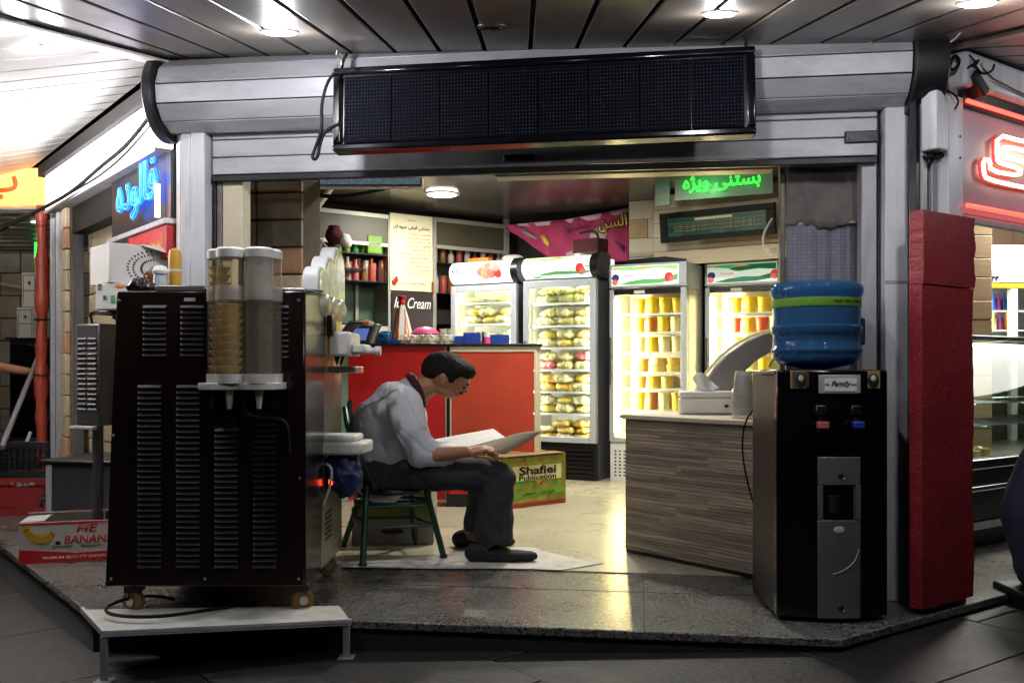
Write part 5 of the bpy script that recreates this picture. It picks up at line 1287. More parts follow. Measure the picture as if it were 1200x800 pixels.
sp2 = [(.345, 3, ['amber_food', 'pale_food', 'yellow_food'], 'yellow'), (.58, 2, ['yellow_food', 'pale_food'], 'pale yellow'), (.774, 2, ['yellow_food', 'amber_food', 'pale_food'], 'bright yellow'),
       (.97, 2, ['pink_food', 'green_food', 'pale_food'], 'mixed pink and green'), (1.166, 2, ['pale_food', 'yellow_food'], 'cream yellow'), (1.36, 2, ['pale_food', 'green_food'], 'pale green'), (1.56, 2, ['pale_food', 'green_food'], 'whitish')]
wh2 = ['the bottom shelf', 'the sixth shelf', 'the fifth shelf', 'the fourth shelf', 'the third shelf', 'the second shelf', 'the top shelf']
for s, wname in zip(sp2, wh2): rows_of_packs(f2, wname+' of the fruit fridge', [s], .08, .62, 'wrapped fruit packs in the tall fridge')
sp1 = [(1.18, 2, ['pale_food', 'green_food'], 'pale green'), (1.40, 2, ['pale_food', 'yellow_food'], 'pale yellow'), (1.60, 1, ['green_food', 'pale_food'], 'greenish')]
for s, wname in zip(sp1, ['the lowest visible shelf', 'the middle shelf', 'the top shelf']): rows_of_packs(f1, wname+' of the scoop fridge', [s], .08, .60, 'wrapped packs in the fridge behind the counter')
def rows_of_tubs(t, where, spec, x0, x1, group):
    for z, mats, r, h, lb, sh in spec:
        n = int((x1-x0)/(2*r+.006))
        for i in range(n):
            mt = mats[i % len(mats)]
            o = inst('tub', tub_mesh(mt, r, h)); o.location = inside(t, x0+r+i*(2*r+.006), .22, z+.002); o.rotation_euler = (0, 0, random.random())
            tag(o, f'{lb}, {ORD[i]} from left, {sh} of {where}', 'tub', group)
            if h < .08:
                o = inst('tub', tub_mesh(mt, r, h)); o.location = inside(t, x0+r+i*(2*r+.006)+.004, .222, z+.003+h); o.rotation_euler = (0, 0, random.random())
                tag(o, f'stacked {lb}, {ORD[i]} from left, {sh} of {where}', 'tub', group)
rows_of_tubs(f3, 'the fridge by the counter', [
    (1.45, ['tub_yellow'], .056, .14, 'tall yellow tub', 'top shelf'), (1.289, ['tub_yellow', 'tub_brown', 'tub_yellow', 'tub_pale'], .053, .135, 'yellow or brown jar', 'second shelf'),
    (1.118, ['tub_pale', 'tub_yellow', 'tub_pale'], .055, .135, 'pale tub', 'third shelf'), (.948, ['amber_food', 'yellow_food'], .072, .06, 'flat amber dish', 'fourth shelf'),
    (.807, ['amber_food', 'tub_yellow'], .06, .105, 'amber tub', 'fifth shelf'), (.62, ['tub_yellow', 'tub_brown', 'tub_pale'], .055, .15, 'yellow or brown jar', 'bottom shelf')], .14, .625, 'tubs in the yellow fridge by the counter')
rows_of_tubs(f4, 'the fridge behind the bottle', [
    (1.462, ['tub_yellow'], .06, .14, 'tall yellow tub', 'top shelf'), (1.29, ['tub_red', 'tub_yellow', 'tub_red', 'tub_pale'], .056, .135, 'red or yellow tub', 'second shelf'),
    (1.126, ['tub_pale', 'tub_yellow'], .056, .13, 'pale tub', 'third shelf'), (.955, ['tub_yellow', 'tub_pale'], .06, .13, 'yellow tub', 'fourth shelf'),
    (.807, ['tub_yellow', 'amber_food'], .06, .11, 'low yellow tub', 'fifth shelf')], .15, .635, 'tubs in the yellow fridge behind the bottle')

# things lying on top of the fridges
def on_top(t, x, y, H): return inside(t, x, y, H+.002)
p = on_top(f2, .53, .22, 1.975)
t = thing('red_carton', 'dark red carton lying on top of the tall fruit fridge', 'box', tuple(p), RF-.2)
MB().box(-.10, .16, -.08, .1, .03, .15).build('carton', M['maroon'], t, bevel=.004); MB().box(-.103, -.1005, -.08, .1, .03, .15).build('end_print', M['red'], t); MB().box(-.09, -.03, -.07, .05, 0, .0295).build('foot_block', M['white_card'], t)
p = on_top(f2, .69, .1, 1.99); cable('thin dark bracket bent over the edge of the tall fruit fridge', [p, p+Vector((0, 0, .16)), p+Vector((-.05, .05, .2)), p+Vector((-.16, .1, .18))], .012, 'black_metal')
p = on_top(f1, .2, .2, 1.99)
tag(MB().box(-.1, .12, -.05, .05, 0, .045).build('flat_carton', M['orange'], None, bevel=.004, loc=p, rz=RF), 'flat orange carton on top of the fridge with scoop pictures', 'box')
p = on_top(f1, .56, .2, 1.99)
o = tag(MB().ell((0, 0, .03), (.11, .07, .03)).build('plastic_bag', M['milky'], None, loc=p, rz=RF), 'crumpled clear bag on top of the fridge with scoop pictures', 'bag')
p = on_top(f3, .35, .2, 1.875)
tag(MB().prism([(-.2, 0), (.26, 0), (.3, .03), (.12, .06), (-.22, .05)], -.1, .12, 'y').build('folded_sheet', M['black_plastic'], None, bevel=.004, loc=p, rz=RF), 'dark folded plastic sheet on top of the yellow fridge by the counter', 'plastic sheet')
p = on_top(f4, .13, .12, 1.90)
t = thing('dome_sign', 'small green dome-shaped sign standing on the fridge behind the bottle', 'sign', tuple(p), RF)
dome = [(-.08, 0), (.08, 0), (.08, .06)]+[(.08*math.cos(a), .065+.065*math.sin(a)) for a in [PI*i/12 for i in range(13)]]+[(-.08, .06)]
MB().prism(dome, 0, .02, 'y').build('board', M['white_plastic'], t, bevel=.002); MB().prism([(x*.85, z*.85+.012) for x, z in dome], -.004, -.001, 'y').build('green_print', M['lit_green'], t)
MB().prism([(x*.6, z*.55+.02) for x, z in dome], -.007, -.0045, 'y').build('dome_print', M['lit_deep'], t)
lettering('SAS', M['white_ink'], t, (0, -.0075, .06), w=.07, h=.03, bold=.02)
p = on_top(f4, .33, .18, 1.90)
tag(MB().cyl((-.11, 0, .055), (.14, 0, .055), .055, n=20).build('rolled_bag', M['black_plastic'], None, bevel=.006, loc=p, rz=RF), 'black roll lying beside the green dome sign on the fridge', 'roll')
p = on_top(f4, .58, .12, 1.90)
t = thing('red_packet', 'small red and white packet on the right end of the fridge top', 'packet', tuple(p), RF); MB().box(-.1, .1, 0, .08, 0, .09).build('packet_box', M['red'], t, bevel=.003); MB().box(-.06, .08, -.003, -.0005, .02, .07).build('white_print', M['white_ink'], t)

# ------------------------------------------------------------------ red counter with its clutter
cd = 6.86; CT = 1.16
xL, xM0, xM1, xR = (P(p, 0, cd).x for p in (408, 523, 528, 629))
t = thing('red_counter', 'shop counter with bright red and orange red front panels behind the man', 'counter', (0, cd, 0))
MB().box(xL, xM0-.006, 0, .03, .02, CT-.02).build('front_panel', M['red_laminate'], t, bevel=.002)['label'] = 'bright red front panel'
MB().box(xM0-.005, xM0-.001, -.004, .03, .0, CT-.02).build('edge_trim', M['cream_trim'], t)
MB().box(xM0, xM1-.006, .01, .04, 0, CT-.02).build('dark_gap', M['black_plastic'], t)
MB().box(xM1-.005, xM1+.006, -.008, .03, 0, CT-.02).build('edge_trim', M['cream_trim'], t, bevel=.002)
MB().box(xM1+.007, xR-.02, -.002, .03, .02, CT-.06).build('front_panel', M['rust_laminate'], t, bevel=.002)['label'] = 'orange red front panel with cream edge'
MB().box(xM1+.007, xR-.001, -.008, .03, CT-.059, CT-.02).build('edge_trim', M['cream_trim'], t, bevel=.002)
MB().box(xR-.019, xR, -.008, .03, 0, CT-.0595).build('edge_trim', M['cream_trim'], t, bevel=.002)
MB().box(xR-.001, xR+.03, .0, .6, 0, CT-.0205).build('end_panel', M['cream_trim'], t)
MB().box(xL-.02, xR+.04, -.02, .62, CT-.019, CT).build('counter_top', M['black_plastic'], t, bevel=.003)
def ct(px, back): return Vector(((px-600)/F_PX*(cd+back), cd+back, CT+.001))
p = ct(471, .2)
t = thing('wrapped_cone', 'tall white and orange wrapped cone with a red knot on the counter', 'wrapped cone', tuple(p))
MB().lathe([(.085, .03), (.075, .10), (.05, .2), (.025, .28), (.02, .3)], 7).build('white_wrapper', M['paper'], t, smooth=20)
for q in (2.6, 4.0, 5.1):
    MB().slab([(.082*math.cos(q), .082*math.sin(q), .04), (.082*math.cos(q+.55), .082*math.sin(q+.55), .04), (.03*math.cos(q+.4), .03*math.sin(q+.4), .27)], -.006).build('orange_stripe', M['orange'], t)
MB().ell((0, 0, .315), (.026, .026, .03)).build('red_knot', M['red'], t); MB().lathe([(.02, .33), (.035, .36), (.03, .362)], 9).build('red_knot', M['red'], t)
MB().box(-.09, .04, -.09, .05, 0, .03).build('red_tray', M['red'], t, bevel=.004)
p = ct(498, .22)
t = thing('pink_bowl', 'pink bowl upside down on a white tub on the counter', 'bowl', tuple(p))
MB().lathe([(.07, 0), (.095, .07), (.09, .075)], 20).build('white_tub', M['white_plastic'], t); MB().lathe([(.11, .078), (.105, .09), (.06, .125), (.001, .135)], 20).build('pink_bowl_shell', M['pink'], t)
r_ = random.Random(4)
for i, px in enumerate((476, 486, 497, 508, 518, 526)):
    o = MB().ell((0, 0, .035), (.05, .045, .035), None, 36, 22).build('plastic_bag', M['milky'] if i % 2 else M['cloudy'], None, smooth=30, loc=ct(px, .06+.03*(i % 2)))
    d = o.modifiers.new('crumple', 'DISPLACE'); d.texture = bpy.data.textures['crumple']; d.strength = .06
    tag(o, f'crumpled clear packet, {ORD[i]} from the left at the front of the counter top', 'plastic packet', 'clear packets heaped on the counter')
for i, px in enumerate((520, 528)):
    o = MB().lathe([(.022, 0), (.032, .12), (.03, .12), (.02, .004)], 14).build('plastic_cup', M['milky'], None, loc=ct(px, .28)); tag(o, f'clear plastic cup behind the packets, {"nearer the pink bowl" if i == 0 else "nearer the blue boxes"}', 'cup')
for px, w_, h_, mt, lb in ((537, .10, .06, 'blue', 'low blue box left of the darker blue box on the counter'), (553, .13, .085, 'blue', 'taller blue box in the middle of the counter end'), (586, .14, .07, 'blue', 'blue box at the right end of the counter'), (462, .12, .03, 'blue', 'flat blue box in front of the wrapped cone')):
    tag(MB().box(-w_/2, w_/2, 0, .12, 0, h_).build('blue_box', M[mt], None, bevel=.004, loc=ct(px, .10)), lb, 'box', 'blue boxes on the counter')
t = thing('pink_tub', 'small white and pink tub between the blue boxes', 'tub', tuple(ct(570, .12)))
MB().lathe([(.03, 0), (.034, .05), (.033, .05)], 16).build('pink_band', M['pink'], t); MB().lathe([(.034, .0505), (.036, .09), (.001, .095)], 16).build('white_band', M['white_plastic'], t)
o = MB().ell((0, 0, .05), (.06, .05, .05), None, 36, 22).build('water_bag', M['water_glass'], None, smooth=30, loc=ct(452, .16)); d = o.modifiers.new('crumple', 'DISPLACE'); d.texture = bpy.data.textures['crumple']; d.strength = .03
tag(o, 'bluish clear bag left of the wrapped cone on the counter', 'bag')
tag(MB().cyl((-.02, 0, .0), (.035, 0, .15), .035, .04, 18).build('steel_shaker', M['steel'], None, bevel=.003, loc=ct(436, .12)), 'silver shaker leaning on the left end of the counter', 'shaker')
t = thing('card_terminal', 'black card terminal on the ledge under the bottle shelves', 'terminal', P(430, 379, 7.2), .2); t.location.z = CT+.10
MB().box(-.06, .06, -.02, .05, 0, .05).build('housing', M['black_plastic'], t, bevel=.008); MB().box(-.04, .04, -.0225, -.0205, .01, .04).build('screen_face', M['dark_steel'], t)
MB().box(-.02, .02, 0, .03, -.10, -.001).build('stand', M['black_plastic'], t)
t = thing('monitor', 'small blue screen at the left end of the counter', 'monitor', tuple(ct(424, .25)), .25)
MB().box(-.075, .085, 0, .02, .02, .13).build('bezel', M['black_plastic'], t, bevel=.004); MB().box(-.065, .075, -.003, -.0005, .03, .12).build('screen_face', emissive('blue_screen', (90, 110, 190), .5), t); MB().box(-.03, .03, -.02, .04, 0, .0195).build('stand', M['black_plastic'], t)

# boxes on the floor
a, b = G(588, 596), G(663, 588)
a = P(588, 595, 6.45); a.z = 0.007; bx_ = P(663, 588, 6.82)
t = thing('printed_box', 'green and yellow printed carton on the floor under the book', 'box', (a.x, a.y, .007), math.atan2(bx_.y-a.y, bx_.x-a.x))
w_ = ((bx_.x-a.x)**2+(bx_.y-a.y)**2)**.5; h_ = .355
MB().box(0, w_, 0, .32, 0, h_).build('carton', M['cardboard'], t, bevel=.003)
M['green_art'] = material('green_yellow_art', (128, 132, 40), .5, 0, .6, 9); M['art_red'] = material('red_art', (150, 44, 30), .5, 0, .35, 10)
MB().box(.004, w_-.004, -.003, -.0005, .004, h_-.004).build('printed_face', M['green_art'], t)
MB().box(.004, w_-.004, -.005, -.0032, .004, .032).build('red_print', M['art_red'], t)
MB().prism([(.004, .06), (w_-.004, .085), (w_-.004, .125), (.004, .10)], -.0052, -.0032, 'y').build('lime_print', M['lime'], t)
r_ = random.Random(9)
for i in range(16):
    x, z = r_.uniform(.04, w_-.04), r_.uniform(.15, h_-.03)
    MB().ell((x, -.003-.0001*i, z), (r_.uniform(.015, .035), .0015, r_.uniform(.012, .028)), None, 10, 6).build('fruit_print', M[['mustard', 'art_red', 'lime', 'orange', 'green_ink'][i % 5]], t)
MB().box(.09, w_-.05, -.0075, -.0056, .185, .29).build('title_patch', material('title_patch', (214, 206, 150), .6, 0, .1), t)
lettering('Shafiei', M['black_ink'], t, (w_*.54, -.0078, .255), w=w_*.58, h=.06, bold=.03)
lettering('Publication', M['black_ink'], t, (w_*.54, -.0078, .205), w=w_*.58, h=.036, bold=.02)
lettering(ar('انتشارات شفیعی'), M['black_ink'], t, (w_*.55, -.0055, .094), w=w_*.5, h=.028)
MB().slab([(-.03, -.05, h_+.012), (w_*.95, -.03, h_+.016), (w_+.03, .2, h_+.006), (.02, .2, h_+.004)], .003).build('flap', M['cardboard'], t)
MB().slab([(0, .34, h_+.012), (.02, .205, h_+.008), (w_, .205, h_+.010), (w_, .34, h_+.012)], .003).build('flap', M['cardboard'], t)
p = G(412, 638, .007)
t = thing('grey_carton', 'grey carton with a hand hole on the floor behind the stool', 'box', (p.x, p.y, .007), .02)
w_ = 96/F_PX*p.y; h_ = .205
MB().box(0, w_, 0, .34, 0, h_).build('carton', M['grey_card'], t, bevel=.004)
hole = [(w_*.5+.042*math.cos(q)+(.02 if math.cos(q) > 0 else -.02), .075+.016*math.sin(q)) for q in [2*PI*i/20 for i in range(20)]]
MB().prism(hole, -.004, -.0005, 'y').build('hand_hole', M['black_plastic'], t)
MB().box(.0, w_, -.003, -.0005, .145, .203).build('yellow_print', material('dull_yellow_print', (150, 146, 84), .6, 0, .15), t)
lettering('GOLD SIZE', M['grey_card'], t, (w_*.72, -.0032, .17), w=.15, h=.025)
t = thing('grey_carton', 'upper grey carton with black lettering stacked behind the stool', 'box', (p.x+.01, p.y+.02, .007+h_+.002), -.02)
MB().box(0, w_*.95, 0, .3, 0, .13).build('carton', M['grey_card'], t, bevel=.004)
lettering('SADO A', M['black_ink'], t, (w_*.55, -.0005, .04), w=.26, h=.03, bold=.03)
for x in (.12, .3): MB().box(x, x+.1, -.002, -.0005, .085, .088).build('line_print', M['black_ink'], t)
t = thing('red_black_case', 'black case with a red label standing behind the man', 'case', P(526, 592, 6.6)); t.location.z = .007
MB().box(-.02, .14, 0, .16, 0, .40).build('case_body', M['black_plastic'], t, bevel=.006); MB().box(.0, .13, -.003, -.0005, .09, .16).build('red_print', M['red'], t)
t = thing('floor_sheet', 'worn whitish sheet lying on the floor under the feet of the man', 'sheet', (0, 0, 0))
base_ = [(396, 664.3), (404, 659), (425, 658), (440, 656.5), (470, 655), (500, 651), (520, 647), (545, 645), (570, 641), (600, 640.5), (622, 641), (640, 645), (655, 651), (680, 655), (706, 659.5), (693, 662), (672, 665.5), (655, 667.5), (620, 667), (580, 666.5), (540, 666), (500, 665.6), (450, 665)]
pts = [G(x+random.uniform(-3, 3), y+random.uniform(-.7, .5), .0085) for x, y in base_]
MB().slab(pts, .0022).build('sheet_layer', M['white_floor'], t)

# ------------------------------------------------------------------ wood strip counter, and what stands on it
A = G(731, 648.5); B = G(886, 681); wv = (B-A); Lw = wv.length
t = thing('strip_wood_counter', 'low counter clad in grey brown wood strips left of the water cooler', 'counter', (A.x, A.y, .006), math.atan2(wv.y, wv.x))
TZ = .735
MB().box(0, Lw+.06, .012, .72, .02, TZ-.03).build('body', M['strip_wood'], t, bevel=.002)
MB().box(-.001, Lw+.06, .02, .7, 0, .019).build('plinth', M['black_plastic'], t)
MB().box(-.02, Lw+.10, -.02, .78, TZ-.028, TZ-.006).build('counter_top', M['wood_board'], t, bevel=.004)
MB().cyl((-.0, .06, .0), (-.0, .06, .04), .015, n=10).build('foot', M['dark_steel'], t)
wc = t
def on_wc(px, d): return Vector(((px-600)/F_PX*d, d, TZ+.001))
t = thing('tissue_box', 'white plastic tissue box with a tissue pulled out on the wood strip counter', 'tissue box', tuple(on_wc(827, 4.98)), -.12)
MB().prism([(-.135, -.075), (.135, -.075), (.145, 0), (.135, .075), (-.135, .075), (-.145, 0)], 0, .085).build('case', M['white_plastic'], t, bevel=.012)
MB().box(-.14, .14, -.078, .078, .0865, .12).build('cover', M['white_plastic'], t, bevel=.012)
mb = MB(); n = 14
for j in range(8):
    for i in range(n+1):
        q = i/n; r = j/7; mb.v.append((-.055+.11*q+.012*math.sin(r*5+q*3), .02*math.sin(q*9+r*2)*(.4+r), .119+.10*r*(.6+.4*math.sin(q*PI*1.3+.4))))
mb.f = [(j*(n+1)+i, j*(n+1)+i+1, (j+1)*(n+1)+i+1, (j+1)*(n+1)+i) for j in range(7) for i in range(n)]
mb.build('tissue', M['paper'], t, smooth=80).modifiers.new('thick', 'SOLIDIFY').thickness = .001
MB().ell((.10, -.079, .045), (.012, .002, .008)).build('label_print', M['black_ink'], t)
t = thing('cup_stack', 'stack of clear plastic cups upside down at the end of the wood strip counter', 'cup stack', tuple(on_wc(871, 4.55)))
cm = MB().lathe([(.056, 0), (.056, .01), (.05, .012), (.036, .12), (.0355, .12), (.049, .012)], 22).mesh('cup', M['milky'], 40)
for k in range(9): inst('cup', cm, t, (.002*math.sin(k*2), 0, .0135*k))
t = thing('curved_hood', 'curved glossy grey plastic hood arching behind the water cooler', 'hood', (0, 0, 0))
dd = 5.25
out = [(815, 463), (822, 449), (834, 431), (850, 414), (870, 400), (892, 391), (915, 386), (945, 384)]; inn = [(945, 406), (915, 409), (898, 414), (882, 424), (868, 438), (858, 452), (852, 464)]
poly = [(P(x, y, dd).x, P(x, y, dd).z) for x, y in out+inn]
MB().prism(poly, dd-.06, dd+.09, 'y').build('hood_shell', M['grey_plastic'], t, bevel=.014, smooth=50)
rim = [P(x-1.5, y-1.5, dd-.06) for x, y in out]
MB().tube(rim, .008, 8, 2).build('rim', M['tub_pale'], t)  # pale yellow tube stands in for the highlight along the hood edge
MB().box(P(925, 0, dd).x, P(945, 0, dd).x, dd, dd+.08, .006, P(0, 400, dd).z).build('support', M['grey_plastic'], t, bevel=.006)
MB().box(P(812, 0, dd).x, P(854, 0, dd).x, dd-.05, dd+.08, TZ+.002, P(0, 462, dd).z).build('foot_block', M['grey_plastic'], t, bevel=.006)

# ------------------------------------------------------------------ water cooler and bottle
c0 = G(910, 727); wq = 130/F_PX*c0.y; ZT = EYE+.0
t = thing('water_cooler', 'tall glossy black water cooler with a silver centre strip on the granite step', 'water cooler', (c0.x, c0.y, 0))
N_ = 14
curve = [(wq*i/N_, -.035*math.sin(PI*i/N_)) for i in range(N_+1)]
MB().prism(curve+[(wq, .04), (0, .04)], .02, ZT-.004).build('front_cover', M['gloss_black'], t, bevel=.004, smooth=30)
MB().box(.004, wq-.004, .041, .38, .02, ZT-.02).build('cabinet', M['dark_steel'], t, bevel=.006)
MB().box(-.004, wq+.004, .01, .385, ZT-.0195, ZT).build('top_cover', M['gloss_black'], t, bevel=.006)
for x, y in ((.04, .06), (wq-.04, .06), (.04, .34), (wq-.04, .34)): MB().cyl((x, y, 0), (x, y, .02), .02, n=12).build('foot', M['black_plastic'], t)
X = lambda px: (px-910)/F_PX*c0.y; Z = lambda py: EYE+(HOR-py)/F_PX*(c0.y-.03)
def cfront(px): return -.035*math.sin(PI*X(px)/wq)
sv = [(X(955+50*i/6), cfront(955+50*i/6)-.006) for i in range(7)]
sp_ = material('cooler_silver', (120, 116, 114), .38, .4, .06, 6)
MB().prism(sv+[(X(1005), -.0), (X(955), -.0)], Z(724), Z(609)).build('silver_strip', sp_, t, bevel=.003)
MB().prism(sv+[(X(1005), -.0), (X(955), -.0)], Z(568), Z(535)).build('silver_strip', sp_, t, bevel=.003)
for a, b in ((955, 961), (999, 1005)): MB().box(X(a), X(b), cfront(980)-.003, -.0, Z(608.8), Z(568.2)).build('silver_strip', sp_, t, bevel=.002)
MB().box(X(961.2), X(998.8), -.030, -.0, Z(608.5), Z(568.5)).build('cup_recess', M['fridge_dark'], t)
MB().cyl((X(974), cfront(975)-.0, Z(600)), (X(974), cfront(975)-.0, Z(580)), .02, .024, 16).build('drip_cup', M['dark_steel'], t)
for py in (557, 711): MB().ell((X(981), cfront(981)-.006, Z(py)), (.012, .006, .010)).build('indicator_lamp', M['black_plastic'], t); MB().ell((X(984), cfront(981)-.011, Z(py+3)), (.004, .003, .003), None, 10, 6).build('painted_shine', M['white_plastic'], t)  # small white dot painted as the highlight on each indicator
MB().ell((X(979), cfront(981)-.006, Z(620)), (.022, .002, .014)).build('badge', M['frame_light'], t)
MB().tube([(X(1003), cfront(1000)-.007, Z(643)), (X(997), cfront(990)-.008, Z(658)), (X(984), cfront(984)-.008, Z(668)), (X(972), cfront(975)-.007, Z(672))], .0018, 6, 2).build('curved_line', M['frame_light'], t)
MB().box(X(956), X(1004), cfront(980)-.008, -.0, Z(461), Z(439)).build('badge_plate', M['frame_grey'], t, bevel=.003)
MB().box(X(962), X(999), cfront(980)-.0105, cfront(980)-.0085, Z(458), Z(443)).build('badge_face', M['white_ink'], t)
lettering('Family', M['black_ink'], t, (X(981), cfront(980)-.0107, Z(450)), w=.075, h=.026, shear=.3, bold=.02)
lettering('the', M['black_ink'], t, (X(965), cfront(980)-.0107, Z(450)), w=.014, h=.008); lettering('series', M['black_ink'], t, (X(995.5), cfront(980)-.0107, Z(450)), w=.018, h=.007)
for a, b, nm in ((925, 947, 'sepia'), (1013, 1029, 'dark')):
    s = MB().box(X(a), X(b), cfront((a+b)/2)-.004, -.0, Z(455), Z(434)).build('sticker', M['cardboard'], t)
    MB().box(X(a+1.5), X(b-1.5), cfront((a+b)/2)-.006, cfront((a+b)/2)-.0042, Z(453.5), Z(435.5)).build('sticker_ground', M['beam' if nm == 'sepia' else 'cardboard'], s)
    MB().ell((X((a+b)/2), cfront((a+b)/2)-.006, Z(446)), (.022, .002, .028)).build('sticker_oval', M['black_ink'], s)
    MB().ell((X((a+b)/2), cfront((a+b)/2)-.008, Z(443)), (.010, .002, .012)).build('sticker_spot', M['cream_trim'], s)
for px, mt in ((957, 'pink_food'), (998, 'blue')):
    tp = MB().box(X(px-6), X(px+6), cfront(px)-.03, cfront(px)+.01, Z(486), Z(474)).build('tap', M['black_plastic'], t, bevel=.006)
    MB().box(X(px-5), X(px+7), cfront(px)-.05, cfront(px)-.012, Z(501), Z(493)).build('tap_lever', M[mt], tp, bevel=.004)
    MB().cyl((X(px), cfront(px)-.015, Z(488)), (X(px), cfront(px)-.015, Z(506)), .009, n=10).build('tap_spout', M['black_plastic'], tp)
MB().box(X(912), X(914), .0, .02, .03, ZT-.02).build('seam_trim', M['frame_grey'], t)
wcool = t
bc = Vector((c0.x+wq*.5+.005, c0.y+.205, ZT+.001))
t = thing('water_bottle', 'big blue water bottle with a lime label upside down on the water cooler', 'water bottle', tuple(bc))
pr = [(.05, 0), (.10, .012), (.150, .022), (.166, .04), (.172, .06), (.172, .066), (.179, .072), (.179, .082), (.172, .088), (.171, .14), (.179, .147), (.179, .172), (.171, .178), (.171, .245), (.173, .285), (.180, .30), (.184, .318), (.180, .338), (.166, .349), (.12, .354), (.001, .351)]
MB().lathe(pr, 56).build('bottle_shell', M['water_glass'], t, smooth=50)
MB().lathe([(r-.006, z+.004) for r, z in pr[:-7]]+[(.001, .26)], 48).build('water', glass_mat('bottle_water', (70, 140, 200), .0, .02, .9), t, smooth=50)
MB().lathe([(.1735, .25), (.1745, .252), (.1755, .283), (.1745, .284)], 56).build('label_band', M['lime'], t)
mb = MB()
for i, ch in enumerate('water pure drinking'):
    if ch == ' ': continue
    q = -PI/2+.10+.045*i; me = text_mesh(ch, None, .010 if ch in 'dkgpt' else .008, ext=.001)
    Mx = Matrix.Translation((.1762*math.cos(q), .1762*math.sin(q), .268)) @ Matrix.Rotation(q+PI/2, 4, 'Z')
    mb.add([v.co for v in me.vertices], [tuple(p.vertices) for p in me.polygons], Mx); bpy.data.meshes.remove(me)
mb.build('lettering', M['black_ink'], t, smooth=0)
MB().box(.168, .196, -.02, .02, .10, .21).build('bottle_grip', M['dark_blue'], t, bevel=.008)
cable('thin black cable hanging down the side of the wood strip counter', [P(893, 464, 4.2), P(884, 478, 4.22), P(872, 495, 4.25), P(869, 530, 4.27), P(877, 570, 4.25), P(886, 600, 4.2), P(896, 640, 4.15)], .004)
cable('black wire loops behind the foot of the water bottle', [P(901, 430, 3.95), P(909, 416, 3.95), P(917, 430, 3.95)], .003)
cable('black cable running up the pale wall behind the water bottle', [P(1014, 440, 4.05), P(1014.5, 380, 4.05), P(1013, 322, 4.06), P(1014, 270, 4.08)], .004)
# ------------------------------------------------------------------ white bench board at the step edge
t = thing('step_board', 'white metal board on short legs bridging the edge of the step under the machine', 'step board', (0, 0, 0))
q = [G(120, 742, .016), G(412, 728, .016), Vector((-.70, 3.80, .016)), Vector((-1.72, 3.74, .016))]
MB().slab(q, .012).build('board', M['white_floor'], t, bevel=.002)
for a, b in ((0, 1), (3, 0)):
    p0, p1 = q[a]-Vector((0, 0, .013)), q[b]-Vector((0, 0, .013)); n = (p1-p0).cross(Vector((0, 0, 1))).normalized()
    MB().slab([p0, p1, p1-n*.012, p0-n*.012][::-1], .022).build('edge_rail', M['frame_light'], t)
for i in (0, 1):
    p0 = q[i]+(q[3]-q[0])*.05+(q[1]-q[0])*(.012 if i == 0 else -.012); z0 = road_z(p0.x)
    MB().box(p0.x-.012, p0.x+.012, p0.y-.012, p0.y+.012, z0, .003).build('leg', M['frame_grey'], t, bevel=.002)
    MB().box(p0.x-.03, p0.x+.03, p0.y-.03, p0.y+.03, z0, z0+.005).build('foot_plate', M['frame_grey'], t)

# ------------------------------------------------------------------ ice cream machine seen from behind
md = 3.72; mx0 = P(123, 0, md).x; mw = P(357, 0, md).x-mx0
mz0, mz1 = P(0, 687, md).z, P(0, 341, md).z
t = thing('ice_cream_machine', 'big dark brown ice cream machine on castors seen from its louvred back', 'ice cream machine', (mx0, md, 0)); MA = t
MB().prism([(0, mz0), (mw, mz0), (mw, mz1), (.045, mz1)], 0, .018, 'y').build('back_panel', M['machine'], t, bevel=.006)
MB().prism([(.02, mz0+.005), (mw-.012, mz0+.005), (mw-.012, mz1-.005), (.06, mz1-.005)], .0185, .80, 'y').build('chassis', M['machine_side'], t, bevel=.006)
MB().prism([(.001, mz0-.001), (.30, mz0-.001), (.42, mz1+.001), (.001, mz1+.001)], mw-.0115, mw+.004, 'x').build('side_panel', M['machine_side'], t, bevel=.004)
MB().prism([(.302, mz0), (.80, mz0), (.80, .62), (.36, .62)], mw-.0115, mw+.002, 'x').build('steel_panel', M['steel'], t, bevel=.003)
yst = material('yellowed_steel', (196, 170, 96), .3, .3, .25, 7, .05, 20)
MB().prism([(.365, .622), (.80, .622), (.80, 1.02), (.405, 1.02)], mw-.0115, mw+.001, 'x').build('film_panel', material('crinkled_film', (150, 144, 126), .18, .5, .3, 14, .6, 26, stretch=(1, 4, 1)), t, bevel=.003)
MB().prism([(.406, 1.022), (.80, 1.022), (.80, mz1), (.424, mz1)], mw-.0115, mw+.003, 'x').build('front_panel', yst, t, bevel=.003)
hm = MB()
for j in range(6):
    for i in range(3): hm.box(mw+.0005, mw+.005, .40+i*.05, .43+i*.05, .22+j*.022, .232+j*.022)
tag(hm.build('vent_slot', M['dark_steel'], t, smooth=0), kind='stuff')
XL = lambda px, d=md: P(px, 0, d).x-mx0
ZL = lambda py, d=md: P(0, py, d).z
lm = MB().prism([(0, 0), (-.013, .004), (-.003, .0145), (0, .0145)], -.046, .046, 'x').mesh('louver', M['louver'], 30)
tipm = MB().ell((0, 0, 0), (.0045, .003, .0035), None, 8, 6).mesh('louver_tip', M['chrome'])
def louvers(px, py0, py1, n, tilt=0):
    for k in range(n):
        o = inst('louver', lm, t, (XL(px)-(.0 if k < 99 else 0), -.0008, ZL(py0+(py1-py0)*k/(n-1)))); 
for px, a, b, n in ((182, 362, 418, 10), (226, 362, 418, 10), (325, 362, 420, 10), (176, 455, 665, 33), (221, 455, 665, 33), (266, 506, 665, 25), (311, 500, 665, 26)): louvers(px, a, b, n)
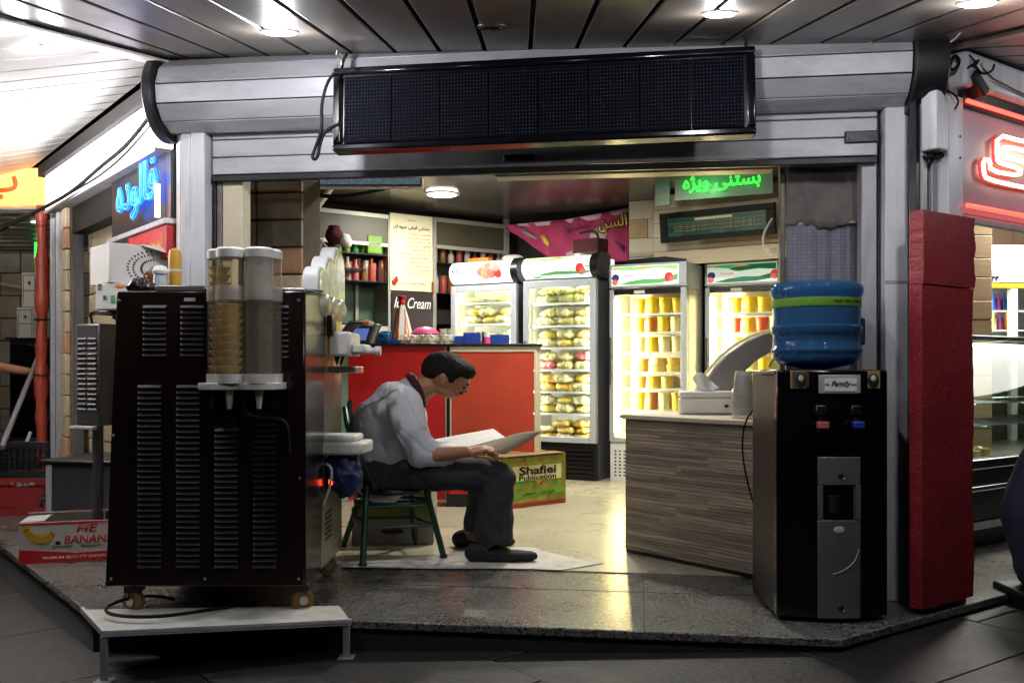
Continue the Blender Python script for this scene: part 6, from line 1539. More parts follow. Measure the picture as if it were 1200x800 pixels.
MB().box(XL(182), XL(240), .0, .35, mz1+.001, mz1+.022).build('top_lip', M['steel'], t, bevel=.003)
MB().box(XL(240.5), XL(356), .02, .4, mz1+.001, mz1+.014).build('top_lip', M['steel'], t, bevel=.003)
for sx, sz in ((XL(140), ZL(352)), (XL(350), ZL(352)), (XL(133), ZL(510)), (XL(351), ZL(560)), (XL(130), ZL(678)), (XL(350), ZL(678)), (XL(240), ZL(678))): MB().ell((sx, -.001, sz), (.006, .003, .006), None, 12, 6).build('screw', M['steel'], t)
MB().box(XL(135), XL(354), -.0012, .0, ZL(436.5), ZL(435.5)).build('panel_seam', M['black_plastic'], t)
MB().box(XL(216), XL(229), -.003, -.0002, ZL(353), ZL(349)).build('chip_mark', M['fridge_grey'], t)
MB().ell((mw+.0, .1, mz1+.004), (.06, .05, .012), None, 12, 6).build('foil_scrap', M['chrome'], t)
for x, y, lab in ((XL(152), .03, 1), (XL(350), .05, 1), (mw-.05, .70, 1), (.08, .70, 1)):           # castors
    c = MB().box(x-.03, x+.03, y-.02, y+.06, mz0-.03, mz0+.004).build('castor', M['dark_steel'], t, bevel=.004)
    MB().prism([(y-.01, mz0-.03), (y+.05, mz0-.03), (y+.035, .04), (y+.005, .04)], x-.024, x-.020, 'x').build('fork', M['steel'], c)
    an = .5 if x > .4 else -.35; dv = Vector((math.sin(an), -math.cos(an), 0)); cw = Vector((x, y+.01, .046))
    MB().cyl(cw-dv*.018, cw+dv*.018, .045, n=28).build('wheel', M['castor_tyre'], c, bevel=.006)
    MB().cyl(cw-dv*.024, cw+dv*.024, .018, n=14).build('hub', M['steel'], c)
# white hopper covers with clear yellow fronts, dispensing head and drip parts on the shop side
for k, (yy, hh, w_) in enumerate(((.36, .125, .10), (.53, .19, .12), (.72, .255, .14))):
    n = 12; a = mz1+.012
    prof = [(yy-w_*.9, a), (yy+w_*.9, a), (yy+w_*.9, a+hh*.55)]+[(yy+w_*.9*math.cos(q), a+hh*.55+hh*.45*math.sin(q)) for q in [PI*i/n for i in range(1, n)]]+[(yy-w_*.9, a+hh*.55)]
    hc = MB().prism(prof, mw-.07, mw-.001, 'x').build('hopper_cover', M['white'], t, bevel=.008)
    MB().prism([(yy+(y-yy)*.86, a+(z-a)*.9) for y, z in prof], mw+.0, mw+.012, 'x').build('clear_front', material('lime_clear_front', (206, 212, 150), .2, 0, .35, 16, coat=.6), hc, bevel=.002)
    MB().ell((mw+.0, yy, mz1-.03), (.035, w_*.8, .055)).build('hopper_bowl', M['milky'], t)
MB().box(mw+.004, mw+.03, .42, .52, 1.12, 1.21).build('control_box', M['black_ad'], t, bevel=.004)
MB().box(mw+.003, mw+.10, .45, .75, 1.03, 1.14).build('dispensing_head', M['white_plastic'], t, bevel=.012)
MB().box(mw+.10, mw+.16, .50, .70, 1.045, 1.085).build('dispensing_head', M['white_plastic'], t, bevel=.008)
for y in (.52, .60, .68):
    MB().tube([(mw+.06, y, 1.14), (mw+.09, y, 1.18), (mw+.15, y, 1.185)], .011, 8).build('lever', M['black_plastic'], t)
    MB().ell((mw+.16, y, 1.185), (.016, .012, .012)).build('lever_knob', M['orange' if y < .55 else 'cream_trim'], t)
MB().cyl((mw+.08, .55, 1.055), (mw+.215, .55, 1.055), .016, n=14).build('spout', M['white_plastic'], t); MB().cyl((mw+.2, .55, 1.055), (mw+.225, .55, 1.055), .022, n=14).build('spout_end', M['white_plastic'], t)
for y in (.5, .6): MB().prism([(mw+.02, 1.03), (mw+.05, 1.03), (mw+.035, .985)], y, y+.03, 'y').build('nozzle', M['dark_steel'], t)
MB().box(mw+.003, mw+.12, .5, .72, .955, .985).build('cup_shelf', M['steel'], t, bevel=.004)
dt = MB().prism([(-.03+mw, .34), (mw+.17, .34), (mw+.19, .40), (mw+.19, .56), (mw-.03, .56)], .60, .655).build('drip_tray', M['white_plastic'], t, bevel=.012)
MB().prism([(mw-.01, .37), (mw+.14, .37), (mw+.15, .54), (mw-.01, .54)], .656, .685).build('tray_grid', M['white_plastic'], dt, bevel=.012)
MB().box(mw+.002, mw+.02, .38, .43, .45, .50).build('switch_plate', M['black_plastic'], t, bevel=.003)
MB().ell((mw+.024, .40, .475), (.012, .016, .014), None, 10, 8).build('red_lamp', M['red_led'], t)
MB().tube([(mw-.0, .37, .38), (mw+.03, .36, .46), (mw+.04, .37, .54), (mw+.01, .38, .56)], .006, 6, 2).build('switch_wire', M['white_plastic'], t)
mb = MB(); mb.ell((0, 0, 0), (.085, .09, .095), None, 48, 32)
for i, v in enumerate(mb.v): c_ = Vector(v); mb.v[i] = tuple(c_*(1+.22*noise.noise(c_*16)+.14*noise.noise(c_*38))+Vector((0, 0, .02*max(0, c_.z/.09))))
o = mb.build('blue_bag', material('dark_blue_bag', (24, 46, 92), .35, 0, .2, 12), None, smooth=70, loc=(mx0+mw+.08, md+.45, .505))
tag(o, 'dark blue plastic bag hanging under the drip tray of the ice cream machine', 'bag')
cable('black power cable coiled on the white board under the machine', [P(205, 702, 3.9), P(180, 697, 3.85), P(145, 701, 3.72), P(121, 712, 3.63), P(130, 721, 3.55), P(180, 723, 3.53), P(235, 716, 3.6), P(300, 705, 3.9)], .007)
# cup dispensers clamped on the back
cd_ = 3.60; Y0 = cd_-md
disp = thing('cup_dispenser', 'pair of clear tube dispensers of wafer cups fixed on the back of the machine', 'cup dispenser', (mx0, md, 0))
Zc = lambda py: P(0, py, cd_).z
Xc = lambda px: P(px, 0, cd_).x-mx0
tubes = [(270, -.115, 'front left', 'cloudy'), (303.5, -.115, 'front right', 'milky'), (252, -.06, 'rear left', 'cloudy'), (311, -.058, 'rear right', 'cloudy')]
for px, yy, nm, mt in tubes:
    x = Xc(px); r = .0525 if 'front' in nm else .046
    rr_ = lambda a, b, q: [(q, a), (q, b), (q-.0015, b), (q-.0015, a)]
    MB().lathe([(r, Zc(438)), (r, Zc(350))], 32, (x, yy, 0), caps=False).build('lower_tube', M['cloudy'], disp, smooth=40)
    MB().lathe([(r+.004, Zc(352)), (r+.004, Zc(335))], 32, (x, yy, 0), caps=False).build('joint_ring', M['milky'], disp, smooth=40)
    MB().lathe([(r, Zc(350)), (r, Zc(302))], 32, (x, yy, 0), caps=False).build('upper_tube', M['milky' if 'right' in nm and 'front' in nm else 'cloudy'], disp, smooth=40)
    MB().lathe([(r+.003, Zc(302)), (r+.004, Zc(293)), (r-.004, Zc(290.5)), (.001, Zc(290))], 32, (x, yy, 0)).build('top_cap', M['grey_plastic'] if 0 else M['white_plastic'], disp, smooth=40)
    MB().lathe([(r+.004, Zc(449)), (r+.005, Zc(438)), (r-.004, Zc(438)), (r-.004, Zc(449))], 32, (x, yy, 0)).build('base_ring', M['white_plastic'], disp, smooth=40)
pl = []
for cx, cy, r in ((Xc(243), -.075, .05), (Xc(272), -.115, .062), (Xc(303), -.115, .062), (Xc(318), -.06, .05)):
    pl += [(cx+r*math.cos(q), cy-abs(r*math.sin(q))) for q in [PI+PI*i/8*1.0 for i in range(9)]] if 0 else []
N = 40; pts = []
for i in range(N+1):
    q = i/N; x = Xc(229)+(Xc(327)-Xc(229))*q
    pts.append((x, -.165+.022*abs(math.cos(PI*q*2))**3 + .05*max(0, abs(q-.5)*2-.86)/.14))
MB().prism(pts+[(Xc(327), .0), (Xc(229), .0)], Zc(456.5), Zc(448.5)).build('base_plate', M['white_plastic'], disp, bevel=.003)
for px, mt in ((267, 'cream_trim'), (302, 'cream_trim'), (246, 'black_ad')):
    MB().cyl((Xc(px), -.10, Zc(457)), (Xc(px), -.10, Zc(479)), .0175, .009, 16).build('outlet', M[mt], disp)
MB().box(Xc(280)-.02, Xc(280)+.02, -.06, -.001, Zc(470), Zc(300)).build('mount_bar', M['dark_steel'], disp)
MB().tube([(Xc(281), -.09, Zc(456)), (Xc(282), -.07, Zc(482)), (Xc(290), -.05, Zc(490)), (Xc(322), -.03, Zc(491)), (Xc(331), -.02, Zc(500)), (Xc(332), -.015, Zc(534))], .0065, 8, 2).build('bent_pipe', M['dark_steel'], disp)
wm = MB().lathe([(.028, 0), (.047, .026), (.046, .027), (.03, .004), (.001, .004)], 20).mesh('wafer_cup', M['cone'], 40)
wm2 = MB().lathe([(.025, 0), (.0415, .026), (.040, .027), (.027, .004), (.001, .004)], 20).mesh('wafer_cup', M['cone'], 40)
for px, yy, me, z0, z1, lb in ((270, -.115, wm, 438, 352, 'front left'), (252, -.06, wm2, 438, 305, 'rear left')):
    n = int((Zc(z1)-Zc(z0))/.0295)
    for k in range(n):
        o = inst('wafer_cup', me, None, (mx0+Xc(px), md+yy, Zc(z0)+.004+k*.0295))
        tag(o, f'yellow wafer cup, {ORD[min(k, 15)]} from the bottom in the {lb} tube of the dispenser', 'wafer cup', 'wafer cups in the dispenser tubes')
# things standing on top of the machine
p = Vector((XL(205, 3.95)+mx0, 3.95, mz1+.023))
t = thing('mustard_bottle', 'tall mustard yellow bottle standing on the machine against the white post', 'bottle', tuple(p))
MB().lathe([(.026, 0), (.027, .02), (.027, .145), (.022, .168), (.001, .178)], 20).build('bottle_body', M['mustard'], t); MB().lathe([(.0275, .075), (.0285, .078), (.0285, .084), (.0275, .087)], 20).build('seam_ring', M['cream_trim'], t)
p = Vector((XL(188, 3.9)+mx0, 3.9, mz1+.023))
t = thing('metal_jug', 'small grey jug with a white domed lid on the machine top', 'jug', tuple(p)); MB().lathe([(.03, 0), (.028, .05), (.026, .062)], 18).build('jug_body', M['fridge_grey'], t); MB().lathe([(.032, .063), (.034, .075), (.022, .095), (.001, .10)], 18).build('domed_lid', M['white'], t)
p = Vector((XL(181, 4.02)+mx0, 4.02, mz1+.003))
t = thing('wafer_bag', 'bag of brown wafer crumbs lying on the machine top', 'bag', tuple(p)); mb = MB()
r_ = random.Random(5)
mb.ell((0, 0, .075), (.04, .03, .045)); 
for i in range(40):
    q, s = r_.uniform(0, 6.28), r_.uniform(-1, 1); c = math.sqrt(1-s*s); mb.ell((.04*c*math.cos(q), .03*c*math.sin(q), .075+.045*s), (.008, .008, .007), None, 7, 5)
mb.build('wafer_crumbs', M['tub_brown'], t); MB().lathe([(.03, 0), (.034, .03), (.012, .04)], 14).build('bag_neck', M['wafer_dark'], t)
p = Vector((XL(166, 3.85)+mx0, 3.85, mz1+.03))
o = MB().ell((0, 0, 0), (.058, .045, .032), None, 44, 28).build('foil_wrapper', M['wafer_dark'], None, smooth=40, loc=p); d = o.modifiers.new('crumple', 'DISPLACE'); d.texture = bpy.data.textures['crumple']; d.strength = .04
tag(o, 'crumpled dark glossy wrapper on the left end of the machine top', 'wrapper')

# ------------------------------------------------------------------ long black LED sign hung in front of the shutter
ds = -.30; ua, ub = fu(392, ds), fu(885, ds)
za, zb_ = (fz(400, 181, ds)+fz(885, 159, ds))/2, (fz(392, 80, ds)+fz(885, 57, ds))/2
t = front('led_sign', 'long black LED display sign hanging in front of the shutter', 'LED sign', (ua+ub)/2, ds, (za+zb_)/2)
t.rotation_euler = (-.06, -.008, YAW)
hw, hh = (ub-ua)/2, (zb_-za)/2
for nm, b in (('frame_bar', (-hw, hw, -.03, .05, hh-.03, hh)), ('frame_bar', (-hw, hw, -.03, .05, -hh, -hh+.03)), ('frame_bar', (-hw, -hw+.035, -.028, .05, -hh+.031, hh-.031)), ('frame_bar', (hw-.035, hw, -.028, .05, -hh+.031, hh-.031))):
    MB().box(*b).build(nm, M['gloss_black'], t, bevel=.008)
MB().box(-hw+.02, hw-.02, .0, .045, -hh+.02, hh-.02).build('back_case', M['black_plastic'], t)
nm_ = 8; x0 = -hw+.045; wm_ = (2*hw-.09)/nm_
for k in range(nm_):
    f = MB().box(x0+k*wm_+.0015, x0+(k+1)*wm_-.0015, -.014, -.001, -hh+.036, hh-.036).build('led_module', M['led_face'], t, bevel=.001)
    mb = MB(); nx, nz = 15, 18
    for i in range(nx):
        for j in range(nz):
            x = x0+(k+.5)*wm_+(i-(nx-1)/2)*wm_/(nx+.4); z = (j-(nz-1)/2)*(2*hh-.085)/nz
            mb.add([(x-.0024, -.0145, z), (x, -.0145, z-.0024), (x+.0024, -.0145, z), (x, -.0145, z+.0024), (x, -.018, z)], [(0, 1, 4), (1, 2, 4), (2, 3, 4), (3, 0, 4)])
    tag(mb.build('led_bead', M['led_dot'], f, smooth=0), kind='stuff')
for x in (-hw+.02, hw-.03):
    MB().tube([(x, .02, hh-.002), (x, .05, hh+.06), (x+.01, .07, hh+.10)], .006, 8).build('hanger', M['dark_steel'], t)
ch = W(ua+.012, ds+.02, 0); topz = zmain(ch.x, ch.y)
t = thing('hanging_chain', 'small steel chain hanging from the canopy to the left end of the LED sign', 'chain', (ch.x, ch.y, 0))
zz = zb_-.005; k = 0
cl = MB()
while zz < topz-.01:
    ring = [(.008*math.cos(q), 0, .014*math.sin(q)) for q in [2*PI*i/12 for i in range(13)]]
    o = MB().tube(ring, .0025, 6).build('chain_ring', M['steel'], t); o.location = (.012*math.sin(k*1.3), 0, zz+.012); o.rotation_euler = (0, .3*math.sin(k*2.1), (k % 2)*PI/2); zz += .022; k += 1
cable('black power cable looping at the left end of the LED sign', [P(392, 86, 3.9), P(383, 97, 3.88), P(376, 125, 3.87), P(378, 150, 3.86), P(370, 172, 3.86), P(365, 186, 3.86), P(372, 187, 3.86), P(375, 168, 3.87), P(380, 154, 3.87), P(398, 145, 3.9)], .007)
cable('pair of black cables slanting down across the white light box on the left', [P(182, 128, 4.4), P(148, 172, 4.7), P(118, 195, 5.1), P(85, 225, 5.6), P(45, 247, 6.0), P(-10, 275, 6.3)], .011)
cable('second thin cable running beside the pair on the white light box', [P(188, 132, 4.4), P(150, 178, 4.7), P(122, 203, 5.1), P(92, 221, 5.6), P(52, 243, 6.0), P(-10, 268, 6.3)], .006, 'dark_steel')
t = thing('coil_spring', 'small round coil hanging above the blue neon board', 'coil', P(187, 137, 4.38))
for r in (.020, .030): MB().tube([(r*1.2*math.cos(q), 0, r*math.sin(q)) for q in [2*PI*i/16 for i in range(17)]], .005, 6).build('coil_ring', M['steel'], t)
MB().ell((-.01, 0, -.04), (.022, .014, .012)).build('yellow_tag', M['tub_yellow'], t)

# ------------------------------------------------------------------ stool
sd = 4.88
t = thing('metal_stool', 'dark green metal stool with a ring of footrests under the seated man', 'stool', (0, 0, 0))
ST = P(0, 569, sd).z
feet = [G(425, 662, .013), G(520, 652.5, .013), G(487, 637, .007), G(402, 640, .007)]
tops = [P(430, 569, 4.72), P(498, 568, 4.76), P(482, 566, 5.05), P(428, 566, 5.05)]
ra, rb = [], []
for f_, tp in zip(feet, tops):
    MB().tube([tp, f_], .016, 10).build('leg', M['green_paint'], t); MB().cyl(f_, f_+(tp-f_)*.03, .021, .020, 10).build('foot_cap', M['black_plastic'], t)
    ra.append(f_+(tp-f_)*.72); rb.append(f_+(tp-f_)*.45)
for R_, nm in ((ra, .73), (rb, .45)):
    MB().tube(R_+[R_[0]], .009, 8).build('footrest', M['green_paint'], t)
c = sum(ra, Vector())/4
ringp = [c+Vector((.19*math.cos(q), .15*math.sin(q), .015)) for q in [2*PI*i/24 for i in range(25)]]
MB().tube(ringp, .011, 8).build('ring', M['green_paint'], t)
cs = sum(tops, Vector())/4
MB().lathe([(.001, -.035), (.17, -.03), (.185, -.015), (.18, .0), (.001, .008)], 32, (cs.x, cs.y, ST)).build('seat', M['black_plastic'], t)
MB().tube([P(440, 574, 4.66), P(428, 548, 4.64), P(417, 525, 4.64), P(407, 500, 4.68), P(404, 478, 4.78)], .014, 8, 2).build('back_post', M['green_paint'], t)
MB().tube([P(432, 566, 5.05), P(418, 540, 5.05), P(408, 505, 5.03), P(410, 470, 5.0)], .014, 8, 2).build('back_post', M['green_paint'], t)
MB().slab([P(409, 468, 4.8), P(409, 468, 5.0), P(406, 512, 5.03), P(406, 512, 4.76)], .02).build('backrest', M['black_plastic'], t, bevel=.004)

# ------------------------------------------------------------------ seated man reading
def body(name, mb, mat, parent, voxel=.008, smooth=4, fold=None):
    me = mb.mesh(name, mat, 0); o = bpy.data.objects.new(name, me); COL.objects.link(o)
    r = o.modifiers.new('skin', 'REMESH'); r.mode = 'VOXEL'; r.voxel_size = voxel
    s = o.modifiers.new('soft', 'SMOOTH'); s.iterations = smooth; s.factor = .5
    bpy.context.view_layer.update(); dg = bpy.context.evaluated_depsgraph_get()
    m2 = bpy.data.meshes.new_from_object(o.evaluated_get(dg)); bpy.data.objects.remove(o); bpy.data.meshes.remove(me)
    m2.name = name
    if fold:
        nr = [v.normal.copy() for v in m2.vertices]
        for v, n_ in zip(m2.vertices, nr): v.co += n_*fold(v.co)
    m2.materials.clear(); m2.materials.append(mat)
    for p in m2.polygons: p.use_smooth = True
    o = bpy.data.objects.new(name, m2); link(o, parent); return o
man = thing('person', 'man in grey shirt and dark trousers reading a big open book on the stool', 'person', (0, 0, 0))
q_ = lambda px, py, d=4.88: P(px, py, d)
px_m = lambda n, d=4.88: n*d/F_PX
# skin: one continuous body
mb = MB()
mb.cap(q_(448, 545), q_(452, 500), .12, .125); mb.cap(q_(452, 500), q_(474, 468), .125, .09); mb.cap(q_(474, 468), q_(503, 451), .075, .060)
HR = Matrix.Rotation(math.radians(24), 3, 'Y')
mb.ell(q_(524, 438), (.128, .088, .094), HR)                                                  # skull
mb.ell(q_(531.5, 446.5), (.076, .068, .060), HR); mb.ell(q_(521, 456), (.062, .056, .040), Matrix.Rotation(math.radians(28), 3, 'Y'))    # face and jaw
mb.ell(q_(527.5, 462.5, 4.88), (.026, .032, .018), HR)                                              # chin
mb.ell(q_(545.5, 447.5), (.022, .056, .022), HR)                                                    # brow
mb.cap(q_(546.5, 451), q_(546, 458), .009, .012); mb.ell(q_(546, 458.7), (.015, .018, .012), HR)                                              # nose
mb.ell(q_(538, 461.5), (.016, .024, .009), HR); mb.ell(q_(534.5, 463), (.014, .022, .008), HR)                                                    # mouth
for s in (-1, 1):
    mb.ell(q_(520.5, 445, 4.88+s*.083), (.018, .010, .026), Matrix.Rotation(math.radians(28), 3, 'Y')); mb.ell(q_(519, 441, 4.88+s*.090), (.016, .010, .018), HR)
    mb.ell(q_(541, 453, 4.88+s*.035), (.012, .016, .010), HR)                                   # cheek below the eye
sh_n, el_n, wr_n = q_(474, 472, 4.70), q_(493, 534, 4.66), q_(546, 529, 4.63)
sh_f, el_f, wr_f = q_(478, 472, 5.05), q_(492, 530, 5.10), q_(545, 522, 5.06)
for a, b, c_ in ((sh_n, el_n, wr_n), (sh_f, el_f, wr_f)): mb.cap(a, b, .055, .045); mb.cap(b, c_, .046, .029)
def hand(mb, wr, fwd, up, side):                                       # palm, four fingers of different length and a thumb
    f_ = fwd.normalized(); u_ = up.normalized(); s_ = f_.cross(u_).normalized()*side
    pc = wr+f_*.055; R3 = Matrix((f_, s_, u_)).transposed()
    mb.ell(pc, (.052, .042, .017), R3)
    for i, (off, ln) in enumerate(((.030, .070), (.010, .080), (-.010, .074), (-.029, .058))):
        b0 = wr+f_*.095+s_*off; b1 = b0+f_*ln*.5-u_*.012; b2 = b1+f_*ln*.3-u_*.028; b3 = b2-f_*.004-u_*.02
        mb.cap(b0-f_*.02, b1, .0105, .0095, 10); mb.cap(b1, b2, .0095, .0085, 10); mb.cap(b2, b3, .0085, .0078, 10)
    t0 = wr+f_*.03+s_*.035; t1 = t0+f_*.035+s_*.022+u_*.012; t2 = t1+f_*.034+u_*.004
    mb.cap(t0, t1, .014, .012, 10); mb.cap(t1, t2, .012, .0095, 10)
hand(mb, wr_n, q_(582, 523, 4.64)-wr_n, Vector((.05, -.35, 1)), 1)
hand(mb, wr_f, q_(584, 519, 4.96)-wr_f, Vector((.0, .2, 1)), -1)
for a, b, c_ in ((q_(452, 552, 4.78), q_(585, 558, 4.73), q_(567, 640, 4.73)), (q_(455, 552, 5.0), q_(572, 556, 5.03), q_(550, 622, 5.12))):
    mb.cap(a, b, .08, .058); mb.cap(b, c_, .055, .038); mb.cap(c_, c_+Vector((.12, 0, -.03)), .036, .026)
body('body', mb, M['skin'], man, .0048, 3)
# shirt
def fold_shirt(co):
    a = noise.noise(Vector((co.x*11+co.z*9, co.y*4, co.z*3-co.x*4)))
    b = noise.noise(Vector((co.x*26+co.z*22, co.y*8, co.z*7-co.x*9)))
    c = abs(noise.noise(Vector((co.x*10+co.z*8+3, co.y*5, co.z*5-co.x*5))))
    return .0055*a+.003*b-.0045*max(0, .08-c)/.08
mb = MB()
mb.cap(q_(449, 556), q_(447, 536), .152, .160); mb.cap(q_(447, 536), q_(446, 500), .160, .163); mb.cap(q_(446, 500), q_(462, 474), .163, .125); mb.cap(q_(462, 474), q_(484, 458), .118, .074)
mb.ell(q_(475, 515), (.10, .15, .13)); mb.ell(q_(484, 492), (.075, .15, .10)); mb.ell(q_(450, 553), (.155, .165, .045)); mb.ell(q_(458, 484), (.13, .20, .095)); mb.cap(q_(440, 492), q_(478, 455), .115, .06); mb.ell(q_(450, 500, 4.79), (.15, .10, .15)); mb.ell(q_(463, 482, 4.76), (.11, .095, .10)); mb.ell(q_(455, 530, 4.79), (.15, .10, .12))
mb.cap(q_(468, 468, 4.78), sh_n, .085, .085); mb.cap(q_(470, 468, 5.0), sh_f, .095, .085)
mb.cap(sh_n, q_(482, 504, 4.66), .090, .088); mb.cap(q_(482, 504, 4.66), el_n+Vector((.0, 0, .01)), .088, .074); mb.cap(el_n+Vector((0, 0, .012)), q_(520, 533, 4.69), .074, .056)
mb.cap(sh_f, el_f, .082, .066); mb.cap(el_f, q_(525, 526, 5.07), .064, .05)
mb.ell(q_(500, 522, 4.665), (.055, .06, .05)); mb.cap(q_(518, 533.5, 4.69), q_(524, 533, 4.695), .060, .058)
body('shirt', mb, M['shirt'], man, .008, 14, fold_shirt)
mb = MB()
ring = []
cc = q_(490, 456); ax = (q_(503, 451)-q_(482, 461)).normalized(); t1 = Vector((0, 1, 0)); t2 = ax.cross(t1)
for i in range(29):
    q = 2*PI*i/28; ring.append(cc+t1*.088*math.cos(q)+t2*.082*math.sin(q)+ax*(.010*math.cos(2*q)))
mb.tube(ring, .020, 10); body('collar', mb, M['maroon'], man, .006, 3)
# trousers
def fold_tr(co):
    return .006*noise.noise(Vector((co.x*10, co.y*6, co.z*16)))+.005*noise.noise(Vector((co.x*24+co.z*10, co.y*10, co.z*9)))
mb = MB()
mb.cap(q_(447, 555, 4.79), q_(447, 555, 4.97), .118, .118); mb.cap(q_(452, 556, 4.78), q_(520, 554, 4.75), .098, .090); mb.cap(q_(520, 554, 4.75), q_(582, 558, 4.73), .090, .080)
mb.ell(q_(586, 560, 4.73), (.082, .085, .082)); mb.cap(q_(583, 566, 4.73), q_(580, 600, 4.73), .088, .096); mb.cap(q_(580, 600, 4.73), q_(578.5, 627, 4.73), .096, .100)
mb.cap(q_(455, 556, 5.0), q_(572, 556, 5.03), .095, .078); mb.cap(q_(570, 562, 5.04), q_(566, 595, 5.08), .085, .09); mb.cap(q_(566, 595, 5.08), q_(563, 612, 5.12), .09, .098)
tr = body('trousers', mb, M['trousers'], man, .0085, 5, fold_tr)
# flatten the trouser hems
for v in tr.data.vertices:
    zc_ = P(0, 634, 4.73).z if v.co.y < 4.9 else P(0, 621, 5.12).z
    if v.co.z < zc_: v.co.z = zc_-(zc_-v.co.z)*.04
    if v.co.x < P(505, 0, 4.88).x and v.co.z < ST+.008: v.co.z = ST+.008-(ST+.008-v.co.z)*.06
# socks and shoes
for a, b in ((q_(570, 626, 4.73), q_(567, 648, 4.72)), (q_(560, 612, 5.12), q_(553, 632, 5.12))): MB().cyl(a, b, .048, .044, 22).build('sock', M['sock'], man, bevel=.004)
def shoe(heel, toe, zf):
    mb = MB(); d = (toe-heel); d.z = 0; L = d.length; f_ = d.normalized(); s_ = Vector((-f_.y, f_.x, 0))
    o = Vector((heel.x, heel.y, zf)); R3 = Matrix((f_, s_, Vector((0, 0, 1)))).transposed()
    mb.ell(o+f_*L*.17+Vector((0, 0, .040)), (L*.19, .042, .052), R3); mb.ell(o+f_*L*.40+Vector((0, 0, .032)), (L*.26, .044, .042), R3); mb.ell(o+f_*L*.68+Vector((0, 0, .026)), (L*.26, .046, .030), R3); mb.ell(o+f_*L*.86+Vector((0, 0, .024)), (L*.14, .036, .026), R3)
    mb.ell(o+f_*L*.5+Vector((0, 0, .012)), (L*.49, .047, .012), R3)
    sh = body('shoe', mb, M['shoe'], man, .006, 3)
    for v in sh.data.vertices: v.co.z = max(v.co.z, zf)
    return sh
shoe(P(545.5, 659, 4.71), P(630.5, 655, 4.71), .0125); shoe(P(530.5, 641, 5.12), P(604, 632, 5.14), .0065)
# hair: a cap of the skull above the hairline, fuller towards the quiff
HL = [(-.2, -.085), (-.125, -.072), (-.088, -.064), (-.05, -.045), (-.028, -.010), (.018, -.012), (.032, -.034), (.050, -.032), (.058, .006), (.070, .020), (.10, .022), (.2, .034)]
def hairline(x):
    for (x0, z0), (x1, z1) in zip(HL, HL[1:]):
        if x0 <= x <= x1: return z0+(z1-z0)*(x-x0)/(x1-x0)
    return -1
hv, hf = [], []; nu, nv = 72, 44; hc = q_(524, 438)
for j in range(nv+1):
    for i in range(nu):
        th, ph = PI*j/nv, 2*PI*i/nu
        d = Vector((math.sin(th)*math.cos(ph), math.sin(th)*math.sin(ph), math.cos(th)))
        p = Vector((.128*d.x, .088*d.y, .094*d.z)); front = max(0, d.x-.35)*max(0, d.z+.15)
        lift = .013+.006*max(0, d.z)+.055*front
        lift += .0030*noise.noise(Vector((d.x*5, d.y*16, d.z*5)))+.0022*noise.noise(Vector((d.x*14, d.y*40, d.z*14)))
        over = p.z-hairline(p.x); lift *= max(.12, min(1, (over+.004)/.03))
        hv.append((hc + HR @ (p+d*lift), over))
for j in range(nv):
    for i in range(nu):
        k = (i+1) % nu; f_ = (j*nu+i, (j+1)*nu+i, (j+1)*nu+k, j*nu+k)
        if sum(hv[a][1] for a in f_)/4 > 0: hf.append(f_)
mb = MB(); mb.v = [tuple(v[0]) for v in hv]; mb.f = hf
ho = mb.build('hair', M['hair'], man, smooth=80); bm = bmesh.new(); bm.from_mesh(ho.data)
bmesh.ops.delete(bm, geom=[v for v in bm.verts if not v.link_faces], context='VERTS'); bmesh.ops.remove_doubles(bm, verts=bm.verts[:], dist=1e-5)
bmesh.ops.recalc_face_normals(bm, faces=bm.faces); bm.to_mesh(ho.data); bm.free()
so = ho.modifiers.new('thick', 'SOLIDIFY'); so.thickness = .012; so.offset = -1
mb = MB()
mb.ell(q_(540, 460.3), (.014, .026, .006), HR); 
for s in (-1, 1): mb.ell(q_(548.2, 450.5, 4.88+s*.030), (.009, .024, .007), HR)
body('facial_hair', mb, M['hair'], man, .004, 1)
for s in (-1, 1):
    MB().ell(q_(544.0, 454.5, 4.88+s*.034), (.007, .013, .008), HR, 12, 8).build('eye', M['black_ink'], man)

# open book in the hands of the man
bk = thing('open_book', 'big open book with a bright white page held by the man', 'book', (0, 0, 0))
s0, s1 = P(536, 526, 4.9), P(592, 512, 4.9)
f0, f1_ = P(506, 515, 5.16), P(578, 502, 5.18)
n0, n1 = P(590, 531, 4.70), P(634, 505, 4.68)
n0b = P(548, 529, 4.70)
MB().slab([s0, s1, f1_, f0], .008).build('page_block', M['paper'], bk, bevel=.001)
MB().slab([s0+Vector((0, 0, -.009)), f0+Vector((0, 0, -.009)), f1_+Vector((.01, 0, -.009)), s1+Vector((.01, 0, -.009))][::-1], .004).build('cover', M['cardboard'], bk)
mb = MB(); n = 12
vs = []
for j in range(7):
    for i in range(n+1):
        a = s0.lerp(n0, j/6); b = s1.lerp(n1, j/6); p = a.lerp(b, i/n); p.z += .010*math.sin(PI*j/6)-.008*math.sin(PI*i/n); vs.append(p)
mb.add(vs, [(j*(n+1)+i, j*(n+1)+i+1, (j+1)*(n+1)+i+1, (j+1)*(n+1)+i) for j in range(6) for i in range(n)])
gp = material('grey_back_page', (138, 128, 108), .8, 0, .06, 6)
o = mb.build('cover', gp, bk, smooth=80); o.modifiers.new('thick', 'SOLIDIFY').thickness = .006
for k in range(10):
    a = s0.lerp(f0, .12+.08*k); b = s1.lerp(f1_, .12+.08*k); a, b = a.lerp(b, .1), a.lerp(b, .55+.3*((k*7) % 3)/3)
    w_ = (f0-s0).normalized()*.003; MB().slab([a+Vector((0, 0, .001)), b+Vector((0, 0, .001)), b+w_+Vector((0, 0, .001)), a+w_+Vector((0, 0, .001))], .0005).build('text_line', M['fridge_grey'], bk)

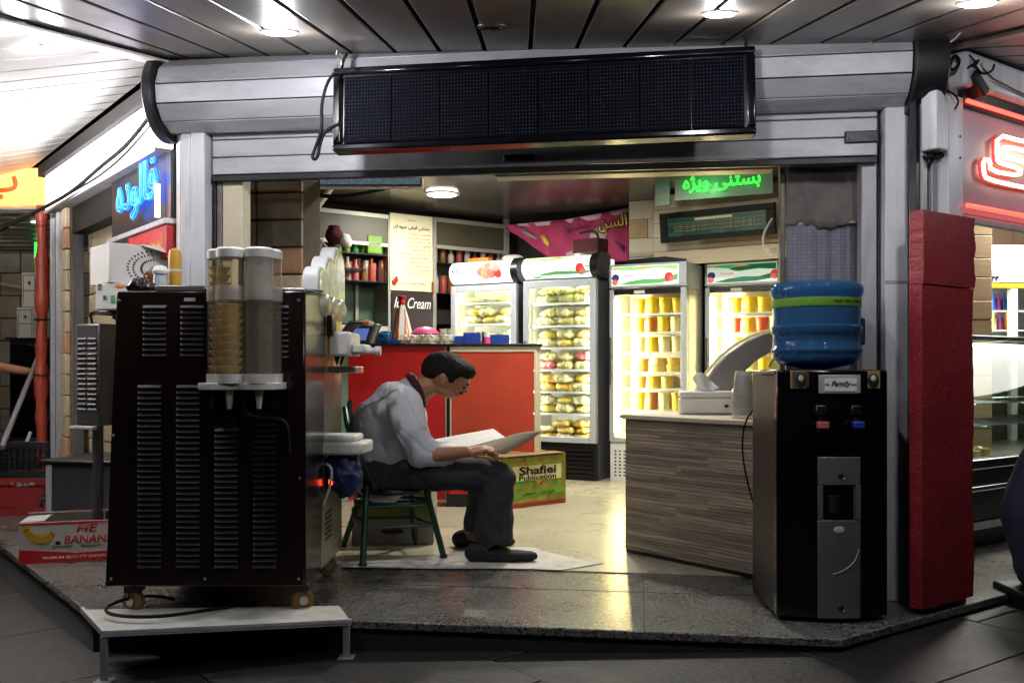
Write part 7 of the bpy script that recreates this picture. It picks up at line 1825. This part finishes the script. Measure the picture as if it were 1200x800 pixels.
# ------------------------------------------------------------------ passer-by at the far left: an arm reaches into the frame
pp = thing('person', 'person at the far left edge reaching a bare forearm towards the dark cabinet', 'person', (0, 0, 0))
D = 6.9
mb = MB()
bx = -4.02; by = D
mb.cap((bx, by, .92), (bx+.02, by, 1.25), .13, .14); mb.cap((bx+.02, by, 1.25), (bx+.04, by, 1.45), .12, .07); mb.ell((bx+.07, by, 1.58), (.095, .075, .115))
sh_ = Vector((bx+.05, by-.16, 1.34)); el_ = Vector((bx+.18, by-.22, 1.02)); wr_ = P(32, 435, D-.2)
mb.cap(sh_, el_, .052, .045); mb.cap(el_, wr_, .045, .03); mb.cap((bx+.02, by+.17, 1.34), (bx, by+.22, 1.05), .05, .042); mb.cap((bx, by+.22, 1.05), (bx+.1, by+.15, .85), .042, .03)
hand(mb, wr_, Vector((1, .1, -.08)), Vector((0, 0, 1)), 1)
for s in (-.09, .09): mb.cap((bx, by+s, .9), (bx+.03, by+s, .48), .08, .058); mb.cap((bx+.03, by+s, .48), (bx-.02, by+s, .05), .055, .04); mb.cap((bx-.02, by+s, .04), (bx+.14, by+s, .03), .036, .028)
body('body', mb, M['skin'], pp, .008, 3)
mb = MB(); mb.cap((bx, by, .90), (bx+.02, by, 1.25), .155, .165); mb.cap((bx+.02, by, 1.25), (bx+.04, by, 1.42), .15, .09); mb.cap(sh_, el_.lerp(sh_, .35), .075, .068); mb.cap((bx+.02, by+.17, 1.34), (bx, by+.2, 1.15), .075, .065)
body('shirt', mb, M['dark_blue'], pp, .010, 4)
mb = MB(); mb.cap((bx, by, .9), (bx, by, .82), .155, .15)
for s in (-.09, .09): mb.cap((bx, by+s, .86), (bx+.03, by+s, .48), .1, .08); mb.cap((bx+.03, by+s, .48), (bx-.02, by+s, .10), .08, .075)
body('trousers', mb, M['trousers'], pp, .010, 4)
mb = MB(); mb.ell((bx+.06, by, 1.62), (.10, .082, .10)); body('hair', mb, M['hair'], pp, .008, 2)

# ------------------------------------------------------------------ flood lamp and an added fill light beyond the left edge
t = thing('flood_lamp', 'white flood lamp under the canopy beyond the left edge, lighting the left front', 'lamp', tuple(LW(1.0, -1.25, 1.80)), AL)
MB().box(-.12, .12, -.05, .05, -.05, .0).build('lamp_case', M['white_plastic'], t, bevel=.006); MB().box(-.10, .10, -.04, .04, .001, .006).build('lamp_glass', M['lamp_soft'], t)
MB().tube([(0, .0, -.05), (0, .05, -.02), (0, .06, .30)], .01, 8).build('hanger', M['dark_steel'], t)
lamp('lamp_light', 'AREA', (0, 0, .012), 420, (1, .97, .98), t, .2, rot=(PI, 0, 0))
lamp('lamp_light', 'AREA', (.03, -.0, -.0), 26, (1, .97, .98), t, .16, rot=(0, -PI/2+.15, 0))
lamp('shop_fill', 'POINT', tuple(P(-60, 300, 7.2)), 5, (1, .9, .75), None, .2)  # fill lamp without a fixture, added to brighten the far left shop
